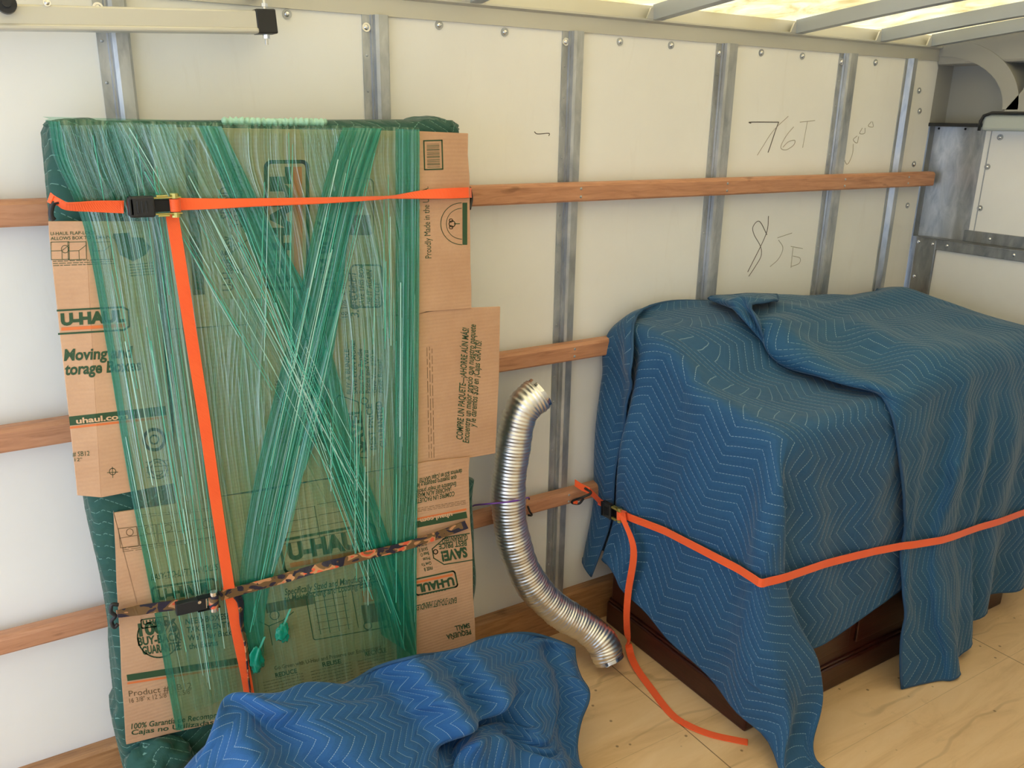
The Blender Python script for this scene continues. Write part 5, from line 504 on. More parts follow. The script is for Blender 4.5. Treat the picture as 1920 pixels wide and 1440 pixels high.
1,1,-1,0,2,0,0,0,1,0,0,0,0,-1,1,0,0,0,0,0,-1,1,0,2,2,0,0,0,2,-5,-8,-3,0,0,1,1,0,-1,2,1,-1,-1,1,0,3,1,0,1,2,0,0,1,1,0,1,0,0,1,0,1,0,0,0,0,-1,1,0,0,0,-1,0,0,1,0,0,2,1,0,-3,-2,3,-8,-7,-1,-1,1,0,0,1,1,0,1,-1,1,1,0,1,1,1,1,0,1,0,2,0,1,-1,1,0,0,0,0,0,1,0,0,1,-1,0,0,0,1,0,0,0,0,0,0,-2,-4,-3,-4,5,-12,-3,-2,0,0,0,0,0,0,0,1,1,1,0,1,1,0,1,2,0,0,0,2,1,-2,1,0,0,0,1,1,-1,1,0,0,0,1,0,-1,0,0,0,0,0,0,1,-1,-8,-6,-2,-1,-13,2,2,-3,1,0,0,1,-1,1,0,-1,2,1,1,0,0,1,1,1,0,0,2,0,0,0,0,0,0,0,0,0,2,-1,1,0,0,0,0,1,0,-1,0,0,0,0,-1,0,-2,-6,-5,-3,-16,1,6,-2,-2,0,1,1,2,0,1,0,0,0,1,0,1,0,2,0,0,0,2,0,-1,1,0,0,0,0,1,0,0,1,0,0,0,0,0,0,0,0,0,0,0,-1,0,1,0,-2,-4,-5,-16,1,-2,1,1,0,1,1,1,2,1,2,0,0,0,1,0,1,1,0,-1,3,0,0,-1,0,0,1,0,1,-1,1,0,1,-1,1,0,0,0,0,0,0,0,0,-1,1,0,-1,1,1,-3,-2,-15,2,-1,-4,0,0,0,1,2,1,2,1,1,1,0,1,1,2,0,0,2,0,1,-1,0,0,1,-1,1,0,1,0,1,0,0,0,0,0,0,0,0,0,0,0,0,0,-1,1,0,0,0,-2,-17,5,4,-10,-10,0,0,1,
1,2,3,3,2,1,2,1,1,2,2,1,1,2,1,-1,0,0,0,1,0,0,0,1,0,0,1,0,0,0,0,0,0,0,0,-1,1,-1,1,-1,1,1,-1,-1,-16,14,8,-8,-18,-14,0,1,0,2,2,3,4,2,2,2,2,1,2,1,3,2,0,1,1,0,1,0,0,1,0,0,1,0,0,0,0,0,0,0,0,0,0,0,-1,1,0,0,0,0,1,-1,-3,-1,8,12,-11,-23,-16,-3,2,1,1,2,3,4,3,2,2,2,2,2,1,2,1,1,1,2,0,1,0,0,0,1,0,1,0,0,0,0,0,0,0,0,0,-1,1,0,-1,1,0,0,0,0,-9,-1,1,13,12,-6,-23,-20,-4,1,1,0,3,3,4,4,2,1,2,3,1,2,1,1,1,2,2,0,1,0,1,0,1,0,0,0,0,0,0,0,0,0,-1,1,0,0,0,-1,1,0,0,0,7,-14,-3,1,15,10,-6,-20,-21,-6,2,1,-1,3,2,4,4,3,1,3,1,0,2,1,2,1,2,3,1,1,0,0,0,1,0,0,0,0,0,0,0,0,0,0,0,-1,1,0,0,0,0,0,-3,-6,-4,-1,6,12,7,-4,-16,-19,-7,1,1,-1,2,3,3,3,3,2,2,1,0,2,2,0,2,2,4,1,1,1,0,0,0,0,0,0,0,0,0,0,0,0,-1,1,0,0,0,0,0,0,-3,-3,-12,-4,-1,10,12,6,-5,-12,-15,-4,0,-1,0,1,3,3,2,3,1,2,1,1,1,2,0,2,2,3,3,1,1,-1,1,0,0,0,0,0,0,0,0,0,0,0,0,0,0,0,0,0,-12,12,-6,-9,-10,1,12,6,5,-8,-9,-3,-3,1,-3,1,1,0,2,3,1,1,2,1,0,1,2,0,1,2,3,3,2,0,0,0,0,0,0,0,0,0,-1,1,
1,0,-1,-1,1,0,0,0,24,-10,-1,-3,-8,-14,-6,7,12,-3,-9,-4,-1,3,1,-2,0,1,0,2,2,-1,1,0,0,1,-1,2,0,1,1,3,1,1,0,0,0,0,0,0,0,0,1,-1,0,0,0,-1,0,1,0,0,-10,3,3,5,12,6,-6,-5,-10,1,-1,1,1,0,1,1,-1,-1,1,0,0,1,-2,-1,0,0,0,-1,1,0,0,0,1,0,0,0,0,0,0,0,0,0,0,0,0,0,-1,1,0,0,0,0,-35,17,10,-7,-4,3,10,11,7,3,-4,-7,0,-1,2,0,-1,-1,0,-2,1,0,-1,0,0,-2,1,0,0,0,0,0,0,0,0,0,0,0,0,0,0,0,0,1,-1,-1,0,0,1,0,0,0,1,-3,8,6,-13,-15,-5,-1,17,22,7,-15,-3,1,0,-1,0,0,-2,-3,1,0,0,-1,0,0,-1,0,0,0,0,0,0,0,0,0,0,0,0,0,0,0,1,-1,0,-1,0,1,0,-1,0,1,0,2,4,5,-1,-8,-13,-10,-6,12,21,9,-3,-3,-1,-2,-2,0,-1,-2,1,-2,0,1,-1,0,1,-1,0,0,0,0,0,0,0,0,0,0,0,0,0,0,0,-1,-1,1,0,0,0,0,0,0,-16,4,0,9,8,2,-6,-8,-11,-2,5,16,5,0,-1,0,0,0,-2,-2,-1,-1,-1,1,1,0,-1,1,0,0,0,0,0,0,0,0,0,0,0,0,0,0,-1,0,0,0,0,0,0,2,2,1,27,-24,-12,-1,11,7,-1,-2,-3,-4,0,5,3,0,-1,-1,0,-1,-2,1,-2,-1,0,0,1,1,0,-1,0,0,0,0,0,0,0,0,0,0,0,0,0,-1,0,0,0,0,0,0,1,1,0,0,36,-6,-13,-17,-3,10,2,0,-1,-2,1,-1,0,-1,-1,-1,0,0,-1,0,-1,-1,0,-1,0,0,0,1,
0,0,0,0,0,0,0,0,0,0,0,0,0,0,-1,-1,1,-1,1,1,-1,1,-1,0,32,1,-2,-9,-12,-4,1,0,1,-1,0,-2,0,-1,0,0,0,-3,1,0,-2,0,0,0,-2,1,1,1,-1,0,0,0,0,1,-1,0,0,0,0,0,0,0,0,0,-1,1,0,-1,1,0,0,0,36,-5,-4,-2,-5,-10,-3,0,0,0,-1,0,-2,0,-2,1,0,-1,1,-1,-2,0,0,0,0,0,0,0,0,0,1,0,0,-1,1,0,0,-1,0,0,0,1,0,0,0,-1,0,0,0,0,0,1,35,-4,-4,-4,-1,-5,-2,-2,-5,-2,-1,-2,0,-1,1,0,-2,1,0,-2,0,-1,1,0,0,0,0,0,0,0,0,0,0,0,0,0,0,0,0,-1,0,0,1,2,-1,-1,-1,1,0,-1,2,0,22,4,0,-2,-7,-3,0,-1,-4,-5,-1,0,-1,0,0,0,-1,1,-1,-1,0,0,-1,1,1,-1,0,-1,1,0,-1,0,0,1,-1,0,0,1,-1,1,-1,1,0,0,1,0,-1,0,0,0,1,2,18,2,2,0,-3,-2,-1,0,-2,-9,-3,0,0,-1,1,-1,0,1,-1,-1,-1,0,1,-1,1,0,0,0,0,0,0,0,0,-1,1,-1,0,0,0,0,1,-1,1,0,0,1,0,-1,0,2,1,2,23,-5,-1,2,0,-2,-1,-1,-1,-7,-5,-2,0,1,1,-2,2,0,-2,-1,1,0,-1,1,0,0,0,0,-1,1,0,0,-1,0,-1,1,0,0,0,0,0,1,0,0,0,0,1,-1,0,2,3,4,19,-1,-2,-1,2,-1,-1,-1,-1,-4,-8,-1,0,2,-1,0,1,-2,-1,1,-1,0,0,0,0,1,0,0,0,-1,0,0,-1,0,1,0,0,0,1,-1,0,0,0,1,0,-1,0,-1,-2,-2,-1,-2,17,1,-2,-1,0,1,-2,-1,-1,-3,-8,-1,
0,1,-1,1,1,-2,0,-1,0,0,-1,0,1,0,0,0,0,0,0,0,0,1,-1,0,0,0,0,1,-1,0,0,0,1,0,-3,0,-4,-3,-3,-2,16,2,1,-5,1,1,-3,0,-1,-3,-14,2,3,1,-2,4,-2,-1,-1,0,0,-1,1,0,-1,0,0,1,0,0,0,1,0,-1,0,0,0,0,0,0,1,0,0,-1,1,-2,-5,4,-6,-3,-1,-1,-867,-7,-7,-10,-4,-8,-5,-8,-7,-6,-4,4,9,10,9,9,11,-4,4,5,3,2,-6,0,4,13,14,13,17,14,6,-4,-3,-12,-8,-3,1,9,15,19,13,3,1,-3,-8,-11,-10,-6,-2,4,9,13,2,-1,0,4,-2,5,-1,0,1,0,0,-2,-1,-1,-2,-2,-4,9,2,-1,0,-2,4,-3,0,-3,-1,1,0,-3,-1,4,-3,1,1,0,1,0,0,-2,-1,1,0,0,0,0,1,0,1,0,0,0,3,2,-1,-1,1,0,2,2,-1,1,0,-2,0,-1,-1,-3,1,3,0,1,-1,-1,1,0,-1,-1,-1,0,-1,-1,-1,2,-2,2,0,0,0,0,0,0,0,0,-1,0,0,0,0,0,1,1,0,0,3,1,1,1,1,0,1,0,0,0,0,0,-2,0,1,-2,-2,1,0,2,1,-1,-1,0,0,-2,0,-2,-1,0,-1,2,0,-1,0,1,0,0,0,-1,0,0,0,0,0,0,0,1,0,0,1,-1,4,1,1,1,2,1,-1,-1,1,-1,0,0,-1,0,-1,0,-3,-1,2,0,1,1,-1,1,-1,0,-2,-1,-1,-1,2,-1,1,0,-1,0,1,0,-1,-1,0,0,0,-1,0,1,0,1,0,1,0,0,3,3,0,2,1,1,-2,1,-1,1,1,-1,-1,-2,1,1,-3,-1,1,-1,0,3,-2,1,1,-3,0,-2,0,1,-1,-2,1,0,1,-1,1,-1,0,0,-1,0,0,-1,0,0,1,0,
1,0,0,2,3,-1,1,5,3,-2,0,-1,1,1,-1,0,-1,0,-1,0,-1,-1,-1,0,1,2,0,1,0,-3,-2,-1,0,-1,1,-1,0,0,0,1,0,0,-1,-1,-1,1,0,-1,0,1,1,0,1,-1,1,0,2,0,2,2,2,1,-1,1,0,0,1,0,-1,-1,-1,0,-1,-1,-1,-2,0,3,2,0,1,-2,-2,-1,-1,1,-1,0,-1,1,0,1,-1,0,-1,-1,0,0,-1,0,1,0,1,1,-1,1,0,0,4,0,2,2,0,-1,1,1,0,0,0,0,0,-1,-1,0,0,-2,-1,0,1,0,3,0,-1,-1,-3,0,0,-1,0,-1,1,0,1,-1,1,-1,-1,0,-2,0,0,0,0,1,0,1,0,0,0,1,-2,9,2,0,-3,0,1,1,1,1,0,0,-1,-1,0,0,0,-1,-2,0,1,-1,1,2,-1,-2,-2,1,-2,1,0,-1,-1,1,0,1,0,0,-1,-2,0,0,0,-1,1,1,0,0,1,0,0,0,5,-3,5,1,0,-1,2,0,0,0,0,1,-1,0,-1,0,0,-1,0,0,-1,0,2,0,-2,1,-3,-1,0,0,-1,0,0,0,1,1,-1,-1,0,-1,-1,-1,0,1,0,1,1,0,-1,1,0,1,11,-5,0,0,1,1,0,1,0,0,0,0,0,-1,-1,0,1,0,-1,0,-1,-1,2,-1,0,-1,0,-2,-1,0,0,1,-1,1,0,0,0,0,-2,-1,-1,1,-1,1,1,-1,1,0,1,-1,0,1,9,-3,-1,0,-1,2,2,1,0,-1,1,-1,0,0,0,-1,0,0,-1,0,0,0,-1,0,-1,0,0,-1,0,-1,0,0,0,0,1,0,0,-1,0,-1,-1,-1,1,0,0,1,0,0,0,0,-1,2,10,-2,-4,1,2,1,-1,1,0,-1,0,0,0,-1,0,-1,1,0,0,0,-1,0,0,0,-2,1,0,-1,-1,0,0,-1,
1,0,0,0,0,0,-1,0,-1,0,0,0,0,0,1,0,1,-1,0,1,8,-1,-2,-2,3,0,0,1,0,0,-1,0,0,-1,-1,1,-1,0,0,0,0,0,0,-1,0,-1,0,0,-1,0,0,0,0,0,0,0,0,0,0,-1,1,-1,-1,1,0,0,-1,2,-1,1,0,1,8,0,-3,-2,2,0,1,0,0,1,-1,-1,-2,0,0,-1,0,0,0,0,1,-1,0,0,-1,-1,0,0,0,1,0,0,-1,-1,0,0,0,0,1,0,0,0,0,0,-1,0,0,-1,1,1,1,1,7,-1,-1,-2,0,3,-1,-1,2,-1,-1,-2,-2,-2,0,1,0,0,0,1,0,1,0,0,-1,0,0,-1,1,0,1,-1,-1,0,0,0,0,1,0,1,0,0,0,-1,-1,0,0,0,0,1,2,0,-2,7,0,-2,-2,2,1,0,0,0,-2,-2,-1,-1,-1,0,2,-1,1,0,2,0,1,-1,-1,-1,0,1,0,1,-1,0,-1,-1,0,0,1,0,1,0,0,0,0,0,-1,-1,0,1,1,1,1,0,0,5,0,-4,0,1,0,0,1,0,-1,-1,-1,-1,-1,0,1,0,0,1,0,0,0,1,-1,-1,0,0,1,0,0,0,-1,0,0,0,0,1,0,0,1,0,-1,0,0,-1,0,0,1,1,1,1,-1,3,1,-2,-2,2,0,0,1,0,0,-1,-1,-1,-2,0,1,1,0,0,1,0,1,-1,-1,0,0,0,1,0,1,-2,0,0,0,0,1,0,0,1,0,-1,0,-1,0,1,-1,0,1,1,1,0,-2,2,2,-1,-1,0,2,0,-1,2,0,-2,-1,-1,-1,-1,1,1,0,1,0,0,1,-1,0,-1,0,1,-1,0,0,-1,0,0,0,1,0,1,0,0,0,1,-1,0,0,-1,0,1,0,1,1,1,0,0,3,-1,-3,1,1,0,0,1,1,-1,-1,-1,-1,-1,
0,1,0,0,1,0,0,0,-1,0,0,0,1,0,-1,-1,0,0,1,0,1,0,1,-1,1,-1,1,-1,-1,0,1,0,1,0,2,-1,-4,0,5,1,-2,-1,1,0,0,1,1,0,-1,-1,-1,-1,-1,2,0,1,0,1,-1,0,-1,-1,1,0,1,-1,0,-1,0,1,0,1,-1,1,0,0,0,0,0,0,0,-1,0,1,0,2,0,1,3,-5,1,4,-4,0,1,0,0,0,3,0,-2,-1,0,-1,-1,0,2,-1,1,0,1,-1,-1,0,0,1,-1,0,0,-1,0,0,0,1,1,0,0,0,0,0,-1,1,-1,1,0,0,1,0,2,0,-5,5,-3,2,0,-1,2,1,-1,1,1,2,-1,-1,-2,-1,1,-1,0,2,-1,0,0,0,-1,0,0,1,0,0,-3,1,-1,1,1,0,1,0,0,0,-1,0,1,0,0,-1,0,1,1,0,2,0,-1,1,0,-1,1,0,-1,0,1,0,2,2,-1,-1,0,-2,0,-1,2,-1,0,1,0,-2,-1,1,1,0,0,-1,-1,-1,1,0,0,1,1,0,0,0,-1,0,1,0,-1,0,1,0,1,2,-1,0,-1,0,0,2,0,-3,0,2,0,-1,2,3,0,-1,0,-1,-2,1,-1,1,0,0,-1,0,0,0,0,1,-1,-1,-1,0,0,0,1,1,0,1,-1,0,-1,0,1,0,0,0,0,1,1,1,1,-1,-1,1,-1,1,2,-5,1,2,0,0,1,3,0,0,0,0,-3,-1,1,0,-1,1,0,0,0,-1,2,-1,0,-1,-2,0,1,1,1,0,1,0,-1,-1,0,0,-1,1,1,0,0,1,1,1,-1,0,1,-2,1,-2,1,-2,0,2,2,0,-1,2,4,0,-2,0,0,-2,0,0,-1,0,0,1,0,0,1,0,-2,-1,-1,0,2,1,1,0,0,-1,0,-2,-1,1,0,0,1,0,0,1,1,1,1,-2,
0,0,-1,-1,-1,2,-1,1,2,-1,-1,2,5,1,-1,-2,-2,1,0,-1,-1,-1,1,1,2,0,-1,0,-2,0,-1,1,1,2,0,1,0,-1,-3,-1,0,-1,2,0,0,1,1,0,1,1,-1,-2,1,-1,-1,-1,1,0,-1,0,2,1,-1,0,4,1,0,-1,-2,1,-1,1,-1,-1,-1,2,0,1,0,0,-1,-2,0,2,1,1,2,0,-1,-2,-1,-1,-1,0,0,0,2,1,0,1,0,1,-2,-1,2,-2,-1,0,0,1,-1,0,0,2,0,-2,2,4,0,-1,1,-2,1,-2,-1,0,0,0,2,1,0,-1,-1,-1,1,0,3,1,1,-1,-1,-2,-1,-2,1,0,-1,2,1,0,0,1,1,0,-2,-3,2,-2,-1,0,0,0,0,-1,2,1,-1,0,0,3,2,0,-1,0,-1,0,-1,-2,1,1,1,0,1,0,-1,-1,-1,2,1,2,0,0,-2,-2,-2,1,-1,0,1,0,1,1,1,0,2,-2,-2,-4,2,-2,-2,1,1,0,-1,-1,1,1,2,-2,0,1,3,1,0,0,-2,0,-1,-1,-1,1,2,1,1,-2,-1,-1,1,2,2,1,0,-2,-3,-1,0,0,0,-1,1,0,1,1,0,0,1,-1,-3,-5,2,-2,-1,1,1,0,0,-2,-1,2,1,0,-1,2,2,1,1,-1,-1,-1,0,-1,-1,0,1,2,0,-1,-1,0,1,1,1,0,-1,-1,-1,0,0,-1,0,0,-1,2,0,1,1,1,0,-3,-5,-4,3,-3,0,1,1,1,-1,-1,-2,1,1,0,0,0,2,3,-1,-3,0,0,1,-2,-1,0,2,2,-2,0,-1,0,1,0,1,1,-1,-2,0,0,0,0,-1,1,0,0,1,1,0,1,-1,-3,-5,-4,3,-2,1,1,0,1,-1,-1,-2,-1,1,2,-1,-1,2,2,-3,-8,-2,3,2,1,-1,-1,1,1,0,-1,0,0,1,1,3,2,-1,-1,
1,0,-1,0,0,-1,1,0,1,0,-1,3,-2,-6,-4,-2,6,-2,-1,0,1,0,1,-1,-3,-2,0,1,0,-3,-1,1,0,5,1,-2,-1,1,-1,1,1,1,-1,0,-1,0,1,3,1,-4,-2,1,1,-1,0,0,0,0,-1,1,1,1,0,0,-4,-7,-2,0,5,3,-3,-2,-1,0,0,0,-4,0,-3,2,2,2,1,1,3,4,0,-6,0,0,0,-1,1,0,-1,-1,1,0,2,3,-4,-2,0,1,-1,0,0,-1,0,-1,0,0,1,1,2,-3,-6,-1,3,4,18,-8,-5,-6,-2,-1,0,3,6,4,1,-5,0,0,-2,1,5,3,0,0,-1,1,-1,1,0,0,0,0,0,0,-1,-3,-1,3,0,0,-2,0,0,0,-2,0,-1,0,-1,1,-1,-4,-2,6,7,8,20,-4,-4,-2,1,0,1,1,0,-2,2,2,-4,1,2,0,1,0,0,2,0,0,0,0,1,0,0,1,0,-1,1,-1,-1,-2,2,-1,0,0,0,0,0,0,1,-1,1,-1,1,-1,-1,3,1,2,21,0,-1,-1,1,1,0,-2,1,-4,-2,2,2,1,0,0,0,0,1,1,1,-1,1,0,0,0,1,-1,0,0,0,-1,1,1,-1,0,0,0,0,-1,1,0,-1,1,-1,1,-1,-3,0,-2,-2,-4,23,0,1,-2,-1,1,1,0,-1,0,-1,-1,1,1,0,0,0,1,0,2,-1,0,0,0,0,0,0,0,0,1,-1,0,0,-1,1,0,0,0,0,0,0,0,0,0,1,-1,1,-1,-1,-3,-3,-3,22,-1,2,1,-1,0,-1,1,0,1,0,-1,0,0,1,0,1,-1,1,0,-1,0,0,1,-1,0,0,0,0,0,0,0,0,0,0,0,0,0,-1,1,0,0,0,-1,0,1,0,0,0,0,-2,-1,24,0,-3,2,0,-1,1,-1,2,-1,0,0,1,0,-1,1,0,1,1,-2,
0,0,0,0,0,0,0,0,0,-1,1,0,0,0,-1,0,1,-1,1,0,0,-1,0,1,0,0,0,-1,1,-1,1,0,26,2,-2,-1,-2,-1,0,0,0,1,1,0,0,0,0,0,0,1,0,0,-1,0,0,0,0,0,0,0,0,0,0,0,-1,1,0,0,-1,1,0,0,0,0,0,0,0,0,-1,1,0,0,0,0,39,-2,1,-6,-6,-3,-2,1,0,0,1,0,0,0,1,0,0,0,0,0,0,0,0,-1,1,0,0,0,0,1,-1,-1,1,0,0,0,0,0,0,0,-1,0,1,0,0,0,0,0,-1,1,0,-1,36,6,3,-1,-8,-9,-4,-2,-1,1,0,2,0,1,0,-1,1,-1,1,-1,1,0,0,0,0,1,-1,0,0,0,0,0,0,-1,1,0,0,0,0,-1,1,0,0,0,0,0,0,0,0,0,0,0,25,9,9,4,-1,-7,-10,-6,-2,0,0,0,2,0,0,1,-1,1,-2,2,0,0,0,0,0,0,0,0,0,0,0,0,0,0,-1,0,0,0,0,1,-1,1,0,0,0,0,0,0,0,0,-1,1,22,2,7,10,6,0,-6,-10,-7,-4,0,1,0,1,1,0,1,-1,0,-1,1,1,0,0,0,0,0,0,1,-1,0,0,-1,1,0,0,0,0,0,-1,1,-1,1,0,0,0,0,-1,1,-1,1,0,21,0,3,4,9,9,1,-5,-10,-8,-5,0,1,1,1,1,0,0,0,0,0,1,-1,1,0,0,0,1,-1,0,0,0,0,-1,0,0,0,0,0,1,0,0,0,0,0,0,-1,1,0,0,0,0,23,-3,2,0,4,9,8,2,-4,-9,-8,-6,1,1,1,1,1,0,-1,0,0,1,1,-1,1,0,1,-1,0,0,0,0,0,0,0,0,0,0,0,0,0,0,0,0,0,-1,1,0,-1,1,0,0,14,1,-2,6,
3,1,8,8,4,-2,-9,-9,-5,1,1,1,1,1,0,0,0,-1,1,1,-1,1,0,0,0,0,0,0,0,0,0,0,0,0,0,0,0,0,0,0,0,0,0,0,0,0,0,0,19,1,-5,0,4,1,3,6,8,4,-2,-6,-11,-4,1,2,0,1,1,1,-1,-1,1,0,1,-1,0,0,0,0,0,0,0,0,0,0,0,0,0,0,0,1,0,0,-1,1,0,0,0,0,0,-1,25,3,-2,-13,-5,2,4,7,8,6,0,-3,-5,-4,0,-1,0,1,0,1,0,-1,-1,1,0,1,0,0,0,0,0,0,0,0,0,0,0,0,0,0,0,0,0,-1,0,0,0,0,1,-1,0,1,31,-5,1,-1,-3,-6,-3,-1,0,2,7,2,2,1,-2,-1,-1,0,2,0,-2,1,-1,0,1,0,0,0,0,0,0,0,0,0,0,0,0,0,0,0,0,0,-1,0,0,0,1,0,0,0,0,0,-2,7,5,7,5,4,2,-5,-5,-7,3,8,3,2,-2,-3,0,0,3,-1,0,-1,0,-1,0,1,1,0,0,0,0,0,0,0,0,0,0,0,0,0,0,0,-1,-1,1,1,0,0,-1,1,0,0,3,-1,0,7,-3,-2,2,8,9,0,-7,0,10,-1,-2,-1,-2,1,3,-1,2,-1,-1,0,-1,1,1,0,0,0,0,0,0,0,0,0,0,0,0,0,0,-1,-1,1,1,0,0,0,0,0,0,0,19,-6,-3,0,0,-4,-9,2,9,13,5,-6,4,1,0,1,1,1,-3,-2,0,0,0,0,0,0,0,1,0,0,0,0,0,0,0,0,0,0,0,0,-1,-1,1,1,0,0,0,0,1,0,0,-1,39,-3,-1,-8,-1,0,-5,-10,-7,2,9,12,2,-1,1,-1,2,-1,-6,-1,-1,1,2,2,1,-2,-1,0,0,0,0,0,0,0,0,0,0,0,0,0,
0,2,2,1,0,0,0,0,-1,0,0,1,12,10,6,-1,0,4,1,-4,-5,-4,1,5,0,-1,1,2,-1,-1,-3,1,0,-1,-1,0,2,2,-1,-1,0,0,0,0,0,0,0,0,0,0,0,0,2,0,1,0,0,0,0,0,1,-1,0,0,-1,4,4,10,6,1,2,1,-2,-1,0,0,-2,1,0,0,2,-2,1,0,0,-1,0,-1,0,1,1,0,0,0,0,0,0,0,0,0,0,0,0,0,-1,2,-1,0,0,0,0,0,0,0,0,0,12,-5,-4,4,5,4,6,3,-1,0,-2,0,-1,1,0,2,1,-1,1,-1,-1,1,-1,-1,0,-1,1,1,0,0,0,0,0,0,0,0,0,1,0,0,0,-1,1,0,0,0,0,0,0,0,0,0,-7,10,6,-2,2,6,4,4,1,-1,1,0,-1,1,0,1,0,0,-1,-1,1,0,-1,0,-3,-3,-2,-1,0,1,0,1,0,1,1,1,0,0,1,1,1,1,0,0,1,0,0,0,-1,1,0,0,6,0,0,2,0,3,5,4,4,1,0,-1,0,0,1,1,-1,-1,0,0,0,-1,1,-1,0,-1,0,0,0,0,0,-1,1,-1,0,-1,1,0,1,0,0,0,1,1,-1,1,0,0,0,0,0,0,14,-1,-1,-1,-2,-2,2,6,7,2,0,0,1,0,1,0,-2,0,0,0,0,0,0,0,-1,1,-1,1,0,-1,1,0,-1,1,-1,0,0,0,0,0,-1,0,0,1,1,-1,0,1,0,0,0,0,17,-1,1,0,-1,0,0,1,2,4,1,0,0,1,1,-1,-2,1,-1,1,0,0,0,0,0,0,0,0,0,0,0,0,0,-1,0,0,0,1,-1,-1,0,-1,-1,1,2,1,0,-1,1,-1,0,0,12,5,2,0,0,0,0,0,0,3,2,1,-1,1,1,-2,0,0,0,0,-1,1,0,0,
0,-1,1,-1,1,0,-1,1,0,-1,0,1,0,-1,0,0,0,0,-1,-1,0,2,1,0,0,0,-1,-2,16,0,1,3,0,-1,0,0,0,3,2,0,1,1,-1,-1,1,-1,0,0,0,0,-1,0,0,1,-1,1,-1,1,0,-1,-1,1,1,0,0,-1,0,0,0,0,0,-2,-2,2,2,1,-1,0,-1,0,18,-1,1,1,1,1,-1,0,1,1,2,0,1,0,-1,0,0,-1,1,-1,0,-1,0,0,0,0,1,-1,1,-1,1,0,0,0,-1,-1,-1,0,-1,0,1,-1,-1,0,0,1,3,1,-1,-2,-1,-1,18,0,0,0,2,0,1,0,-1,2,1,0,1,2,-3,0,0,0,0,1,-1,-1,0,-1,0,0,-1,1,0,1,0,1,-1,-1,-1,-1,0,-1,-1,0,-1,1,0,1,1,1,3,1,-2,-2,-1,-1,8,0,0,0,0,0,0,0,0,4,4,-1,1,1,2,18,5,-10,-2,0,2,2,3,3,5,4,5,0,2,5,5,2,4,3,5,5,4,4,3,3,2,2,0,-1,-1,-2,-1,-2,-1,-2,-2,-2,26,-3,-2,-3,-3,-1,3,4,5,2,1,1,-1,0,0,-12,5,8,-1,0,-1,1,-1,0,0,0,-1,1,0,-1,0,0,-1,0,0,-1,0,0,0,0,0,-1,0,0,0,0,0,0,-1,1,0,0,28,-1,0,0,0,-1,-3,2,2,2,0,0,1,0,-2,-3,-1,4,2,-1,1,-1,0,0,0,-1,-1,0,0,1,-2,1,-1,1,-1,0,0,-1,0,-1,0,0,0,0,-1,1,-1,1,0,0,0,0,28,0,0,0,-1,1,-1,0,1,0,1,1,0,0,1,-2,-5,5,0,1,-1,0,0,1,-1,0,-2,0,1,-1,1,-1,0,-1,0,-1,0,0,0,0,-1,0,0,0,0,0,0,0,0,-1,1,0,29,0,-1,-1,0,-2,3,1,
0,0,0,2,0,0,-1,0,-3,1,2,0,-1,0,0,0,-1,1,0,-1,0,0,-1,0,0,0,-1,0,-1,0,-1,0,1,-1,0,0,0,0,0,-1,1,0,-1,0,28,0,-2,1,-2,1,3,0,0,0,1,0,1,0,0,-1,0,-3,3,0,0,-3,2,-1,1,0,0,0,0,-1,0,-1,0,0,-1,0,0,-1,0,0,-1,0,0,-1,1,-1,1,0,0,0,0,0,29,-1,-1,-2,2,2,1,-1,0,0,1,1,0,0,1,-1,-1,-1,1,0,0,1,-2,0,-2,1,0,1,-1,0,-1,1,-1,-1,0,0,-1,0,0,-1,0,0,-1,1,0,0,0,0,-1,1,0,0,28,1,0,0,-1,1,0,0,0,1,-1,2,0,0,0,0,0,-1,-1,-1,0,0,1,0,-1,0,1,0,0,-1,0,-1,0,0,-1,-1,0,0,0,0,-1,0,0,0,0,0,0,0,0,0,0,0,29,-1,1,-1,2,0,-2,-1,0,1,2,0,1,0,0,1,-1,-1,-1,0,0,1,-1,-1,0,0,0,0,0,0,0,-1,0,-1,1,-1,0,-1,-1,0,1,-1,0,0,-1,1,-1,1,0,-1,1,0,19,6,2,-1,3,1,-2,-2,1,0,1,2,1,0,0,0,1,-2,-1,1,1,-1,-2,-1,1,0,0,0,1,-1,-1,0,0,0,-1,0,-1,0,0,0,-1,0,0,0,0,0,0,0,0,0,-1,0,29,-4,3,1,0,0,-1,-1,0,1,1,0,1,1,0,0,0,0,-1,0,0,-1,-2,0,1,0,-1,1,0,0,0,-1,0,-1,0,-1,0,0,0,-1,0,0,0,0,0,0,0,0,0,0,0,0,23,4,-2,4,1,-1,0,0,-1,0,0,2,0,1,-1,0,1,0,-1,-1,-2,1,0,1,0,-1,0,-1,0,1,-1,0,-1,0,-1,1,-1,0,-1,1,-1,0,0,0,
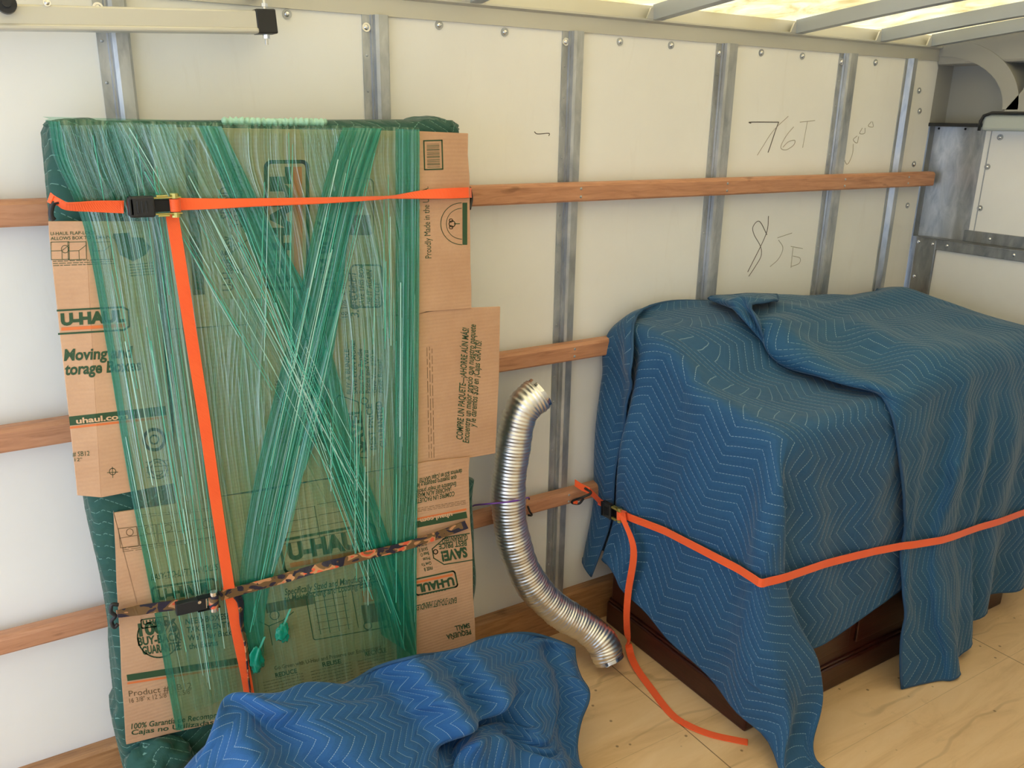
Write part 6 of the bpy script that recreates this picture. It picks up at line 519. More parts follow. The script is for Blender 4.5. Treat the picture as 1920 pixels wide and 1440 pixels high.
0,0,0,-1,1,0,0,0,26,2,-1,2,0,0,0,-1,0,-1,0,1,2,0,1,0,-1,0,-1,0,-1,-1,2,-1,0,-1,1,0,0,-1,0,0,0,-1,0,-1,0,0,0,-1,0,0,0,-1,1,-1,1,0,0,0,0,0,23,4,1,1,-1,0,1,0,-2,-1,1,1,2,0,-1,0,1,0,0,-1,1,-1,-1,1,-1,0,0,-1,0,0,-1,0,0,0,0,0,-1,0,-1,0,0,0,0,0,0,0,0,0,-1,1,0,0,27,-1,3,-1,1,0,0,0,-1,0,-1,1,1,0,1,-1,0,0,0,0,-1,0,1,-1,0,0,-1,1,-1,0,0,0,-1,0,-1,0,0,-1,1,-1,1,-1,0,0,0,0,0,0,0,-1,0,0,27,0,1,0,0,1,0,0,0,-2,0,-1,1,2,-1,1,0,-1,0,0,0,0,0,0,0,-2,0,1,-1,0,0,0,0,-1,0,0,0,0,-1,1,-1,0,0,0,0,0,-1,1,0,0,0,0,27,-2,2,0,1,0,0,1,-1,-1,-1,1,0,1,0,0,0,0,0,0,0,0,-1,0,0,0,0,-1,0,0,0,-1,0,1,0,-1,0,-1,1,-1,0,0,0,0,-1,1,0,0,0,0,0,0,25,0,0,3,0,0,0,0,0,-1,-1,-1,1,0,0,1,-1,1,-1,1,0,0,0,0,-1,0,0,0,0,-1,0,1,-1,0,-1,0,0,1,-1,0,0,0,-1,1,0,0,0,-1,1,0,0,0,27,-2,1,1,0,0,0,1,-1,0,-1,-1,0,0,1,0,-1,1,1,-1,0,0,0,0,0,0,-1,0,0,0,0,0,0,-1,1,0,0,-1,0,0,0,0,0,0,0,0,0,0,0,0,0,0,25,0,0,1,0,0,1,-1,1,-1,-1,-1,-1,0,1,0,1,0,0,0,0,1,0,-1,0,0,0,0,
0,0,0,-1,1,0,-1,0,0,0,0,0,0,0,0,0,0,-1,1,0,-1,0,1,-1,26,-1,0,0,1,0,-1,1,0,0,-1,-1,-1,1,1,-1,1,-1,0,1,0,-1,0,1,0,-1,1,0,-1,0,0,0,0,0,0,0,0,0,0,0,0,0,0,-1,1,0,0,0,0,0,-1,1,25,0,-1,0,1,0,0,0,-1,0,-1,-1,0,0,0,2,0,-1,1,0,0,0,1,-1,0,0,0,0,0,0,0,0,0,0,0,0,0,0,0,0,0,0,0,0,0,0,-1,1,0,0,0,0,19,4,1,0,0,0,0,0,0,0,0,-1,-1,0,2,0,-1,1,0,0,0,0,0,0,0,0,0,0,0,0,0,0,-1,1,0,0,0,0,0,0,0,0,0,0,-1,1,0,0,0,0,0,0,20,2,1,0,0,1,0,0,0,0,-1,0,-1,0,0,1,1,0,0,0,0,0,0,0,0,0,0,0,0,0,0,0,0,-1,1,0,0,0,0,0,0,0,0,0,0,0,0,-1,1,0,0,0,22,-2,1,2,0,0,1,0,0,-1,0,-1,1,-1,1,0,0,0,0,1,0,1,-1,0,0,0,0,-1,1,0,0,0,0,0,0,0,0,0,0,0,-1,1,0,0,0,0,0,0,0,0,0,0,22,-1,0,0,2,0,0,0,1,0,0,-1,-1,0,0,2,-1,1,0,-1,1,0,0,-1,0,0,0,1,0,-1,0,1,0,0,-1,0,1,0,0,0,0,0,0,0,0,-1,1,0,-1,0,0,1,23,0,-1,0,0,1,1,0,-1,1,-1,0,-2,1,0,0,2,-1,1,0,0,0,0,0,0,0,0,0,0,0,0,0,-1,1,0,0,-1,1,0,0,0,0,0,0,0,0,0,0,0,0,0,0,23,0,1,-1,0,0,0,1,0,-1,1,-1,
-1,0,-1,-2,3,2,0,0,0,0,0,0,0,0,0,0,0,0,0,-1,1,0,0,0,0,0,0,0,0,0,0,-1,1,0,0,0,0,0,0,0,23,1,0,0,-1,0,1,-1,1,0,-1,0,-1,-1,-2,2,0,2,1,0,0,0,0,0,0,1,-1,0,0,1,-1,1,-1,0,0,0,0,0,0,0,1,-1,0,1,-1,1,-1,1,0,-1,1,-1,24,1,-1,0,0,0,-1,1,-1,1,0,-1,0,-3,1,1,1,0,0,1,0,1,-1,0,0,1,0,0,-1,0,0,0,1,-1,0,0,0,-1,1,0,0,0,0,0,0,0,1,0,-1,1,-1,0,25,0,-1,0,-1,0,0,0,1,-1,1,0,-1,1,1,0,0,0,-1,0,1,-1,1,0,0,-1,0,0,0,0,1,-1,0,0,0,-1,1,0,0,0,0,0,0,0,1,0,0,0,0,0,-1,0,24,0,1,-2,1,0,0,0,-1,1,0,0,1,0,0,0,0,-1,0,0,0,1,0,0,0,0,0,-1,0,0,0,0,0,0,0,0,0,0,0,0,0,0,1,0,0,1,0,-1,0,-1,1,0,25,0,-1,0,-1,0,0,0,1,0,-1,1,0,1,0,0,0,0,-1,0,0,0,1,0,-1,0,-1,1,1,-1,0,1,0,-1,0,0,0,1,-1,0,0,1,-1,1,0,0,0,0,0,0,-1,-1,24,0,0,0,0,0,0,0,-1,0,1,0,0,0,1,0,-1,0,1,-1,0,1,-1,1,0,0,0,0,-1,1,0,-1,0,0,0,1,-1,0,0,0,0,0,1,0,0,0,0,0,-1,0,0,0,25,0,-2,0,0,0,0,0,1,0,0,0,0,0,0,0,0,0,0,0,0,0,0,0,0,0,1,0,0,-1,0,1,0,0,0,-1,1,-1,0,0,0,0,0,0,1,0,0,-1,
1,-1,0,-2,24,-1,1,0,0,-1,0,0,0,0,0,1,0,0,0,-1,1,0,0,0,0,0,1,0,0,0,0,-1,0,1,0,-1,0,0,0,1,-1,0,0,0,1,0,0,0,-1,0,0,1,-1,0,-1,-1,24,-1,0,-1,0,0,0,1,0,0,0,-1,1,0,0,0,-1,0,1,0,0,0,1,0,0,1,0,0,0,-1,0,0,0,0,0,0,0,0,0,0,0,0,0,0,1,-1,1,-2,1,-1,-2,0,23,-2,0,1,-1,1,0,-1,1,0,0,0,0,0,-1,1,0,0,0,2,0,0,0,0,1,-1,1,-1,0,0,0,0,-1,1,0,0,0,0,0,0,0,0,0,0,0,0,-1,1,-1,-1,0,-1,23,-2,0,0,0,0,0,0,-1,-1,2,1,0,0,0,-1,0,0,0,2,1,1,-1,0,0,0,0,1,-1,0,0,-2,1,0,1,0,0,0,0,0,0,0,0,1,-1,0,0,-1,-1,0,0,2,19,0,-1,2,1,0,0,-1,0,-1,-2,3,1,1,1,-1,-1,-1,0,0,2,-1,1,0,0,-1,0,-1,1,0,0,0,1,-1,0,0,1,0,0,1,-1,1,1,0,0,0,0,-2,0,-1,-3,-4,18,0,-3,2,0,-1,0,0,1,1,-1,-2,3,0,0,0,0,0,0,0,0,0,-1,0,-1,1,-1,0,-1,1,-1,-1,1,2,-1,1,0,0,1,0,0,0,0,-1,1,1,-1,-2,-2,-5,-5,-5,17,-4,-1,1,-5,-3,1,2,1,4,3,-1,-1,0,0,2,-1,0,0,-1,-1,0,-2,0,0,-1,-1,1,0,0,1,-1,-6,1,4,0,-2,1,0,0,1,0,0,2,-1,0,2,0,-11,-7,-3,-4,-13,14,8,1,-1,-5,-6,0,3,2,2,4,-2,1,0,1,1,-1,-2,0,0,-1,-4,-1,1,0,1,0,0,-1,1,1,
-2,-1,0,1,0,-1,0,0,0,0,1,-1,0,0,0,1,-2,-4,-4,-1,6,-10,6,4,1,0,-4,-5,-3,-1,3,1,3,1,1,0,1,-1,-1,0,2,-1,0,-2,1,0,0,0,1,0,-1,0,1,-2,-1,0,1,1,0,0,0,0,1,0,-1,0,0,-1,0,0,-2,-3,8,-9,-3,4,6,0,0,-3,-5,-2,-2,0,3,0,2,3,-1,0,1,-2,0,2,1,0,-1,0,0,0,-1,1,0,0,1,0,-1,-1,1,0,0,0,0,2,1,-2,-1,0,0,-1,1,-1,0,-1,12,-5,-11,-1,6,4,0,-1,-2,-4,-2,0,-1,2,1,1,3,0,-1,-1,-2,3,3,-1,-2,1,0,0,0,0,0,1,0,0,-1,0,0,0,0,1,1,1,-1,-1,-1,-1,1,0,-1,1,-1,0,15,-2,-15,-10,6,12,3,-2,-3,-2,-4,-4,-1,1,1,2,4,1,-1,2,-4,1,3,0,0,-1,0,-1,1,0,0,0,1,0,0,-1,1,0,1,0,1,0,-2,-2,0,1,-1,0,1,0,0,-1,-5,16,3,-18,-6,6,11,4,-2,-4,-4,-4,-3,-1,0,1,3,6,0,-2,0,-3,4,3,-2,-1,0,1,-1,0,0,0,2,0,0,0,0,0,0,0,1,-1,-1,-1,0,0,0,-1,0,0,1,0,5,-7,12,-2,-12,-8,8,13,4,-3,-4,-4,-5,-3,-1,-1,2,8,4,-5,1,-2,-1,4,0,0,0,-1,0,0,0,1,0,1,0,1,-1,1,0,0,0,-1,-2,-1,1,-1,0,1,0,0,-1,1,-4,-2,5,9,-10,-11,-2,10,15,5,-3,-5,-4,-5,-4,-3,-1,4,11,2,-5,-1,-2,1,4,-1,-1,1,0,-1,0,1,1,0,1,0,0,0,0,0,0,-1,-3,0,0,1,0,-1,1,0,0,-1,0,-3,-1,10,2,-10,-13,-3,13,16,7,-3,-7,-5,-5,-3,
-4,-1,8,11,-2,-4,-3,-1,2,2,0,-1,1,0,0,0,1,2,-1,1,0,0,0,0,-2,-2,0,0,0,0,0,0,-1,1,0,0,-2,7,-5,2,7,0,-11,-14,-3,14,17,7,-4,-7,-4,-5,-5,-5,1,12,7,-4,-3,-2,-1,3,2,-1,-1,0,1,1,1,0,1,-1,1,-1,0,0,-1,-1,-2,1,1,-1,0,0,0,0,0,0,19,0,-4,-8,4,7,-4,-12,-17,-3,13,19,8,-6,-8,-3,-5,-7,-5,6,12,3,-4,-4,0,-1,1,2,0,0,0,0,0,0,0,1,-1,1,-1,0,0,-2,1,0,1,0,-1,0,0,0,0,0,22,-3,4,-3,-4,4,5,-2,-12,-17,-5,9,20,6,-7,-6,-3,-5,-9,-4,10,8,1,-5,-3,1,0,0,0,0,0,1,0,0,0,0,0,0,0,0,0,-1,0,2,-1,1,-1,-1,0,0,0,0,-5,12,2,11,6,1,1,-2,-3,-9,-7,-2,7,7,1,-4,-3,-4,-6,-6,-2,8,5,-1,-5,-2,1,1,0,1,-1,0,1,0,0,0,0,0,1,-1,0,-1,1,1,2,0,-3,-2,1,0,0,0,8,-7,-5,1,0,9,11,8,2,-5,-7,0,-1,-2,1,1,-1,-2,-1,-6,-9,1,8,4,-3,-3,0,-1,1,0,1,0,-1,1,0,0,0,0,0,0,0,0,2,2,1,-3,-3,0,0,0,0,0,24,1,-3,-12,-6,-7,-3,7,12,10,-1,-4,-5,-4,4,3,-1,-1,-2,-3,-10,-6,3,9,2,-4,-2,0,0,0,1,0,0,0,1,0,0,0,0,0,0,1,3,2,-3,-3,-1,0,0,0,0,0,41,-8,1,-4,0,-6,-2,-9,-5,3,1,3,-3,1,4,-1,0,-1,-2,-5,-5,-6,-4,5,9,-1,-4,0,0,0,-1,1,1,0,-1,0,1,0,0,0,0,4,2,-1,-4,-3,0,1,1,-1,0,1,
33,1,3,-2,-3,-1,-3,-5,-8,-4,-5,-6,8,4,-1,-2,-3,2,4,-4,-2,-3,-4,-3,6,6,-3,-1,0,0,1,0,0,0,1,0,0,0,-1,1,1,4,-2,-6,-3,1,1,1,-1,0,1,-1,10,4,0,3,-5,2,5,8,-5,-8,-5,-11,-3,1,3,3,4,6,6,-6,2,1,-3,-8,-5,7,7,0,1,0,0,0,0,0,1,0,0,0,1,0,-1,-4,-5,-3,0,0,0,0,0,1,0,0,26,-5,-4,-1,-2,-6,-1,4,1,-4,-4,-4,-8,0,2,5,8,9,-4,-4,0,3,2,0,-6,-5,5,3,-1,1,0,0,0,0,0,0,0,0,0,0,-1,-4,-4,0,1,0,0,0,1,0,0,0,-16,20,15,3,0,-6,-4,-2,-1,-3,-1,-1,-6,6,1,1,3,-1,-8,1,3,0,-1,3,2,-3,-2,-1,0,0,0,0,1,0,0,0,0,1,0,-1,1,-3,0,0,-1,0,1,1,0,0,0,0,-7,2,7,7,10,4,-7,-4,-3,-1,2,2,-2,-3,1,-1,-2,-4,-5,6,1,0,-1,-6,2,3,-2,-1,1,0,0,0,0,0,0,1,0,-1,1,1,0,2,1,-2,0,0,0,0,0,0,0,0,10,-7,-9,-4,10,12,4,-7,-2,0,-3,-2,-2,-1,-1,2,3,-5,1,5,-1,-1,1,-4,-8,-4,-3,0,0,0,0,1,0,1,0,0,1,2,0,1,2,8,4,0,-1,-1,0,0,0,1,-1,1,0,-7,-7,0,0,4,5,6,4,-2,-2,-2,-1,-1,1,4,0,-6,4,2,0,0,0,2,-3,-3,-1,-1,-1,-1,-1,-1,-1,-1,-1,-1,0,0,2,2,-1,2,7,5,-1,-1,-2,1,0,0,1,-1,-6,7,-4,-5,-8,-3,2,6,12,-1,0,0,-1,1,2,0,-4,0,3,1,0,0,0,0,2,-1,-1,0,0,-1,0,-1,-1,0,-1,-2,
-2,0,1,-3,-2,-1,3,8,5,-1,-1,-1,1,-1,0,1,-12,10,7,-4,-6,-4,1,4,5,1,-2,0,1,0,3,0,-6,2,2,0,1,-1,0,1,0,1,-1,-1,0,1,0,-1,0,-2,-3,-2,0,1,-1,-3,0,-2,-2,4,8,4,0,-2,-1,2,0,1,-2,-4,7,4,-3,-3,0,1,2,2,-5,1,0,2,2,-2,-2,2,1,0,-1,0,-1,1,2,0,0,0,0,-1,-1,0,-4,-4,0,2,2,-1,-3,0,0,0,-3,-3,4,8,3,-1,0,0,2,1,3,-7,0,8,0,-3,-2,-1,0,5,-2,-1,1,1,0,-4,3,1,0,-2,0,-1,-3,2,2,2,1,-1,-1,-1,0,-3,-4,2,2,1,-2,-2,-2,1,1,0,0,-4,-3,6,7,0,-1,-1,-1,0,3,-4,-4,2,5,0,-2,-3,0,3,1,0,0,0,-1,-1,1,-1,-1,-1,-2,-3,0,-1,1,1,0,1,-1,0,0,0,-1,0,0,-1,-1,-3,0,0,-1,0,-1,1,-1,2,8,4,-3,-1,-1,-1,0,0,-5,-2,6,2,0,-3,-3,7,3,-3,-1,-2,-7,0,1,1,-1,2,-3,-2,0,-1,0,-1,1,-1,0,2,1,1,1,-3,-2,-2,-2,0,-1,0,0,-1,1,0,2,2,9,2,-2,-2,0,0])
BAKE['C'] = (68, 52, [
192,12,12,10,10,10,10,10,11,12,13,13,14,13,14,14,15,15,16,18,18,19,20,20,19,20,18,19,18,18,18,16,16,13,13,11,12,11,13,13,15,16,17,17,17,16,16,14,14,14,13,14,13,14,15,14,11,11,9,9,8,7,7,8,7,8,8,8,-4,0,1,-1,-2,-2,-2,-1,2,-1,2,2,0,2,-1,0,0,-1,0,1,3,1,0,0,1,0,0,0,0,-3,-5,-2,2,4,0,-1,-2,0,-1,3,-1,0,1,2,3,2,2,2,1,0,-3,-4,0,3,3,1,2,0,0,1,-3,-1,-1,0,1,-1,2,0,-5,0,-1,1,-3,-2,1,2,0,1,-1,0,1,0,1,-1,1,1,1,0,1,1,0,0,0,-1,2,0,1,1,-2,-6,-2,1,0,0,1,2,0,-1,1,0,0,2,0,3,2,2,0,1,2,-2,-3,0,1,2,2,0,-1,0,2,0,-1,-1,0,0,1,-1,-4,-4,1,1,1,-3,-2,1,1,1,-1,2,1,0,0,2,-1,0,0,1,-1,0,2,1,0,1,0,0,-1,3,1,-3,-6,-1,0,0,0,1,3,0,-2,0,1,-1,0,1,2,3,3,1,2,2,-2,-7,-2,3,2,2,2,0,1,1,0,0,-1,0,0,-1,-3,-1,-3,0,2,2,-3,-2,0,2,2,-1,0,0,0,0,1,0,0,0,-1,0,-1,1,1,1,0,0,1,0,4,4,-3,-7,-3,0,0,0,1,3,2,1,-1,0,-1,-2,-2,0,3,4,3,4,1,-4,-7,-3,2,4,4,1,2,1,2,0,-1,-2,-3,1,-3,6,-2,-6,0,5,3,-3,-4,0,2,-2,-1,0,0,0,-1,0,2,2,0,-1,0,0,1,1,0,1,0,1,1,4,2,-5,-5,-4,0,2,0,0,4,3,0,-1,-2,-3,-2,-1,-1,2,4,4,4,1,-4,-7,-4,2,3,5,
4,3,2,-1,-2,0,-3,0,-2,2,1,-1,0,3,4,0,-6,-5,-2,1,0,0,0,0,0,0,-1,0,3,1,0,0,0,-1,1,1,0,-1,1,3,4,3,-1,-4,-3,-1,2,-1,-1,0,4,1,1,-2,-3,-4,-3,-1,1,3,3,4,2,-5,-4,-3,0,3,4,6,4,2,0,-3,-2,-2,-3,-5,0,4,0,-2,1,4,2,-3,-3,-1,-1,-1,0,0,2,2,1,-1,1,1,0,-1,-1,1,0,0,2,1,2,0,2,1,4,2,0,-3,-5,-1,0,0,-1,2,1,2,0,-2,-4,-6,-1,1,4,6,3,1,-4,-5,-2,-1,1,3,4,6,3,-1,-4,-2,-2,-7,-1,0,-1,-1,-1,1,4,3,-1,-1,-1,-2,-1,1,1,2,2,1,-1,-1,0,0,1,-1,0,1,2,2,1,2,-1,1,1,5,4,0,-2,-2,-2,-3,-2,-2,1,3,3,1,0,-3,-6,-4,0,3,5,6,1,-3,-4,-2,-1,-1,1,4,5,3,0,-5,-3,-5,-1,2,1,-1,-1,-4,0,0,0,-1,0,1,2,3,2,2,1,-1,-2,-2,-1,-1,-1,0,1,1,0,1,2,4,4,3,2,2,0,0,2,-2,-3,-3,-3,-2,-3,0,2,5,3,2,-1,-5,-7,-2,3,3,5,3,0,-2,-1,-3,-4,-2,5,6,4,-3,-4,1,-5,0,3,-1,0,2,0,-1,-2,-1,1,2,3,1,0,0,-2,-2,-2,0,-1,-1,0,0,0,-1,0,0,1,2,3,6,5,4,1,0,-1,1,-2,-6,-7,-4,1,0,1,0,3,5,4,0,-2,-5,-4,-1,3,5,3,1,-1,-1,-2,-5,-5,3,6,4,-4,6,-4,-5,-1,-1,0,2,0,-1,3,3,0,3,2,-2,-2,-3,-2,0,0,1,0,-1,-1,-1,-1,0,0,0,-1,0,1,2,4,3,3,2,-1,2,4,1,-5,-7,-2,0,-1,-1,-1,0,2,5,
3,0,-2,-2,-3,0,3,3,1,1,2,-2,-5,-3,1,7,-6,5,4,-4,-5,1,1,0,-1,0,2,2,2,0,-2,-2,-1,0,-1,0,0,0,1,0,-1,-1,-1,-1,0,-1,1,-1,0,0,0,1,1,3,3,1,1,3,2,1,-4,-2,0,1,-1,-5,-4,-2,1,2,2,3,1,-1,0,-1,0,1,2,5,3,-3,-3,3,-6,-3,3,3,-3,1,2,0,1,2,0,0,1,-2,-2,-1,0,-1,0,0,0,-1,-1,2,0,0,-1,0,-1,0,-1,-1,0,1,0,-1,2,-1,1,0,-1,0,3,5,3,-1,0,2,3,-1,-6,-5,-3,-1,1,2,3,3,1,1,-2,-3,-2,2,6,5,0,-3,-6,-5,1,2,1,0,1,2,2,1,1,0,1,-1,-2,-1,-1,0,0,-1,0,-1,-1,-2,1,1,2,-1,-1,0,0,0,-1,-1,0,1,1,3,1,-2,-1,-1,0,0,4,2,0,-1,3,5,2,0,-3,-3,-2,-2,-1,2,1,1,2,1,-2,-4,-1,3,4,1,-6,0,-2,1,3,-2,-3,1,2,4,2,1,-1,0,-1,0,1,-1,-1,0,-1,-1,-1,0,-2,0,0,3,1,1,-1,-1,-1,0,-1,0,-1,-1,2,2,1,0,1,-1,-2,2,2,-1,-3,1,4,4,5,1,-1,-3,-2,-4,0,-1,0,2,2,1,-4,-1,1,5,-6,5,-2,-2,3,1,-2,-3,2,2,1,0,0,1,0,0,-2,0,0,0,1,1,1,0,0,-1,-1,-3,0,0,2,2,2,-1,1,-3,-4,0,0,1,0,1,5,2,-2,-1,1,0,-3,-1,3,-1,2,6,1,0,-2,0,-3,0,0,-2,-1,-1,1,0,3,1,-5,-2,4,0,0,3,0,-2,0,1,0,2,-1,-2,0,0,0,0,1,0,1,1,0,-1,0,1,0,1,-1,-1,-2,0,0,2,1,3,2,-2,-3,-5,-1,2,2,5,
3,-1,-3,2,2,-3,-1,-1,-2,0,3,3,2,-1,-1,-4,-1,1,2,-1,-2,1,1,2,-5,-3,2,3,0,-1,2,2,-1,1,1,-1,-1,-3,0,1,1,0,1,0,-1,2,2,1,0,-1,1,1,1,-1,-2,-2,-1,-2,0,1,3,2,-1,0,-1,0,0,0,4,1,0,0,3,3,-1,-1,-5,-6,-2,2,3,3,0,-1,-3,0,1,4,0,-3,0,2,-5,2,-3,1,0,-1,-1,2,5,3,-1,-6,-3,2,3,0,0,1,0,1,2,0,-1,1,1,1,-1,0,1,2,0,-1,-3,-2,-3,-1,-2,0,2,3,2,2,-1,0,-2,2,1,1,3,3,1,0,-1,-4,-4,-3,0,0,4,1,0,-2,0,1,5,0,-3,1,-5,3,0,-2,-1,-1,1,5,3,-1,-2,-1,-1,0,0,1,2,0,-1,0,-1,1,3,-1,1,0,1,-1,1,0,2,1,1,-2,-4,-3,-2,-2,-2,0,1,2,3,1,1,0,2,-2,-2,2,2,4,2,0,-2,-3,-2,-2,-1,4,1,0,-2,0,2,3,1,-3,-5,-1,1,1,0,4,4,0,-1,-1,-2,0,-2,-1,-1,2,1,2,3,-1,-1,-2,0,3,0,0,0,0,-2,0,2,1,2,3,0,-1,-1,-3,-5,-3,-2,0,1,2,2,3,1,1,-1,-1,-2,1,4,2,2,0,-2,-2,-2,-1,2,1,0,-3,-1,2,3,-1,-5,1,-1,0,3,1,2,0,0,1,1,-1,-4,-4,3,3,1,0,0,2,2,0,-2,-2,0,2,1,2,-1,-1,-1,-1,1,0,2,-1,2,3,1,-2,-5,-4,0,0,0,-1,0,4,4,1,-1,-2,-1,1,2,2,1,-1,-3,-2,0,1,2,1,-2,-2,1,2,-4,3,0,-2,1,2,-1,0,-1,1,4,2,-3,-2,1,1,0,1,1,-1,-1,1,1,2,1,-1,-1,-1,0,-1,-2,0,-2,0,1,2,
-2,2,6,4,0,-4,-4,-3,-1,-1,0,1,1,3,4,0,-3,-1,-1,1,3,2,0,-2,-3,0,1,3,1,-1,-4,1,-4,0,5,0,1,1,0,-2,-3,-3,1,5,6,0,-3,0,1,-1,-1,2,2,0,0,-2,1,-1,-2,-2,1,1,-1,-2,1,0,0,2,0,-4,0,5,5,2,-2,-2,-3,-2,-1,-1,-1,0,3,4,2,-1,-2,-1,-1,2,3,0,-1,-2,1,1,0,0,0,-2,-3,-1,4,4,-2,-1,1,-1,-2,-2,-3,2,8,6,0,-3,0,0,-2,-2,0,1,1,0,-3,2,1,1,-1,0,0,-1,-2,-1,1,1,3,2,1,-1,1,3,1,-1,-3,-3,-2,-3,-2,-1,1,3,3,3,0,-1,-2,-1,2,3,0,-1,-2,-1,0,1,0,-1,-3,2,-1,1,0,0,1,1,-1,-1,-2,-3,4,7,4,-1,-1,1,0,0,-3,-4,-1,3,3,-1,1,1,0,-1,0,0,0,0,0,-1,1,4,1,0,1,1,1,-1,-1,-1,-2,-3,-2,-2,-2,0,3,3,3,1,-2,0,0,2,2,-1,-1,-3,-1,-1,-1,1,-4,2,-1,0,2,0,0,1,0,0,0,-1,-2,2,3,3,0,0,2,-1,-2,1,0,-1,-2,1,1,1,1,0,-1,0,0,1,1,1,0,0,1,1,2,1,1,0,-1,-2,-2,0,-1,-2,-2,-2,0,2,2,2,2,-1,0,-2,-1,3,-1,0,-1,-1,0,-1,-3,-1,1,0,1,1,-1,0,1,-1,2,1,-1,0,0,2,0,0,1,1,-1,-1,-2,1,3,0,0,0,0,0,0,2,0,0,0,0,1,1,1,1,2,2,0,0,1,-1,-2,-3,-1,-1,1,-3,-1,1,1,0,0,0,-1,-1,2,1,-1,-1,0,0,1,-1,-4,0,0,1,-1,0,-1,0,2,2,0,2,1,1,0,-1,1,-1,-2,0,2,0,1,-1,0,1,1,-1,
0,-1,0,1,1,0,1,2,0,0,1,0,1,2,2,1,1,-1,-1,-2,-3,-1,-2,0,0,-1,1,0,0,-1,-1,0,0,0,0,0,0,1,1,0,-3,-1,-1,1,0,-2,1,-1,3,2,1,0,1,-1,0,1,1,0,-1,-1,1,0,0,1,-1,0,0,1,0,1,0,-1,1,0,1,-1,0,1,1,2,0,1,2,3,1,1,-1,-1,-2,-3,-3,1,0,0,-1,0,1,0,0,-1,0,-1,0,0,0,0,0,1,-4,0,-1,0,0,3,1,2,-2,1,0,1,2,2,-1,-1,-1,1,0,0,-3,0,0,0,0,0,0,0,0,1,2,-1,-1,2,-1,0,1,1,-1,-1,1,0,1,3,4,1,0,0,0,-2,-4,-1,0,1,-1,0,0,0,-1,0,-1,-1,0,1,2,-1,-2,2,-4,3,-3,-3,0,1,3,3,-1,-2,2,1,-1,-1,2,2,1,0,-4,-1,1,0,0,-1,1,0,0,0,0,1,0,1,0,0,0,2,0,-3,-1,-1,-1,0,1,0,2,3,1,1,3,0,-1,-3,0,-1,0,0,0,0,-1,-1,0,-1,1,2,2,2,0,-3,-4,-1,3,-2,-2,0,1,3,-1,-1,1,2,2,2,0,-1,0,-2,-5,0,0,1,1,0,0,0,1,0,1,-1,2,0,1,0,0,0,0,0,-2,-1,-1,0,-1,-1,-1,4,3,-1,0,1,1,-1,-2,0,1,1,0,0,0,0,1,2,0,-3,-1,3,2,0,-4,1,4,3,-2,-5,-5,-1,5,2,-1,1,1,-1,2,1,1,-3,-1,-1,1,0,-2,0,0,0,0,1,0,1,-1,1,-1,0,1,0,2,0,1,0,-2,-2,-1,1,-1,-1,3,1,-4,1,4,1,-1,-1,2,0,0,0,1,0,0,2,2,0,-4,-2,1,3,-3,7,3,1,-1,-5,-5,-2,5,4,-1,0,0,0,-2,1,-1,-5,1,1,
0,-1,-1,-1,0,1,0,1,1,-1,0,1,0,1,1,0,-1,0,2,0,-1,-1,-1,-1,1,0,0,1,1,-1,0,2,0,0,-1,2,1,0,-1,0,-1,-2,2,4,2,-2,-2,0,-4,1,1,2,5,3,-1,-7,-5,2,8,3,-1,-2,-4,-1,0,-2,1,-2,-2,0,0,0,0,0,0,-1,2,2,1,0,0,-2,0,0,0,0,1,1,1,-2,-2,-2,0,1,1,4,6,-1,-3,-2,1,0,0,-1,1,2,1,1,-1,-3,-2,1,5,2,-1,-3,-2,-5,1,4,2,4,5,-5,-7,-2,3,0,2,1,0,-1,-2,-2,3,0,-3,-2,1,1,-1,0,1,1,-1,0,2,1,1,-1,-2,-1,-1,0,0,2,2,0,-2,-1,-1,-1,0,1,2,3,0,1,0,0,-1,-1,-1,2,2,2,1,1,-3,-2,-2,2,3,-1,-2,-1,0,1,1,2,2,1,-2,-2,-4,-2,3,2,2,-3,-1,-1,1,1,1,1,0,-2,-1,0,0,0,1,1,-2,0,1,2,-1,-2,-1,0,-2,0,1,4,3,0,-4,-1,0,-2,-3,3,4,2,0,-1,0,0,-1,-1,1,1,1,2,3,-3,-5,-3,2,4,-1,-2,1,2,2,-1,-1,4,-1,-5,-2,0,0,1,1,-1,-1,1,1,-1,0,0,0,0,0,0,-1,1,0,1,1,0,-1,-1,0,0,1,0,-1,-1,-1,1,3,2,1,-3,0,2,-3,-2,1,1,3,1,-1,1,1,-2,-2,-1,2,0,-1,1,2,-2,-2,3,0,-1,-2,2,3,2,0,1,1,-6,-3,1,-2,-2,0,4,-1,0,-1,0,2,0,-3,0,1,1,1,0,0,-1,0,2,1,0,0,-1,-2,0,2,-1,1,-2,-1,1,2,1,-1,0,3,-1,-4,-2,0,3,2,1,0,2,0,-1,-3,0,-1,3,1,1,-1,-1,1,-1,-2,-2,3,4,5,0,-3,-3,-1,2,
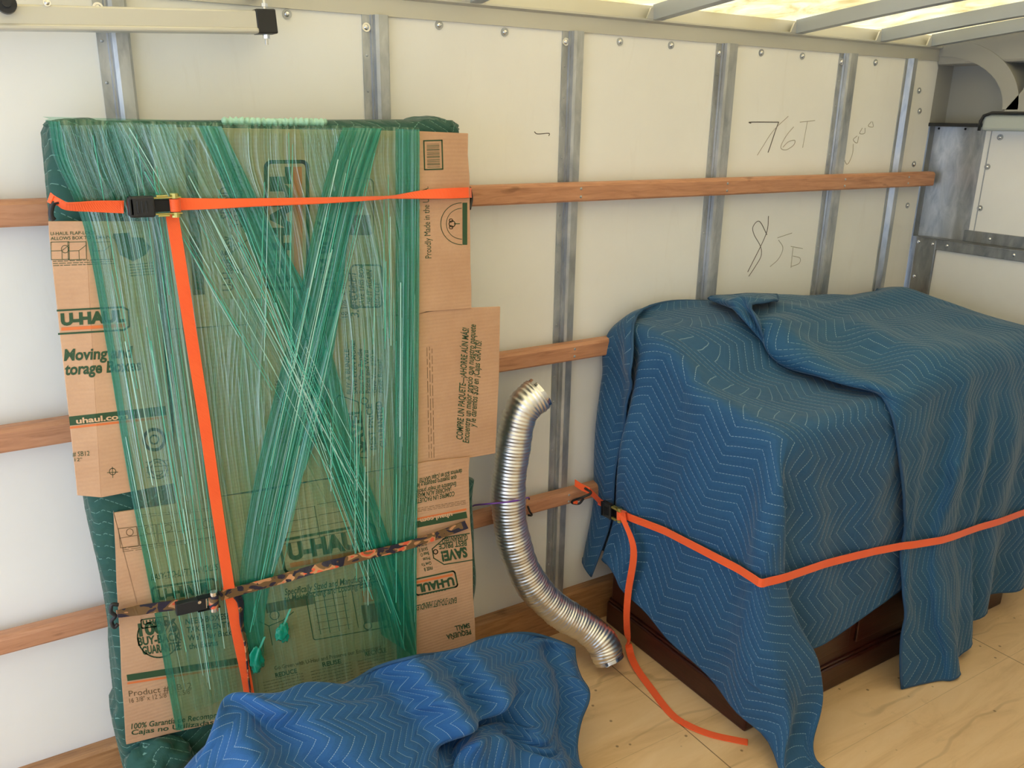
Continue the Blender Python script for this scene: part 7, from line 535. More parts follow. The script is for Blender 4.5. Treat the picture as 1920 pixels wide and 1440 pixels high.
-4,-4,0,-2,0,4,3,0,1,-1,-2,-2,0,1,1,-2,-2,0,1,0,1,2,1,0,-1,-1,-1,1,0,1,0,0,2,2,-2,-4,1,4,0,-2,-3,-1,0,1,1,1,2,2,-1,-3,0,1,2,2,0,-2,1,2,-5,-3,-3,2,4,6,4,2,-4,-3,-4,-5,-3,-2,2,7,1,2,-2,-2,1,1,-1,0,0,1,-1,-1,-1,-2,0,0,1,1,2,-1,0,-1,0,1,0,1,0,0,1,-1,-2,1,3,1,0,-4,-2,-1,1,0,0,1,3,1,0,-1,1,1,1,0,2,3,1,-4,-5,-5,-3,4,4,5,2,-2,0,-2,-6,-3,0,6,2,-1,0,0,2,0,2,-1,-1,0,1,-1,-1,-2,-3,-2,0,2,1,2,0,-1,-2,0,1,0,0,1,1,4,-1,-3,-1,2,2,1,0,-2,0,-1,0,-1,2,2,0,-1,0,3,1,-2,2,-5,2,0,1,-1,-1,-3,0,4,-1,1,6,3,-4,-6,-3,-1,1,1,0,3,1,1,1,0,-1,-1,0,1,1,-1,-1,-2,-3,-1,0,1,1,1,1,-2,-1,-1,1,1,0,1,2,0,-1,-1,-1,3,1,1,-1,0,-1,1,-1,1,2,-1,0,-1,1,1,3,-8,-1,3,1,1,-4,-4,-1,4,2,-1,3,7,3,-1,-6,-5,-1,2,3,1,-1,1,-1,1,2,1,-3,-1,0,1,2,-1,-2,-3,-1,-1,0,1,1,1,-1,0,-2,1,1,0,1,1,1,0,-2,-2,1,-1,0,0,0,-1,1,1,2,3,-1,0,0,2,3,-1,-5,-2,2,-1,1,-4,-6,-5,3,5,3,4,8,4,-1,-6,-4,-1,1,0,3,2,0,-1,0,0,1,-4,-5,0,2,3,2,-1,-3,1,0,0,0,0,1,-1,0,-2,1,1,1,-1,0,1,2,-1,-1,1,0,0,0,0,0,-1,1,0,1,1,-1,1,3,2,-2,-3,
-5,0,1,0,-2,-6,-4,1,2,4,5,6,4,0,-3,-1,-1,-1,-1,0,0,-1,-1,0,3,2,-2,-3,-3,1,2,3,0,-1,1,0,0,-1,1,0,-1,-1,-2,0,1,1,-1,-1,2,2,0,-2,-1,-1,0,1,1,2,1,0,1,2,-1,0,5,-7,1,2,-1,-2,-4,-5,-2,0,-1,-5,0,0,2,7,7,7,3,-2,-1,2,0,-3,-2,0,1,0,-2,2,2,-2,-3,-3,0,0,3,1,-2,-1,0,1,-1,2,1,1,0,-3,-3,1,2,1,0,1,1,0,-1,-1,-1,-2,-1,2,0,4,1,-2,1,2,6,-7,-4,-1,1,-2,-4,-3,-1,2,-1,-1,-5,-1,2,3,6,7,6,2,-1,-1,1,0,-2,-3,-1,0,1,0,3,2,-1,-3,-1,-1,-1,-1,1,-1,-2,0,1,1,1,1,3,1,-2,-1,2,1,-1,-1,1,2,1,0,-2,-2,-3,-1,1,1,2,-2,2,3,7,2,-6,-6,-2,-2,-1,2,1,-2,0,-2,-2,-3,-1,0,3,3,3,5,3,1,0,1,2,-1,-1,-1,-1,-2,-1,1,1,-1,-2,1,1,-2,0,2,1,0,-1,-2,0,-1,0,3,1,-1,-1,0,1,0,1,1,1,-1,-1,1,0,-1,-2,-1,1,2,4,-1,8,6,2,-5,-9,-6,-3,1,5,2,0,-2,-3,-2,-4,-2,-2,-2,2,3,5,4,3,2,1,2,-2,-3,-2,-1,-2,0,1,4,1,-1,-1,2,-1,0,0,0,-1,0,-2,0,-3,-2,2,2,1,0,-1,1,-2,-1,-1,3,3,2,2,0,0,-1,-2,2,-1,1,-819,-15,-15,-13,-12,-10,-8,-8,-7,-6,-5,-3,-3,-2,-3,-2,-1,-1,1,3,4,5,4,4,2,1,-1,-3,-4,-5,-2,0,4,7,10,11,11,10,9,7,5,5,5,4,4,4,4,3,3,2,0,-2,-4,-4,-3,-1,0,3,3,4,4,5,5,5,
6,7,8,7,5,1,2,1,2,-3,2,8,5,-4,-2,2,-4,-1,8,4,-6,-10,-9,-1,1,0,2,1,2,2,4,9,4,-5,-12,-6,1,5,5,4,1,2,1,-1,4,2,-2,-4,0,0,-2,0,-2,0,6,4,-3,0,2,-1,1,3,2,-6,-3,2,3,-4,-7,-8,-3,5,4,2,1,1,4,5,-2,-3,0,0,-2,4,5,-4,-5,2,5,2,-3,-7,-4,-1,-1,0,0,0,2,3,8,8,-2,-4,-2,-1,3,1,-4,-2,4,5,2,0,-3,-4,-9,-6,-4,1,5,5,2,4,5,0,-3,-9,-10,-2,0,6,6,3,4,3,-5,-7,-19,13,5,1,0,-1,1,6,6,-3,-6,-3,0,0,7,4,-9,-6,3,9,7,1,-2,-3,-3,-1,-1,0,-2,-3,1,7,10,2,0,-3,-3,2,2,-6,-10,-2,1,-3,-8,-11,-9,2,28,25,19,16,-2,-15,-14,-17,-19,-12,-9,-7,-5,0,-7,-11,-5,9,20,17,24,-4,4,1,3,2,-5,-2,4,7,3,3,-1,-9,-3,5,3,-7,-6,0,6,8,5,2,0,-2,0,-1,0,-4,-8,-2,5,6,6,7,5,3,4,-13,-31,-24,-7,4,14,16,7,1,9,22,4,-8,-14,-15,0,5,-4,-1,5,3,-2,-6,0,2,-2,-1,4,7,1,-7,4,0,0,2,0,-3,-2,2,7,9,4,-3,-10,-4,5,4,-2,-7,-4,2,3,2,0,-1,-2,1,0,3,1,-2,4,6,3,1,-11,-20,-20,-2,19,24,15,12,10,9,5,-8,-24,-18,-10,-12,11,4,-8,-1,11,9,4,-1,4,3,6,4,-10,-11,-6,0,2,-2,3,0,-2,-1,2,1,-1,-1,1,3,7,5,0,-7,-4,6,7,0,-3,-6,-4,-2,-2,0,-1,-2,0,0,4,6,9,5,-13,-21,-11,3,10,20,23,14,5,3,7,7,14,0,-29,-39,-16,-6,12,25,2,-4,-4,-1,
-1,-4,-1,1,3,9,2,-13,-8,-2,1,1,3,4,-1,-4,-1,1,-1,-2,-1,-1,1,4,7,4,-2,-1,5,9,2,-1,-2,-2,-2,-2,-1,-2,-5,-5,-5,0,5,3,-10,-11,1,10,15,15,10,1,0,4,-6,-26,-23,16,19,-11,-13,3,1,19,17,-7,-4,1,-1,-3,-6,-2,0,3,10,1,-12,-4,-1,-1,27,-7,-3,-4,-4,0,-1,0,-5,-4,-3,1,3,7,8,3,0,4,4,0,0,-1,2,0,0,-2,-3,-4,-5,-8,-7,-5,2,6,6,4,3,2,2,5,2,-3,-13,-21,-15,14,23,8,-5,-3,-6,0,18,7,-7,-6,3,3,1,-2,-3,-1,5,8,-3,-10,-4,2,17,7,-3,-3,0,-1,0,-4,-3,-2,-1,1,1,3,6,3,0,-2,0,0,0,-1,-1,1,0,-1,-2,0,0,0,-4,-5,-8,-5,5,4,4,1,1,0,1,-4,-4,2,1,-1,21,10,-7,-4,-8,-9,2,9,0,-4,-5,-2,1,2,0,2,5,2,5,-2,-3,-3,-13,-1,7,10,7,-1,0,2,2,-1,1,0,2,1,-2,-2,-1,0,-1,1,0,0,-1,-2,1,-1,-4,-2,4,5,1,5,7,-11,-19,-6,2,2,2,-1,0,6,13,15,-4,-22,-12,10,8,1,0,1,1,-5,-1,4,0,-3,-5,-2,3,3,5,0,-2,1,3,0,-12,-5,4,10,6,-2,1,4,4,3,1,1,1,-2,-3,0,0,-2,1,1,1,0,-2,-4,-3,2,1,-6,2,4,4,-2,3,8,-5,-13,-6,2,-1,-2,1,3,4,12,2,-10,-2,2,-2,1,2,-1,3,-1,-1,0,1,-1,-1,2,-1,0,3,4,-2,-2,0,1,-12,-4,-1,8,8,9,2,1,1,2,1,0,-3,-4,1,1,0,0,0,3,0,-2,-1,-3,-5,0,8,2,0,4,-2,-7,-7,5,9,3,-6,-6,-2,-2,-3,1,2,6,6,-3,2,2,
-4,-7,-3,0,2,-1,1,4,1,1,2,-2,-1,1,1,3,1,-1,0,-2,-15,6,0,-1,5,9,6,0,1,2,-1,0,-3,-2,2,2,-1,0,3,-2,-5,-3,0,2,-2,1,9,11,0,-1,-6,-8,-2,3,5,4,0,-6,-6,-4,-4,-1,6,6,9,-1,-10,0,1,2,-6,-4,-5,-1,5,1,4,2,0,2,0,-3,-2,4,3,-1,-1,1,-15,13,8,-3,-4,1,6,4,2,2,0,0,0,0,-3,-1,0,3,-3,-6,-2,0,-3,-3,3,6,8,13,4,-8,-6,-1,2,0,-1,0,-2,-1,-2,-1,-2,-4,2,2,2,5,-12,-8,9,5,3,3,-4,-1,0,-3,-3,3,0,-1,2,-2,2,1,0,3,-2,0,-12,4,12,7,-1,-3,-4,4,6,3,2,1,1,0,-7,-8,3,2,-3,1,1,-1,-4,-1,2,5,3,5,-1,-8,-8,-2,5,6,3,-1,-2,-3,1,2,1,-7,0,5,-2,-5,6,-10,-2,5,7,4,-2,1,-5,2,1,-2,-1,-2,3,0,2,3,1,2,-5,-3,-6,0,4,8,5,1,1,1,0,1,3,1,0,-2,-4,-4,-1,0,3,5,-1,-2,1,2,-1,0,0,-3,2,-2,-9,-8,-2,2,7,6,2,-1,-3,1,1,-2,-6,6,9,-5,0,-1,-8,-1,7,2,-4,-5,-1,0,1,2,4,3,1,3,-3,2,4,-1,-5,-4,-1,4,-2,-1,7,6,3,0,-1,0,2,1,1,-12,-4,2,1,4,6,-2,0,0,1,3,1,-1,-3,-9,-6,1,9,3,-4,-2,-1,-1,1,2,3,-3,-1,2,-3,-2,8,4,-6,0,2,-1,2,-1,-11,-4,5,-3,-4,2,6,6,4,0,-4,3,5,-3,-3,-5,4,5,0,-3,0,4,5,1,-1,1,2,-3,-1,22,18,-43,-9,5,4,-2,-2,3,6,1,2,-4,-3,-17,-17,-2,9,16,10,2,-1,-1,-1,0,0,1,
1,1,2,-6,4,2,-14,1,9,0,-1,-1,-8,-1,5,4,-3,-3,2,2,1,4,-2,-2,4,0,-1,-6,7,-1,4,2,-2,0,4,1,3,0,-6,-10,-2,1,-8,27,-15,-7,6,5,2,2,0,1,3,-1,-4,-3,-15,-10,-2,4,12,10,3,-1,-1,-1,0,2,2,2,-1,-6,-2,7,-16,-3,14,1,-7,-5,3,3,4,2,3,-3,-2,2,-1,2,4,-3,-3,-1,2,-3,9,-3,3,5,2,-1,-1,2,0,-3,-7,-1,1,0,4,7,-8,-14,0,4,1,5,7,4,1,0,-6,5,0,-8,-7,-4,-1,6,6,3,-1,-2,-1,0,-1,2,-2,-9,-5,8,5,-8,2,10,6,-12,-12,3,4,7,4,3,-2,1,-2,-3,4,3,-5,-3,-3,3,12,-1,-1,3,2,1,-2,-2,1,-3,-3,1,0,-4,6,9,-3,-18,-2,6,6,4,2,3,-1,-2,-3,-1,10,-4,-4,-1,-3,-3,1,0,0,2,2,-1,-2,-3,4,5,-10,1,6,-1,-2,4,4,-9,-10,-5,-1,2,6,8,6,1,0,-6,-3,5,2,-2,-4,-1,13,5,-3,-3,1,2,-3,-1,-2,0,1,0,-6,-6,4,10,0,-1,-7,3,5,0,0,0,1,0,-7,-10,3,6,5,4,1,-3,-3,0,-1,0,-1,3,2,-1,-6,6,11,-7,-10,4,3,-2,-2,-5,-3,0,-3,-4,2,5,8,5,2,-3,-9,-1,6,1,-1,-3,14,4,0,-3,-3,-2,0,-6,-5,3,6,6,-5,-7,-3,7,3,2,2,-1,-1,1,1,0,-2,-11,-6,1,2,10,3,-2,3,3,0,-1,0,-1,2,-1,-2,2,-1,-4,7,1,-19,-5,11,11,-10,-7,2,5,3,-1,-1,0,2,4,2,2,-5,-10,1,3,3,-3,14,2,2,-2,-3,-4,-1,-1,-6,-4,2,8,6,0,1,-10,2,1,7,-1,0,0,-2,-3,-4,-2,8,8,-8,-4,3,2,
2,1,-2,-1,1,0,1,-2,-8,-7,-3,5,7,3,-8,-7,2,14,-3,-10,0,0,8,5,1,-1,-3,-1,3,4,4,-7,-6,-2,0,2,14,0,1,-1,-4,0,0,-1,-1,-6,-5,0,12,9,-4,-16,-14,22,6,-1,0,1,-6,-2,2,2,-5,-1,9,0,-1,3,1,-1,-1,0,0,-1,-6,-8,-9,-17,-10,5,16,12,11,2,-5,-5,-4,-3,4,4,1,8,7,2,-5,-9,-2,6,8,1,-7,-7,-3,4,13,-1,0,0,0,-1,-2,-1,0,0,-3,-6,2,12,-4,-7,1,12,-2,0,1,-3,1,-4,-9,-3,-4,-4,6,14,2,3,1,1,1,-2,2,-6,-17,-13,-11,-10,1,12,11,3,14,13,4,-14,-17,4,6,6,2,3,8,5,-1,-11,-5,1,4,2,-3,0,-2,-4,11,-3,-2,1,1,0,0,0,-1,1,1,-3,-5,5,4,-7,7,7,0,-4,-2,-2,-5,-4,3,0,-4,0,3,4,7,2,0,0,1,2,-1,-6,-22,-24,-11,9,24,22,-4,-5,9,7,1,1,-11,-3,1,3,5,2,-1,1,0,0,-5,-4,-3,5,-2,-1,-3,-1,10,-1,-3,-1,1,0,0,1,1,0,1,0,-3,-3,2,-10,15,1,2,0,-3,-1,2,-3,-10,-2,6,4,3,3,2,1,1,0,2,2,-2,-8,-14,-20,0,22,25,0,-21,-10,13,7,-7,2,8,-6,-1,5,6,1,-7,-7,0,3,-1,-2,1,-2,1,-1,-1,-3,9,1,-1,-2,-1,0,-3,2,2,1,0,0,2,2,-6,-6,12,0,-4,4,-1,-6,-5,2,1,-1,4,4,2,2,1,-1,1,1,2,2,-7,-18,-3,9,14,19,0,-35,-26,2,10,8,-2,-5,20,7,-2,5,3,0,-5,-4,-2,2,-1,-1,-2,-1,0,-1,0,-2,8,1,1,0,-1,-2,-2,-1,2,1,0,1,0,4,-15,3,15,1,-3,0,0,-2,-7,-4,
5,4,2,3,2,1,0,1,-2,0,0,-1,-5,-17,-3,20,20,10,-17,-42,-15,5,4,2,6,6,17,16,4,-4,-4,-4,-2,-5,-2,1,-1,-2,2,1,-3,-2,1,1,7,-1,2,0,2,0,0,-2,-1,0,1,0,2,2,-11,8,10,-1,-3,-3,1,-1,-3,-2,1,5,2,3,1,-1,0,-1,-1,-1,2,-3,-5,6,-1,2,8,3,-12,-21,-12,-4,0,0,3,10,15,18,3,-6,-5,-3,0,-2,-4,0,2,-2,0,-2,-3,1,3,-2,7,-3,0,3,0,-1,1,0,-1,0,1,0,2,2,-8,9,7,-1,-4,0,0,-2,-3,3,3,0,2,2,0,0,-1,-2,0,-1,0,-5,-16,0,19,-3,-13,2,15,6,-10,-14,-4,-1,-2,-1,5,11,10,2,-2,-3,-1,0,0,-1,-1,0,0,-1,-6,-6,1,9,6,1,-2,1,1,1,1,-1,-1,-1,0,2,2,1,-8,15,2,-1,-4,4,0,-1,-4,-1,3,2,1,0,0,-1,-2,-1,-1,0,-4,2,2,-13,-2,10,1,-5,9,15,-7,-11,-5,1,-3,-9,-8,3,6,4,5,3,0,2,1,-2,-3,0,-1,3,1,-5,-4,6,6,-2,-1,-3,3,3,1,0,0,0,1,2,9,-5,-6,17,-1,-5,0,-1,-2,-1,3,-1,0,2,-1,0,0,-1,-1,-3,-1,0,0,-1,5,0,-10,6,2,-8,6,13,-1,-9,-3,0,-1,-5,-5,-1,3,-2,-2,2,6,4,-1,-2,0,-1,-2,-5,5,5,-1,-2,6,-8,-4,2,0,6,4,1,0,1,-1,5,6,-8,5,16,-10,-3,2,-4,-8,-2,9,3,-1,0,1,-1,0,-1,-3,-1,-3,-1,-1,-9,-9,10,11,7,2,-6,-2,7,-2,-3,-1,-1,0,-3,-4,0,5,3,-4,-5,-1,3,2,1,1,1,-1,-8,-7,4,8,2,6,0,-1,-3,-4,-4,4,6,2,-1,2,1,7,-10,17,8,
-9,-1,1,-8,-9,2,3,5,3,0,-1,-3,1,-1,-2,-1,1,0,-2,-5,-9,-2,15,11,-3,-9,-11,13,6,-4,-2,1,0,-4,-2,-1,4,5,0,-1,-3,-4,0,1,2,3,0,-2,-8,-4,4,8,6,2,-2,-1,-2,-2,-1,6,1,0,2,11,5,-10,11,6,-12,-4,3,-6,-6,0,1,2,3,0,0,-2,-1,0,2,1,-2,-1,-2,7,8,-3,-10,-3,2,-1,-4,3,15,-6,-7,-3,2,1,-2,-1,0,2,1,3,0,-2,-4,-2,-1,1,2,2,1,-2,0,1,6,-3,0,-1,3,1,-1,-2,3,1,4,19,-14,-1,3,7,-5,-3,-3,-10,-8,-7,6,10,4,1,3,0,-3,0,2,0,0,1,-1,-2,5,9,-10,-21,-1,10,13,-2,2,1,-6,-4,-4,3,2,-1,0,3,2,-1,0,1,1,-2,-1,-3,-2,-1,7,3,-6,1,6,2,-2,-1,-1,2,-1,-3,1,4,6,8,-20,9,12,-1,-1,-2,-10,-10,-3,1,4,5,4,2,-2,0,0,2,3,0,0,-2,0,0,-9,-2,6,2,-1,-1,2,4,-5,4,-1,0,-1,-1,-1,-2,-4,1,4,0,-1,2,2,0,0,-1,0,0,-3,3,-1,-1,6,1,2,-2,-1,-1,0,0,0,2,5,1,-17,4,18,-4,5,-4,-12,-6,4,7,1,-2,2,2,0,1,-1,-1,3,3,3,-2,-5,-3,4,-9,-3,12,7,-8,-14,9,3,-1,2,-1,2,-1,-3,0,1,-3,-1,1,1,-2,1,3,0,1,-1,-1,-2,-2,3,1,6,0,2,0,-1,-2,-3,1,3,4,-5,-3,5,-12,23,0,4,-6,-8,-2,5,1,-2,-1,-2,1,0,-1,-4,-3,-2,7,4,5,0,-9,6,7,-7,4,5,-7,-19,5,8,0,1,-2,1,2,-1,-1,1,2,1,0,1,-1,-1,-1,0,-1,2,2,-5,-3,3,1,6,-1,1,2,0,0,-1,-4,
-3,-2,-3,-2,33,-19,-5,8,12,-11,-12,4,10,-1,-3,-1,1,2,0,0,0,-1,-4,-8,-6,0,12,9,-8,6,3,-7,1,1,1,-4,10,-3,-1,-2,-4,2,0,-2,0,2,1,0,-2,2,1,2,-1,-3,2,5,-3,-6,1,1,7,-1,0,1,0,-1,1,1,-1,-2,-6,-20,34,13,-29,2,16,-10,-3,8,7,-2,-6,0,3,2,-1,0,-1,0,1,-1,-5,-3,0,13,0,-8,1,-7,-12,1,6,12,12,-3,-8,1,0,-2,0,-2,-2,-2,1,2,3,1,1,0,0,-2,0,4,1,-6,0,0,7,1,1,0,0,-1,0,0,1,-2,0,-12,-14,38,-15,-13,18,14,-3,1,-5,-4,-2,2,3,2,-1,-1,1,-2,-2,1,3,-2,-2,3,5,-3,-3,-2,1,-2,-4,-7,11,9,-6,-2,1,-2,-1,1,-1,-4,-2,0,0,0,1,2,1,2,0,3,5,-3,-4,-1,6,2,-1,1,1,-1,-2,0,2,0,0,-3,-23,12,-3,-12,5,33,9,-10,-10,0,5,-2,3,3,1,1,0,-3,-4,-5,6,5,0,-3,1,-2,2,-2,5,1,-5,-7,8,5,-6,-2,0,1,-1,-2,0,2,-2,0,0,1,0,0,0,-3,-1,5,5,2,-4,-5,7,1,0,-1,0,1,-2,-1,-2,2,2,0,-8,-6,-6,-24,-2,17,33,10,-2,-4,-4,-6,-6,-2,2,6,4,-3,-2,4,-2,2,1,-1,5,0,-6,1,2,2,-2,-1,0,11,-7,-2,0,0,0,-1,-2,0,-1,-1,0,0,-2,-1,-1,-3,-7,10,14,4,-5,-7,6,-1,0,1,0,0,1,1,1,1,1,-1,-2,-15,27,-37,-21,5,24,22,7,-2,-6,-5,-7,-9,-2,0,10,12,-1,-6,-3,4,0,-4,4,6,1,2,1,0,0,-4,-11,8,7,-5,1,-1,0,1,0,-2,2,2,0,-1,0,-2,-2,-5,-12,-11,13,18,0,-3,
5,1,0,-2,-2,-1,1,3,3,4,2,0,-5,-4,5,27,-56,-5,7,15,14,1,-1,-8,-9,-1,0,-3,-2,14,7,0,-4,-5,9,-6,-8,4,12,1,-3,-1,1,0,-10,-10,16,4,-1,1,1,0,1,1,0,1,-2,-1,0,0,0,0,-3,-13,-7,7,4,7,5,3,1,0,-1,0,-1,-1,3,2,2,1,1,-5,-5,27,-6,-49,7,5,9,10,0,-2,-8,-9,-1,0,-1,2,15,1,8,-2,-2,1,1,8,0,-12,-14,1,0,6,14,-8,-2,8,1,-1,-6,-3,1,3,0,-4,-4,-1,5,4,3,1,1,3,-8,-8,0,7,5,1,1,2,0,0,1,0,0,1,0,1,1,0,-2,-1,29,-32,-27,11,5,5,0,0,2,0,1,3,-3,-9,4,8,-2,7,-4,-3,-3,6,1,1,4,-1,-3,-4,7,8,-8,-1,1,-1,0,-2,-5,-5,-2,2,5,3,-1,-2,-2,3,4,5,-1,-5,2,-5,5,-1,1,-1,2,1,2,1,-1,-1,0,0,0,1,-1,3,5,14,-36,-8,12,8,-5,-8,1,9,8,3,3,-2,-9,4,1,-6,-6,1,-2,-12,1,10,12,6,4,-3,-4,9,-3,-15,-2,3,4,3,2,0,0,-1,0,-1,-3,-3,-3,-5,-3,-3,9,7,3,-5,12,0,0,0,0,0,0,0,0,0,0,0,0,0,0,0,0,0,0,0,0,0,0,0,0,0,0,0,0,0,0,0,0,0,0,0,0,0,0,0,0,0,0,0,0,0,0,0,0,0,0,0,0,0,0,0,0,0,0,0,0,0,0,0,0,0,0,0,45,-2,-1,-2,-2,-1,-2,-3,-2,-1,-2,-2,-2,-2,-2,-1,-2,-1,0,0,0,0,1,0,1,1,1,1,0,1,0,1,1,1,1,1,1,1,0,0,1,0,1,0,1,-1,-1,-1,-1,-2,-2,-3,-1,-2,-4,-5,-6,-2,0,0,
0,0,0,0,0,0,0,0,55,-1,-1,-2,-2,-4,-2,-1,-3,-3,-1,-2,-2,-1,-1,-3,-1,-2,-1,0,1,2,0,2,1,1,1,-1,1,0,2,2,3,0,0,0,3,1,0,-2,-1,3,1,5,6,4,1,-3,-6,-7,-5,-3,-4,-1,3,5,5,-5,-7,-9,-10,-8,-3,0,0,0,8,-5,55,-3,-2,0,-3,-3,-3,-3,-1,-2,-3,-2,-2,-1,-1,-1,-2,-2,-2,1,0,0,1,0,1,1,1,2,-1,2,2,4,1,3,0,-1,-1,4,6,3,-1,1,5,7,5,-1,-15,-17,-11,-12,-5,6,7,6,10,12,9,3,-3,-1,2,2,-3,-7,-10,-11,-17,-1,52,-2,-3,-3,0,-2,-4,-3,-2,-2,-2,-2,-2,-2,-1,0,-1,-2,-1,-2,1,1,1,0,0,1,0,1,2,0,1,1,1,-1,1,0,-2,9,20,16,5,-4,-10,-14,-10,-2,-6,-11,0,9,8,5,-3,-8,-4,-1,0,2,2,0,-4,-5,-3,-3,-1,1,0,-4,50,1,-4,-4,-3,0,-2,-3,-5,-2,-2,-2,-1,-2,-3,-1,0,0,-1,-1,-2,-1,1,1,1,0,1,1,1,0,1,-1,-1,3,10,17,16,2,-11,-12,-8,-7,-5,-7,-6,-1,8,8,7,12,-1,-2,2,-2,-13,-13,-6,1,3,2,-4,-5,2,4,2,1,-2,-1,46,2,0,-3,-2,-1,-2,-4,-4,-6,-3,-2,-2,-1,-1,-2,-2,-1,-2,-2,1,1,1,1,1,1,1,1,0,0,-1,0,6,12,8,0,-2,-10,-13,-5,2,2,-2,-4,-10,-3,15,18,3,0,-5,-10,1,3,1,-7,-8,-2,0,3,3,-3,-2,3,2,1,1,-3,40,-3,2,2,-3,-4,-2,0,-2,-3,-4,-3,-3,-4,-2,-1,-1,1,0,0,0,-1,-1,0,-1,0,1,1,3,3,-2,0,7,10,-1,-7,-9,-4,0,0,-1,1,8,22,18,-9,-14,4,2,-11,-6,-12,
-5,10,4,-3,-6,-6,-2,-2,2,2,-1,2,2,0,2,1,16,5,3,3,-1,-3,-1,-2,2,1,-1,-2,-3,-4,-2,-1,0,0,5,4,1,1,-2,-1,-2,-2,-3,-2,-1,0,1,3,1,-1,-2,-3,-3,0,0,0,0,1,11,18,19,-4,-13,-4,0,-2,-6,-8,-13,-1,12,8,-1,-7,-6,-3,-2,-1,0,-1,2,0,0,4,9,-4,3,3,4,1,-1,-1,-2,-1,0,-1,1,1,0,2,3,4,3,2,1,-1,0,-1,0,-1,-1,-2,-4,-7,-6,-4,4,1,-3,-3,1,0,0,-2,0,3,5,2,2,5,-7,0,7,2,2,-3,-10,-9,2,8,10,5,-2,-3,-2,-3,-9,-3,2,1,-1,3,-1,0,-1,-2,-1,0,2,3,1,0,0,2,2,4,5,2,3,1,1,0,-2,0,-1,1,0,1,4,-1,-5,-6,-5,-10,-12,-2,8,3,-1,-1,0,-1,0,2,-3,-8,0,10,8,-3,1,6,4,0,-5,-4,-6,-3,2,11,8,2,-2,-2,-6,-3,0,1,0,0,-2,1,-1,-1,-1,0,-1,1,1,2,5,4,3,5,4,2,0,1,-2,-2,-1,1,1,0,0,-1,0,4,-1,-2,-3,-1,-6,-12,-5,3,-1,-2,-1,0,-2,2,1,-2,3,9,0,-5,-2,0,5,5,-1,-1,-3,-5,-5,-1,7,7,3,0,-2,-4,-1,2,1,-2,-2,0,-1,-3,1,2,3,1,0,0,2,6,6,6,1,-1,0,0,0,-2,1,-1,1,-1,0,-1,-5,1,0,-1,1,5,4,-5,-9,-6,-1,-3,-3,0,-1,-4,-3,-2,1,11,5,-1,-1,-4,-3,1,-2,1,0,1,1,-3,1,3,1,1,2,0,0,1,1,-1,-1,0,-3,-3,0,4,3,1,1,3,1,3,6,3,1,1,1,0,0,2,0,0,-1,-1,-2,-2,-6,-8,2,0,5,4,1,0,-5,-2,-2,0,-2,-3,1,-1,-5,-11,
-7,4,13,6,3,-3,-6,-3,3,0,-3,0,1,6,4,1,0,-3,-1,0,1,0,0,2,0,1,0,-1,-5,-2,3,4,2,1,3,2,2,4,5,2,1,-1,0,2,0,-2,-2,-3,-1,-2,-3,-7,-3,5,1,-1,0,0,1,0,0,0,0,0,-1,-2,-1,0,-5,-9,3,5,2,3,-2,-3,4,1,-1,-4,-3,-3,1,6,6,4,-3,-3,-1,2,2,0,-1,-1,2,5,0,-6,-4,0,4,4,3,3,1,0,7,8,-2,-1,0,-4,-2,2,-1,-1,-4,-4,-1,-1,0,3,5,3,-4,-5,-3,-2,-2,0,2,2,-1,-3,-3,2,7,1,-9,-4,-2,0,3,3,5,2,3,-2,-5,-6,-7,0,7,7,1,-3,-1,2,3,0,-4,-4,0,6,9,2,-5,-3,0,2,4,0,2,1,2,4,1,1,-1,-3,-1,-1,0,-2,-2,0,-2,-1,-2,3,7,3,-1,-4,-4,-2,-1,-2,-2,1,3,-2,-7,-6,-3,13,4,-2,-5,-2,0,-1,4,9,4,3,0,-4,-9,-11,1,6,5,-1,1,2,3,-1,-6,2,-4,-3,6,9,2,-4,-1,3,-1,1,1,10,4,-1,-1,-4,-2,1,1,-1,-2,-4,-3,0,4,4,3,-3,-6,-2,2,2,1,-2,-2,1,-1,-1,-1,0,-3,-8,-8,0,13,8,-1,-5,-6,-3,6,2,2,7,6,3,-3,-10,-11,3,10,1,-4,-1,3,3,-6,4,0,-6,-4,5,7,1,0,3,2,2,2,-13,-10,26,5,-3,-4,2,-1,-2,-4,-2,-3,-3,4,15,9,-1,-5,-9,-6,-2,1,1,1,-1,0,-1,-1,0,0,-3,-15,-7,12,11,2,0,-1,-1,0,-4,-7,0,8,8,3,0,-7,-7,5,7,-3,-1,-1,4,-7,-3,6,4,-7,-6,2,5,8,6,3,2,1,0,7,-18,11,3,-3,-5,-3,-3,-2,0,1,-3,-3,5,15,7,-3,-4,-6,-6,-3,-1,
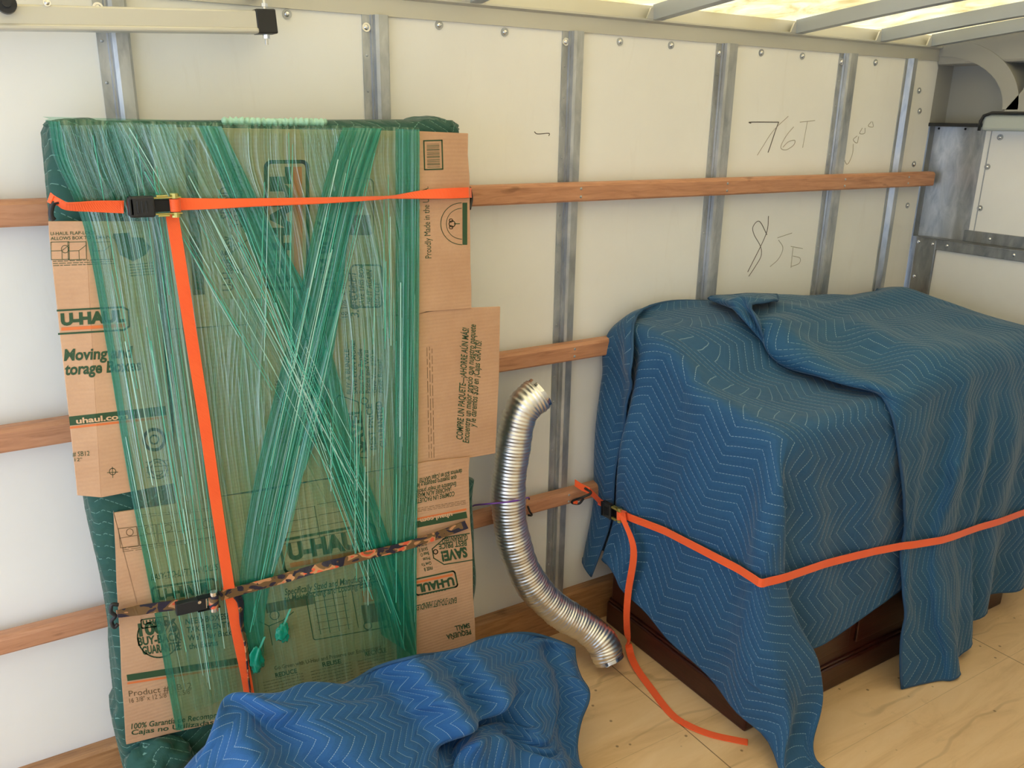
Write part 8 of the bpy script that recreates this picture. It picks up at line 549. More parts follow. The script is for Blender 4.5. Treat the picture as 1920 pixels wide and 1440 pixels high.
0,1,1,1,0,0,4,3,-6,-15,3,4,1,5,4,3,-2,-4,-6,-6,-3,2,8,7,3,-7,-5,5,5,-1,-1,1,-6,-7,1,9,5,-5,-3,6,6,1,4,2,-1,0,-5,-3,5,8,-2,-3,0,-3,-4,-2,-1,0,-4,-11,2,13,7,2,-2,-1,-2,-2,-2,-2,1,1,1,1,5,8,5,-9,-11,-7,-4,-3,2,12,9,-1,-2,-5,-7,-5,1,7,7,2,-7,-4,4,5,1,-2,-5,-3,-6,1,11,9,2,-2,-3,1,2,1,1,3,-5,-6,3,10,-1,-3,-1,-4,-2,-2,-1,1,3,-4,-12,3,8,5,2,1,0,-2,0,1,-1,-1,-2,-1,-5,0,12,3,-6,-5,-5,-4,-4,6,11,6,3,-1,-2,-5,-5,-4,3,8,3,-7,-3,2,3,-1,-6,5,-5,-8,2,12,6,0,-1,0,1,-2,5,6,-3,-9,-2,4,6,-2,-4,-2,-2,0,-1,1,5,8,-3,-5,-2,-3,1,3,1,-1,0,-1,-1,-1,1,-2,-6,-9,-8,6,12,3,0,2,0,1,-1,0,6,4,1,-2,-3,-5,-6,4,9,1,-5,-4,0,4,-5,10,-1,-8,-8,1,10,10,3,-3,-4,-2,3,6,4,-7,-4,-2,-2,-1,-2,0,1,2,4,8,2,-2,-2,-11,-5,-2,2,5,5,1,-2,-1,-2,-1,0,4,1,-7,-15,-6,8,6,-2,1,13,7,-4,-7,-4,5,4,2,-1,0,-3,-5,3,9,0,-2,-4,2,-6,7,6,-2,-8,-7,1,9,7,3,-1,-3,-6,0,4,9,-3,-6,-4,2,-1,0,4,0,3,-1,-10,-8,9,8,2,-2,-5,-4,3,6,0,-1,-1,-1,2,6,6,-1,-9,-12,-6,0,-3,-7,10,16,5,-1,-8,-6,2,4,2,1,3,-5,-5,6,6,-1,0,-3,-4,1,8,4,-2,-6,-3,1,5,3,3,2,-12,-11,1,18,14,-14,-9,-2,0,2,6,1,-4,-2,5,0,
-10,-2,7,6,-2,-5,-3,5,4,-2,1,3,8,10,7,2,-7,-9,-14,-12,-5,-2,3,7,7,6,1,-4,-6,-1,4,3,1,0,-8,-2,7,7,0,-3,-4,-4,5,7,-1,-4,0,0,1,4,3,5,0,-12,-4,4,5,-4,1,-1,-1,-1,-4,5,8,4,4,4,-5,-14,-7,7,6,-3,-6,-3,4,5,3,3,6,8,2,-3,0,2,-7,-13,-10,-2,2,-4,2,6,6,1,-3,-3,2,3,1,0,-1,-5,0,6,2,-1,-3,-7,-1,8,8,0,-5,-1,1,0,2,3,7,-3,-5,-1,-7,1,4,2,0,2,3,1,-3,-2,5,4,1,-3,-10,-3,5,6,-3,-7,-3,8,15,11,3,-11,-15,-12,6,11,0,-2,-3,-3,-1,-7,-5,3,5,4,2,0,0,1,1,1,3,-4,-2,-1,3,0,-3,-1,-7,1,10,6,1,-5,-1,0,-1,1,3,6,0,4,-15,-4,2,5,1,-2,-3,4,11,2,-4,-3,-1,0,-3,-7,0,5,4,-2,-3,3,10,14,-5,-21,-20,0,16,11,1,2,8,-1,-5,2,-5,-9,-3,3,4,3,0,-1,1,1,-1,2,-2,-4,0,2,-5,9,-4,-10,0,9,7,0,-3,-1,0,-2,-2,1,6,5,-7,-5,-2,1,4,7,6,-1,-1,3,-3,-5,-2,1,2,-2,-6,-3,3,3,5,10,0,-5,-11,-15,-7,16,14,3,1,6,8,6,-13,-5,0,-5,-5,0,2,0,-1,0,1,0,1,1,0,-3,-3,2,-5,6,4,-3,-6,2,4,5,-2,-2,-1,0,3,-2,11,0,-10,-2,0,-3,3,4,8,5,-4,-3,-1,-3,-2,-1,-1,1,1,-4,-3,0,8,13,3,-14,-13,-8,7,18,3,-4,0,6,6,1,-6,-11,-2,2,1,0,0,1,1,0,-2,0,0,0,1,0,-2,-3,-8,-1,9,7,-2,-6,-5,0,4,3,1,0,-3,0,9,-3,-4,1,2,3,
-1,1,4,4,0,-2,-2,-2,-2,-1,0,-2,1,2,-2,-2,-3,-6,3,4,-4,-2,7,10,3,-1,-2,-1,3,2,-4,-6,0,1,2,0,0,2,1,-3,-2,1,-1,1,2,-2,-5,1,-8,-5,3,9,7,1,-7,-6,2,4,2,1,1,0,4,-7,-3,3,1,3,1,3,4,-1,-1,0,-1,-1,-1,-1,-1,0,-4,-1,1,7,10,-2,-18,-5,7,0,-5,2,11,9,0,-3,-4,1,1,1,-4,-1,0,0,2,0,-3,-2,1,-1,0,1,3,2,-1,-8,-10,0,-2,1,4,3,2,-1,0,4,2,0,-2,1,7,-8,-1,1,0,-2,2,3,7,1,-2,-1,0,0,-2,-1,1,0,-1,-6,-5,-3,4,14,5,-9,-2,3,-4,-7,8,9,1,-3,0,5,4,-4,-6,0,2,-1,-1,-1,-3,0,1,1,-1,-5,-2,4,3,-5,-10,-1,-1,1,0,3,8,6,-2,0,2,-3,-3,6,5,-10,1,2,-2,-1,4,2,-3,5,1,-2,-1,1,0,-1,-1,0,-1,0,-2,-3,-6,1,11,1,-3,3,-4,-5,1,6,4,-1,-2,0,4,1,0,1,1,-1,-4,-3,0,2,0,-1,1,1,-5,-5,0,3,-9,-2,1,2,0,0,3,3,-1,-2,4,2,-2,8,0,-8,6,-2,2,4,4,1,-6,-3,3,-1,-1,0,2,-1,-1,-1,1,2,2,6,4,-8,-8,-1,0,3,1,-5,1,1,2,1,0,0,1,1,-3,-2,3,4,1,-2,-2,-2,-5,-2,2,8,5,-4,-7,-3,-10,3,0,-1,1,0,-1,5,6,-2,-4,3,1,6,-5,-3,6,-1,0,6,7,-3,-4,-4,-1,1,-1,-1,0,4,0,-1,-2,-1,2,5,7,1,-10,-7,1,6,9,-9,-4,1,-1,0,0,0,2,1,-1,-5,-3,1,6,5,0,-2,-3,-5,-3,3,8,4,-5,-7,-9,2,1,-1,0,0,1,1,7,3,2,-5,
-3,6,-5,-1,5,0,1,3,4,-2,-2,-1,-2,0,1,-1,-2,-2,1,3,-1,-2,-4,-4,-5,4,8,1,-2,1,7,2,-12,1,0,2,1,2,1,1,0,0,-3,-4,-3,4,7,3,-1,-1,-3,-7,-2,4,4,-5,-8,-1,-1,1,1,2,1,1,3,4,2,-8,9,-1,-5,0,4,2,3,4,3,3,-4,-5,-2,-1,0,0,1,-1,-2,-3,2,0,1,-1,-5,-12,1,11,3,-4,-7,4,-1,-2,8,1,0,0,3,2,1,-2,-2,0,-3,-5,1,4,3,3,2,-2,-10,-6,4,6,-8,3,1,-3,0,1,2,-1,1,5,0,-2,14,-4,-9,0,3,3,6,3,2,-1,-4,-4,-2,-1,2,3,1,-2,-3,0,-1,-1,0,0,7,1,-5,-4,2,3,-6,-3,5,-3,1,2,0,-1,1,3,3,0,-1,-1,0,-2,-6,-3,4,2,0,1,0,-6,-3,5,-8,3,3,-2,-3,0,2,3,-1,3,0,1,15,-1,-15,-1,2,5,5,4,-1,-5,-7,0,3,0,-1,0,-3,1,2,0,-1,0,2,0,-3,8,5,-6,-3,4,7,-10,0,2,-5,-1,2,1,-3,-3,2,5,3,1,0,1,-2,-4,-3,-3,0,3,3,1,-3,-3,-6,0,1,2,-1,-3,0,2,2,0,2,0,2,15,-12,-3,-3,5,4,2,-4,-3,-1,-4,0,4,1,-3,-3,0,2,2,2,0,2,4,-6,-6,7,4,-2,4,10,-8,-8,2,-1,-4,1,3,2,-4,-5,-1,3,2,2,1,3,2,-2,-2,-4,0,4,2,-2,-4,-5,0,4,6,1,-3,-5,-5,-2,1,4,6,-18,16,10,-3,-8,10,6,-6,-16,-2,8,5,0,-1,1,0,0,-2,-2,-1,1,2,-2,1,7,-5,-4,4,0,1,-1,4,-9,0,4,0,-3,1,4,4,-1,-5,-6,-2,-2,0,1,5,7,3,0,-7,-1,6,-2,-1,-4,-3,-1,6,
7,4,-4,-6,-5,-4,0,12,-21,-4,25,6,-4,9,1,-13,-11,2,12,4,0,-1,-2,0,2,2,-2,-4,-1,1,-1,-6,3,8,-2,-4,2,-3,-2,-2,-2,1,5,4,1,-1,-1,2,6,2,-2,-2,-1,-2,-2,-3,1,4,0,-1,0,2,-1,-3,-3,5,-3,-3,0,1,0,2,-2,-3,-2,4,3,-27,12,16,-4,-3,3,-1,3,5,2,2,0,0,-2,1,1,-1,2,-2,-3,1,0,-5,-3,3,4,2,-2,1,3,4,-6,-4,1,2,1,0,-1,-1,0,6,4,0,0,-1,0,-1,-3,-1,0,-1,-2,1,0,0,-4,9,2,-6,-3,-2,2,3,-2,-5,-3,0,10,-13,-2,8,1,-13,2,13,13,-1,-11,-1,2,2,0,-1,1,2,2,5,-4,-5,1,0,0,3,-1,2,0,-2,0,1,-7,0,5,0,1,0,1,1,-3,-3,2,2,0,0,0,1,2,2,1,-2,-2,0,1,-2,-3,-1,4,1,-3,-2,-3,-2,4,2,-3,-7,2,0,-1,12,2,-6,-12,-1,6,5,0,-2,0,1,1,3,1,0,-2,-2,8,3,0,-1,-5,2,7,2,-1,-1,1,-2,-4,-10,5,7,0,0,-1,1,2,0,1,1,0,0,1,2,2,5,4,-9,-8,-2,2,0,-4,-3,-1,2,3,-1,-3,-5,-2,1,2,-1,-4,6,-20,19,13,-3,-8,-6,1,1,3,4,0,-2,2,1,2,3,1,-4,-1,4,6,5,-3,-6,0,3,0,1,0,4,5,-10,-8,3,3,0,-3,-3,3,4,-2,-2,0,-1,1,3,5,6,7,5,-8,-10,-1,-1,-4,-1,-1,-3,-2,-1,1,0,-2,-2,1,3,4,1,-6,-23,30,0,-4,-5,-3,5,3,-1,0,1,0,2,3,1,5,1,-3,-1,-1,12,6,-3,-9,-1,0,-2,1,2,10,7,-12,-8,-1,1,2,0,-3,1,2,2,1,-3,-4,-5,-3,5,8,11,
2,-9,-2,0,-3,0,2,0,-4,-2,0,0,-3,-5,-2,2,5,5,2,-22,-5,26,-7,-1,-6,-2,5,3,3,2,1,-1,1,2,1,10,-4,-2,-2,4,1,-5,-1,-2,4,-2,-2,-1,0,13,5,-6,-3,1,5,2,-1,-4,1,3,1,0,-2,-3,-7,-7,-3,1,7,1,4,2,-3,-2,-1,4,-1,-1,-1,-3,-5,-3,-3,0,1,2,4,2,-23,16,14,-9,-4,-4,3,5,2,1,2,1,0,1,-1,5,9,-2,0,1,2,-4,-1,-1,-3,1,0,-3,-8,-2,11,5,1,-1,0,3,4,0,-3,-1,0,2,1,1,0,-4,-7,-8,1,6,2,4,-3,-4,-5,-4,5,5,1,0,-2,-2,-4,-3,-4,-2,0,2,1,-5,20,0,-10,-6,2,7,5,3,2,2,1,0,-2,-7,5,8,4,-8,0,7,-3,1,1,0,0,0,-4,-15,-5,10,4,2,-2,-1,1,2,0,-2,0,4,4,2,3,-1,3,0,-9,-2,-2,5])
# ------------------------------------------------------------------ more helpers
def atax(px, py, ax, val):
    d = np.array([(px-960)/F_PX, (720-py)/F_PX, 1]) @ R3
    t = (val-CAM[ax])/d[ax]
    return Vector(CAM+t*d)
atX = lambda px, py, X: atax(px, py, 0, X)
atZ = lambda px, py, Z: atax(px, py, 2, Z)
def decode(ns, nt, d, q=1000.):
    e = np.array(d, np.int64).reshape(3, nt, ns).transpose(1, 2, 0)
    g = np.cumsum(np.cumsum(e, axis=1), axis=0)/q
    for _ in range(2):          # take the rounding off the stored millimetres
        a = g.copy(); a[1:-1, 1:-1] = g[1:-1, 1:-1]*.5+(g[:-2, 1:-1]+g[2:, 1:-1]+g[1:-1, :-2]+g[1:-1, 2:])*.125
        a[0, 1:-1] = g[0, 1:-1]*.5+(g[0, :-2]+g[0, 2:])*.25; a[-1, 1:-1] = g[-1, 1:-1]*.5+(g[-1, :-2]+g[-1, 2:])*.25
        a[1:-1, 0] = g[1:-1, 0]*.5+(g[:-2, 0]+g[2:, 0])*.25; a[1:-1, -1] = g[1:-1, -1]*.5+(g[:-2, -1]+g[2:, -1])*.25
        g = a
    return g
def cloth(name, key, h, mat, emat, label, cat='blanket', group=None, sub=2):
    ns, nt, s_ = BAKE[key]; g = decode(ns, nt, s_)
    me = bpy.data.meshes.new(name)
    me.from_pydata([tuple(p) for p in g.reshape(-1, 3)], [], [(j*ns+i, j*ns+i+1, (j+1)*ns+i+1, (j+1)*ns+i) for j in range(nt-1) for i in range(ns-1)])
    uv = me.uv_layers.new(name='UVMap')
    for lp in me.loops:
        v = lp.vertex_index; uv.data[lp.index].uv = ((v % ns)*h, (v//ns)*h)
    for p in me.polygons: p.use_smooth = True
    o = link(name, me, mat)
    sb = o.modifiers.new('sub', 'SUBSURF'); sb.levels = sub; sb.render_levels = sub
    so = o.modifiers.new('thick', 'SOLIDIFY'); so.thickness = .007; so.offset = 0
    tag(o, label, cat, group)
    b = [g[0, i] for i in range(ns)]+[g[j, ns-1] for j in range(1, nt)]+[g[nt-1, i] for i in range(ns-2, -1, -1)]+[g[j, 0] for j in range(nt-2, 0, -1)]
    MB().tube(b, .0052, 6, closed=True).build('bound_edge', emat, o, True)
    return o, g
# ------------------------------------------------------------------ covered furniture on the right
dr = thing('dresser', 'dark cherry dresser, only its base showing under the blue blankets', 'dresser', (1.72, -.4, 0))
MB().box((1.735, -.735, .085), (3.10, -.08, .90), .006).build('carcass', M_['cherry'], dr)
MB().box((1.722, -.748, 0), (3.112, -.07, .09), .008, 3).box((1.728, -.742, .09), (3.106, -.075, .102), .004).build('plinth', M_['cherry'], dr)
MB().box((1.725, -.745, .90), (2.42, -.072, .944), .008).box((2.42, -.74, .90), (3.12, -.075, 1.034), .01).build('top', M_['cherry'], dr)
MB().prism([(-.42, .944), (-.29, 1.088), (-.10, 1.105), (-.085, .944)], 1.74, 2.42, lambda u, v, e: (e, u, v)).build('raised_back', M_['cherry'], dr)
for k in range(3): MB().box((1.80+.42*k, -.744, .14), (2.18+.42*k, -.735, .86), .003).build('drawer_front', M_['cherry'], dr)
bA, gA = cloth('moving_blanket', 'A', .0221, M_['blue'], M_['edge'], 'blue quilted blanket nearer the camera, hanging to a point at the strapped dresser corner', group=None)
bB, gB = cloth('moving_blanket', 'B', .0238, M_['blue2'], M_['edge'], 'greyer blue quilted blanket laid over the right half, with a folded-over hem on top')
# ------------------------------------------------------------------ webbing
from mathutils.bvhtree import BVHTree
dg = bpy.context.evaluated_depsgraph_get()
bv = [BVHTree.FromObject(o, dg) for o in (bA, bB)]
def outer(p, dirv):
    """from outside towards the furniture: first cloth met"""
    best = None
    for z in (-.012, 0, .012):
        for B in bv:
            st = p+dirv*.6+Vector((0, 0, z)); h = B.ray_cast(st, -dirv, .75)
            if h[0] is not None:
                k = (h[0]-p).dot(dirv)
                if best is None or k > best: best = k
    return -.02 if best is None else best
K0, K1, K2 = Vector((1.675, -.065, .497)), Vector((1.655, -.80, .555)), Vector((3.06, -.79, .425))
path = []
for k in range(26):
    p = K0.lerp(K1, k/25); d = Vector((-1, 0, 0)).lerp(Vector((-1, -1, 0)), max(0, k-21)/4).normalized(); path.append((p, d))
for k in range(1, 42):
    p = K1.lerp(K2, k/41); d = Vector((-1, -1, 0)).lerp(Vector((0, -1, 0)), min(1, k/4)).normalized(); path.append((p, d))
ks = [max(-.02, outer(p, d)) for p, d in path]
ks[0] = -.0; ks[1] = max(0, min(ks[1], .02))
env = [max(ks[max(0, i-2):i+3]) for i in range(len(ks))]
env = [sum(env[max(0, i-2):i+3])/len(env[max(0, i-2):i+3]) for i in range(len(env))]
pts = [p+d*(max(e, k_)+.005) for (p, d), e, k_ in zip(path, env, ks)]
upv = Vector((0, 0, 1))
def ratchet(parent, c, a, n, w_=.034, s=1.0, web=None):
    """ratchet buckle: a along the strap, n outwards, b across"""
    c = Vector(c); a = Vector(a).normalized(); n = Vector(n); n = (n-a*n.dot(a)).normalized(); b = n.cross(a).normalized()
    hw = w_/2*s
    root = MB().obox(c-a*.030*s+n*.016*s, a*.024*s, b*(hw+.008*s), n*.007*s, .004).obox(c-a*.050*s+n*.014*s, a*.006*s, b*(hw+.005*s), n*.009*s, .003)
    for q in (-.012, -.004, .004): root.obox(c+a*(-.026+q)*s+n*.0235*s, a*.0018*s, b*hw*.9, n*.0012*s, .0008)
    g_ = root.build('lever_grip', M_['black'], parent)
    for sg in (-1, 1):
        MB().obox(c+a*.012*s+b*sg*(hw+.003*s)+n*.010*s, a*.034*s, b*.0012*s, n*.009*s, .0008).obox(c+a*.010*s+b*sg*(hw+.0065*s)+n*.014*s, a*.011*s, b*.0018*s, n*.006*s, .001).build('side_plate', M_['zinc'], parent)
        MB().cyl(c+a*.034*s+b*sg*(hw+.001*s)+n*.012*s, c+a*.034*s+b*sg*(hw+.011*s)+n*.012*s, .0085*s, 10).build('toothed_wheel', M_['zinc'], parent, True, 30)
    MB().obox(c+a*.008*s+n*.008*s, a*.017*s, b*hw*.95, n*.004*s, .002).build('pawl_plate', M_['blackm'], parent)
    MB().cyl(c+a*.034*s+n*.012*s-b*hw*.95, c+a*.034*s+n*.012*s+b*hw*.95, .0105*s, 18).build('wound_webbing', web, parent, True, 40)
# strap over the blue blankets
st = thing('ratchet_strap', 'orange ratchet strap pulled around the blue blanket covered dresser', 'ratchet strap', tuple(K0), 'orange ratchet straps')
sp = [Vector(p) for p in spline(pts, 180)]
MB().ribbon(sp, Vector((0, 0, .0128))).build('webbing', M_['orange'], st)
# buckle sits about a fifth of the way along the short side
ib = min(range(len(sp)), key=lambda i: abs(sp[i].y+.175) if sp[i].y > -.7 else 9)
tdir = (sp[ib+3]-sp[ib-3]).normalized()
ratchet(st, sp[ib]+Vector((-.004, 0, 0)), tdir, Vector((-1, -.1, 0)), .030, .95, M_['orange'])
i2 = min(range(len(sp)), key=lambda i: abs(sp[i].y+.222) if sp[i].y > -.7 else 9)
kn = sp[i2]+Vector((-.012, 0, .004))
MB().obox(kn+Vector((0, 0, -.004)), (0, .016, -.002), (.004, 0, 0), (0, .006, .018), .003).build('webbing_fold', M_['orange'], st)
tail = [kn+Vector((-.004, 0, 0))]+[atX(x, y, X) for x, y, X in [(1188, 1030, kn.x-.012), (1178, 1110, kn.x-.008), (1175, 1160, kn.x)]]
tail += [atZ(x, y, z) for x, y, z in [(1179, 1212, .035), (1191, 1248, .012), (1223, 1294, .003), (1255, 1335, .003), (1283, 1356, .004), (1333, 1377, .003), (1402, 1392, .003)]]
tp = [Vector(p) for p in spline(tail, 90)]
for p in tp: p.z = max(p.z, .0025)
ws = []
for i, p in enumerate(tp):
    t_ = (tp[min(i+1, 89)]-tp[max(i-1, 0)]).normalized()
    up_ = Vector((0, 0, 1)); k = min(1, max(0, (p.z-.02)/.12))
    hor = Vector((0, 0, 1)).cross(t_); hor = hor.normalized() if hor.length > 1e-3 else Vector((0, 1, 0))
    vw = Vector((.25, -1, 0)).normalized()
    if hor.dot(vw) < 0: hor = -hor
    ws.append((vw*k+hor*(1-k)).normalized()*.0128)
MB().ribbon(tp, ws).build('loose_tail', M_['orange'], st)
hk = K0
MB().tube(spline([atax(1096, 915, 1, -.10), atax(1108, 924, 1, -.115), atax(1093, 932, 1, -.11), atax(1076, 938, 1, -.075), atax(1073, 943, 1, -.066), atax(1086, 944, 1, -.08), atax(1094, 935, 1, -.09)], 40), .0042, 8).build('hook', M_['black'], st, True)
MB().ribbon([at(1078, 905, -.064), at(1090, 913, -.085), at(1105, 920, -.11), sp[2]], Vector((0, 0, .012))).build('webbing_start', M_['orange'], st)
MB().ribbon([at(1075, 941, -.075), at(1083, 942, -.078)], Vector((0, 0, .006))).build('webbing_end', M_['orange'], st)

# ------------------------------------------------------------------ the wrapped panel against the wall
def slab():
    m = MB(); bm = m.bm; NX, NZ = 40, 72
    x0, x1, yb, yf = .122, 1.062, -.066, -.226
    rows = []
    def corner(z):
        lo = 1 if z < .82 else 0
        r = 1.062+(.040 if z < .75 else 0)+.006*math.sin(z*17)
        l_ = .124+.006*math.sin(z*11+1)-(.012 if z < .95 else 0)-.012*(z < .35)
        return l_, r
    P = []
    n = 64
    for j in range(NZ+1):
        z = .004+1.730*j/NZ; l_, r = corner(z); row = []
        e = min(1, (NZ-j)/2.5+.55)
        for k in range(n):
            t_ = k/n*4; s_ = int(t_); f = t_-s_
            # rounded rectangle by superellipse
            an = 2*math.pi*k/n; cx, sy = math.cos(an), math.sin(an)
            q = (abs(cx)**7+abs(sy)**7)**(-1/7)
            x = (l_+r)/2+cx*q*(r-l_)/2*(1 if j < NZ else .975); y = (yb+yf)/2+sy*q*(yf-yb)/-2*(1 if j < NZ else .85)*(1+.0*f)
            if x > .93 and j > NZ-3: z2 = z+.012
            else: z2 = z
            y = max(min(y, -.063), yf)
            x += .003*math.sin(z*31+k); row.append(bm.verts.new((x, y, z2)))
        P.append(row)
    for j in range(NZ):
        for k in range(n): bm.faces.new((P[j][k], P[j][(k+1) % n], P[j+1][(k+1) % n], P[j+1][k]))
    bm.faces.new(P[0][::-1]); bm.faces.new(P[-1])
    return m
wp = thing('wrapped_panel', 'tall flat load padded in green quilted blanket, stood against the wall behind the cardboard', 'wrapped furniture', (.59, -.14, 0))
so = slab().build('quilted_cover', M_['green'], wp, True)
uv = so.data.uv_layers.new(name='UVMap')
for lp in so.data.loops:
    c = so.data.vertices[lp.vertex_index].co; uv.data[lp.index].uv = (c.z+wp.location.z, c.x+c.y)
def lump(name, mat, c, r, parent, seed=1, sub=4, amp=.12, fr=9.):
    m = MB(); bmesh.ops.create_icosphere(m.bm, subdivisions=sub, radius=1)
    from mathutils import noise as N_
    for v in m.bm.verts:
        d = v.co.normalized(); k = 1+amp*N_.noise(d*fr*.25+Vector((seed, 0, 0)))+amp*.4*N_.noise(d*fr+Vector((0, seed, 0)))
        v.co = Vector([c[i]+d[i]*r[i]*k for i in range(3)])
    o = m.build(name, mat, parent, True); u_ = o.data.uv_layers.new(name='UVMap')
    for lp in o.data.loops:
        q = o.data.vertices[lp.vertex_index].co; u_.data[lp.index].uv = (q.z, q.x+q.y)
    return o
lump('padding_corner', M_['green'], (.992, -.140, 1.728), (.078, .075, .026), wp, 3, amp=.2)
lump('padding_bulge', M_['green'], (.175, -.24, .185), (.085, .055, .085), wp, 5, amp=.25)
lump('padding_corner', M_['green'], (.195, -.165, 1.726), (.06, .045, .014), wp, 8, amp=.2)
MB().tube([(x/1000, -.215+.002*math.sin(x*.7), 1.737+.0015*math.sin(x)) for x in range(470, 700, 4)], .009, 8, rs=[.008+.002*math.sin(i*2.1) for i in range(58)]).build('padding_roll', M_['mint'], wp, True)

# ---- printing: a frame maps local (u, v) in 0..1 onto the cardboard
_tc = {}
def text_verts(s_, bold=.0, sp_=1.0):
    k = (s_, bold, sp_)
    if k not in _tc:
        cu = bpy.data.curves.new('t', 'FONT'); cu.body = s_; cu.offset = bold; cu.resolution_u = 3; cu.space_character = sp_
        o = bpy.data.objects.new('t', cu); C.objects.link(o)
        bpy.context.view_layer.update()
        me = bpy.data.meshes.new_from_object(o.evaluated_get(bpy.context.evaluated_depsgraph_get()))
        vs = [v.co.copy() for v in me.vertices]; fs = [tuple(p.vertices) for p in me.polygons]
        bpy.data.objects.remove(o); bpy.data.curves.remove(cu); bpy.data.meshes.remove(me)
        xs = [v.x for v in vs]
        _tc[k] = (vs, fs, min(xs), max(xs))
    return _tc[k]
class Print:
    def __init__(s, surf): s.surf = surf; s.m = {}; s.k = 0; s.nm = {}
    def mb(s, ink):
        k = (s.k, ink)
        if k not in s.m: s.m[k] = MB()
        return s.m[k].bm
    def frame(s, p0, p1, h):
        """p0 -> p1 baseline in photo pixels, h height in pixels"""
        p0 = np.array(p0, float); p1 = np.array(p1, float); e = p1-p0; L = np.hypot(*e); up = np.array([e[1], -e[0]])/L*h
        s.f = (p0, e, up); s.k += 1; return s
    def P(s, u, v, lift=.0006):
        p0, e, up = s.f; q = p0+e*u+up*v; w_ = s.surf(q[0], q[1]); return Vector((w_.x, w_.y-lift, w_.z))
    def text(s, t, u0=0, v0=0, u1=1, v1=1, ink='ink', bold=.018, shear=0., cap=.70):
        vs, fs, a, b = text_verts(t, bold); bm = s.mb(ink); p0, e, up = s.f
        asp = np.hypot(*up)/np.hypot(*e)*(v1-v0)/cap
        V = []
        for v in vs:
            y = v.y/cap
            V.append(bm.verts.new(s.P(u0+(u1-u0)*(v.x-a)/(b-a)+shear*v.y*asp, v0+(v1-v0)*y)))
        for f in fs:
            try: bm.faces.new([V[i] for i in f])
            except ValueError: pass
        return s
    def lines(s, ts, ink='ink', bold=.018, shear=0., fill=.68, al='l'):
        n = len(ts); mx = max(text_verts(t, bold)[3]-text_verts(t, bold)[2] for t in ts)
        for i, t in enumerate(ts):
            _, _, a, b = text_verts(t, bold); k = (b-a)/mx; v1 = 1-i/n; u0 = 0 if al == 'l' else (1-k)/2 if al == 'c' else 1-k
            s.text(t, u0, v1-fill/n, u0+k, v1, ink, bold, shear)
        return s
    def rect(s, u0, v0, u1, v1, ink='ink', lift=.0005):
        bm = s.mb(ink); n = max(1, int(abs(u1-u0)*np.hypot(*s.f[1])/8))
        for i in range(n):
            a = u0+(u1-u0)*i/n; b = u0+(u1-u0)*(i+1)/n
            bm.faces.new([bm.verts.new(s.P(*q, lift)) for q in ((a, v0), (b, v0), (b, v1), (a, v1))])
        return s
    def line(s, pts, wpx=1.5, ink='ink', closed=False):
        bm = s.mb(ink); p0, e, up = s.f
        q = [p0+e*u+up*v for u, v in pts]
        if closed: q.append(q[0])
        for a, b in zip(q[:-1], q[1:]):
            d = b-a; L = np.hypot(*d)
            if L < 1e-6: continue
            n = np.array([-d[1], d[0]])/L*wpx/2; d = d/L*wpx*.35; a = a-d; b = b+d; m = max(1, int(L/9))
            for j in range(m):
                c0 = a+(b-a)*j/m; c1 = a+(b-a)*(j+1)/m
                bm.faces.new([bm.verts.new(Vector(s.surf(*r))-Vector((0, .0006, 0))) for r in (c0-n, c1-n, c1+n, c0+n)])
        return s
    def rrect(s, u0, v0, u1, v1, rv=.15, wpx=3, ink='ink'):
        p0, e, up = s.f; k = np.hypot(*up)/np.hypot(*e); ru = rv*k; pts = []
        for cx, cy, a0 in ((u1-ru, v1-rv, 0), (u0+ru, v1-rv, 90), (u0+ru, v0+rv, 180), (u1-ru, v0+rv, 270)):
            for i in range(5):
                a = math.radians(a0+i*22.5); pts.append((cx+ru*math.cos(a), cy+rv*math.sin(a)))
        return s.line(pts, wpx, ink, True)
    def circle(s, u, v, r, wpx=2, ink='ink', a0=0, a1=360, n=28, sq=1.0):
        p0, e, up = s.f; k = np.hypot(*up)/np.hypot(*e)
        return s.line([(u+r*k*math.cos(math.radians(a0+(a1-a0)*i/n)), v+sq*r*math.sin(math.radians(a0+(a1-a0)*i/n))) for i in range(n+1)], wpx, ink)
    def logo(s, wpx=5, txt='U-HAUL', bar=True):
        s.nm[s.k] = 'printed_logo'; s.rrect(0, 0, 1, 1, .16, wpx); s.text(txt, .06, .38, .94, .86, bold=.06)
        if bar: s.rect(.06, .14, .94, .28, 'oink')
        return s
    def scribble(s, n, ink='ink', wpx=1.2, seed=0):
        """rows of print too small to read"""
        r = random.Random(seed)
        for i in range(n):
            v = 1-(i+.5)/n; u = 0
            while u < .97:
                w_ = r.uniform(.03, .12); s.line([(u, v), (min(1, u+w_), v)], wpx, ink); u += w_+.025
        return s
    def done(s, parent, ink=None, lift=0, name=None):
        nm = {'ink': 'printed_lettering', 'ink2': 'faint_lettering', 'oink': 'orange_stripe'}
        for (k, i), m in s.m.items():
            for v in m.bm.verts: v.co.y -= lift
            n = nm[i] if i == 'oink' else s.nm.get(k, nm[i])
            m.build(name or n, M_[ink or i], parent)
def card(name, outline, surf, label, th=.0042, parts=()):
    o = thing(name, label, 'cardboard box', tuple(surf(*outline[0])), 'flattened cardboard boxes strapped to the tall panel')
    for nm, pl in [('panel', outline)]+list(parts):
        m = MB(); A = [Vector(surf(*p)) for p in pl]
        f = [m.bm.verts.new(p) for p in A]; b = [m.bm.verts.new(p+Vector((0, th, 0))) for p in A]; k = len(A)
        m.bm.faces.new(f); m.bm.faces.new(b[::-1])
        for i in range(k): m.bm.faces.new((f[i], f[(i+1) % k], b[(i+1) % k], b[i]))
        q = m.build(nm, M_['card'], o)
        bvm = q.modifiers.new('b', 'BEVEL'); bvm.width = .0008; bvm.segments = 1
    return o
flat = lambda Y: (lambda x, y: at(x, y, Y))
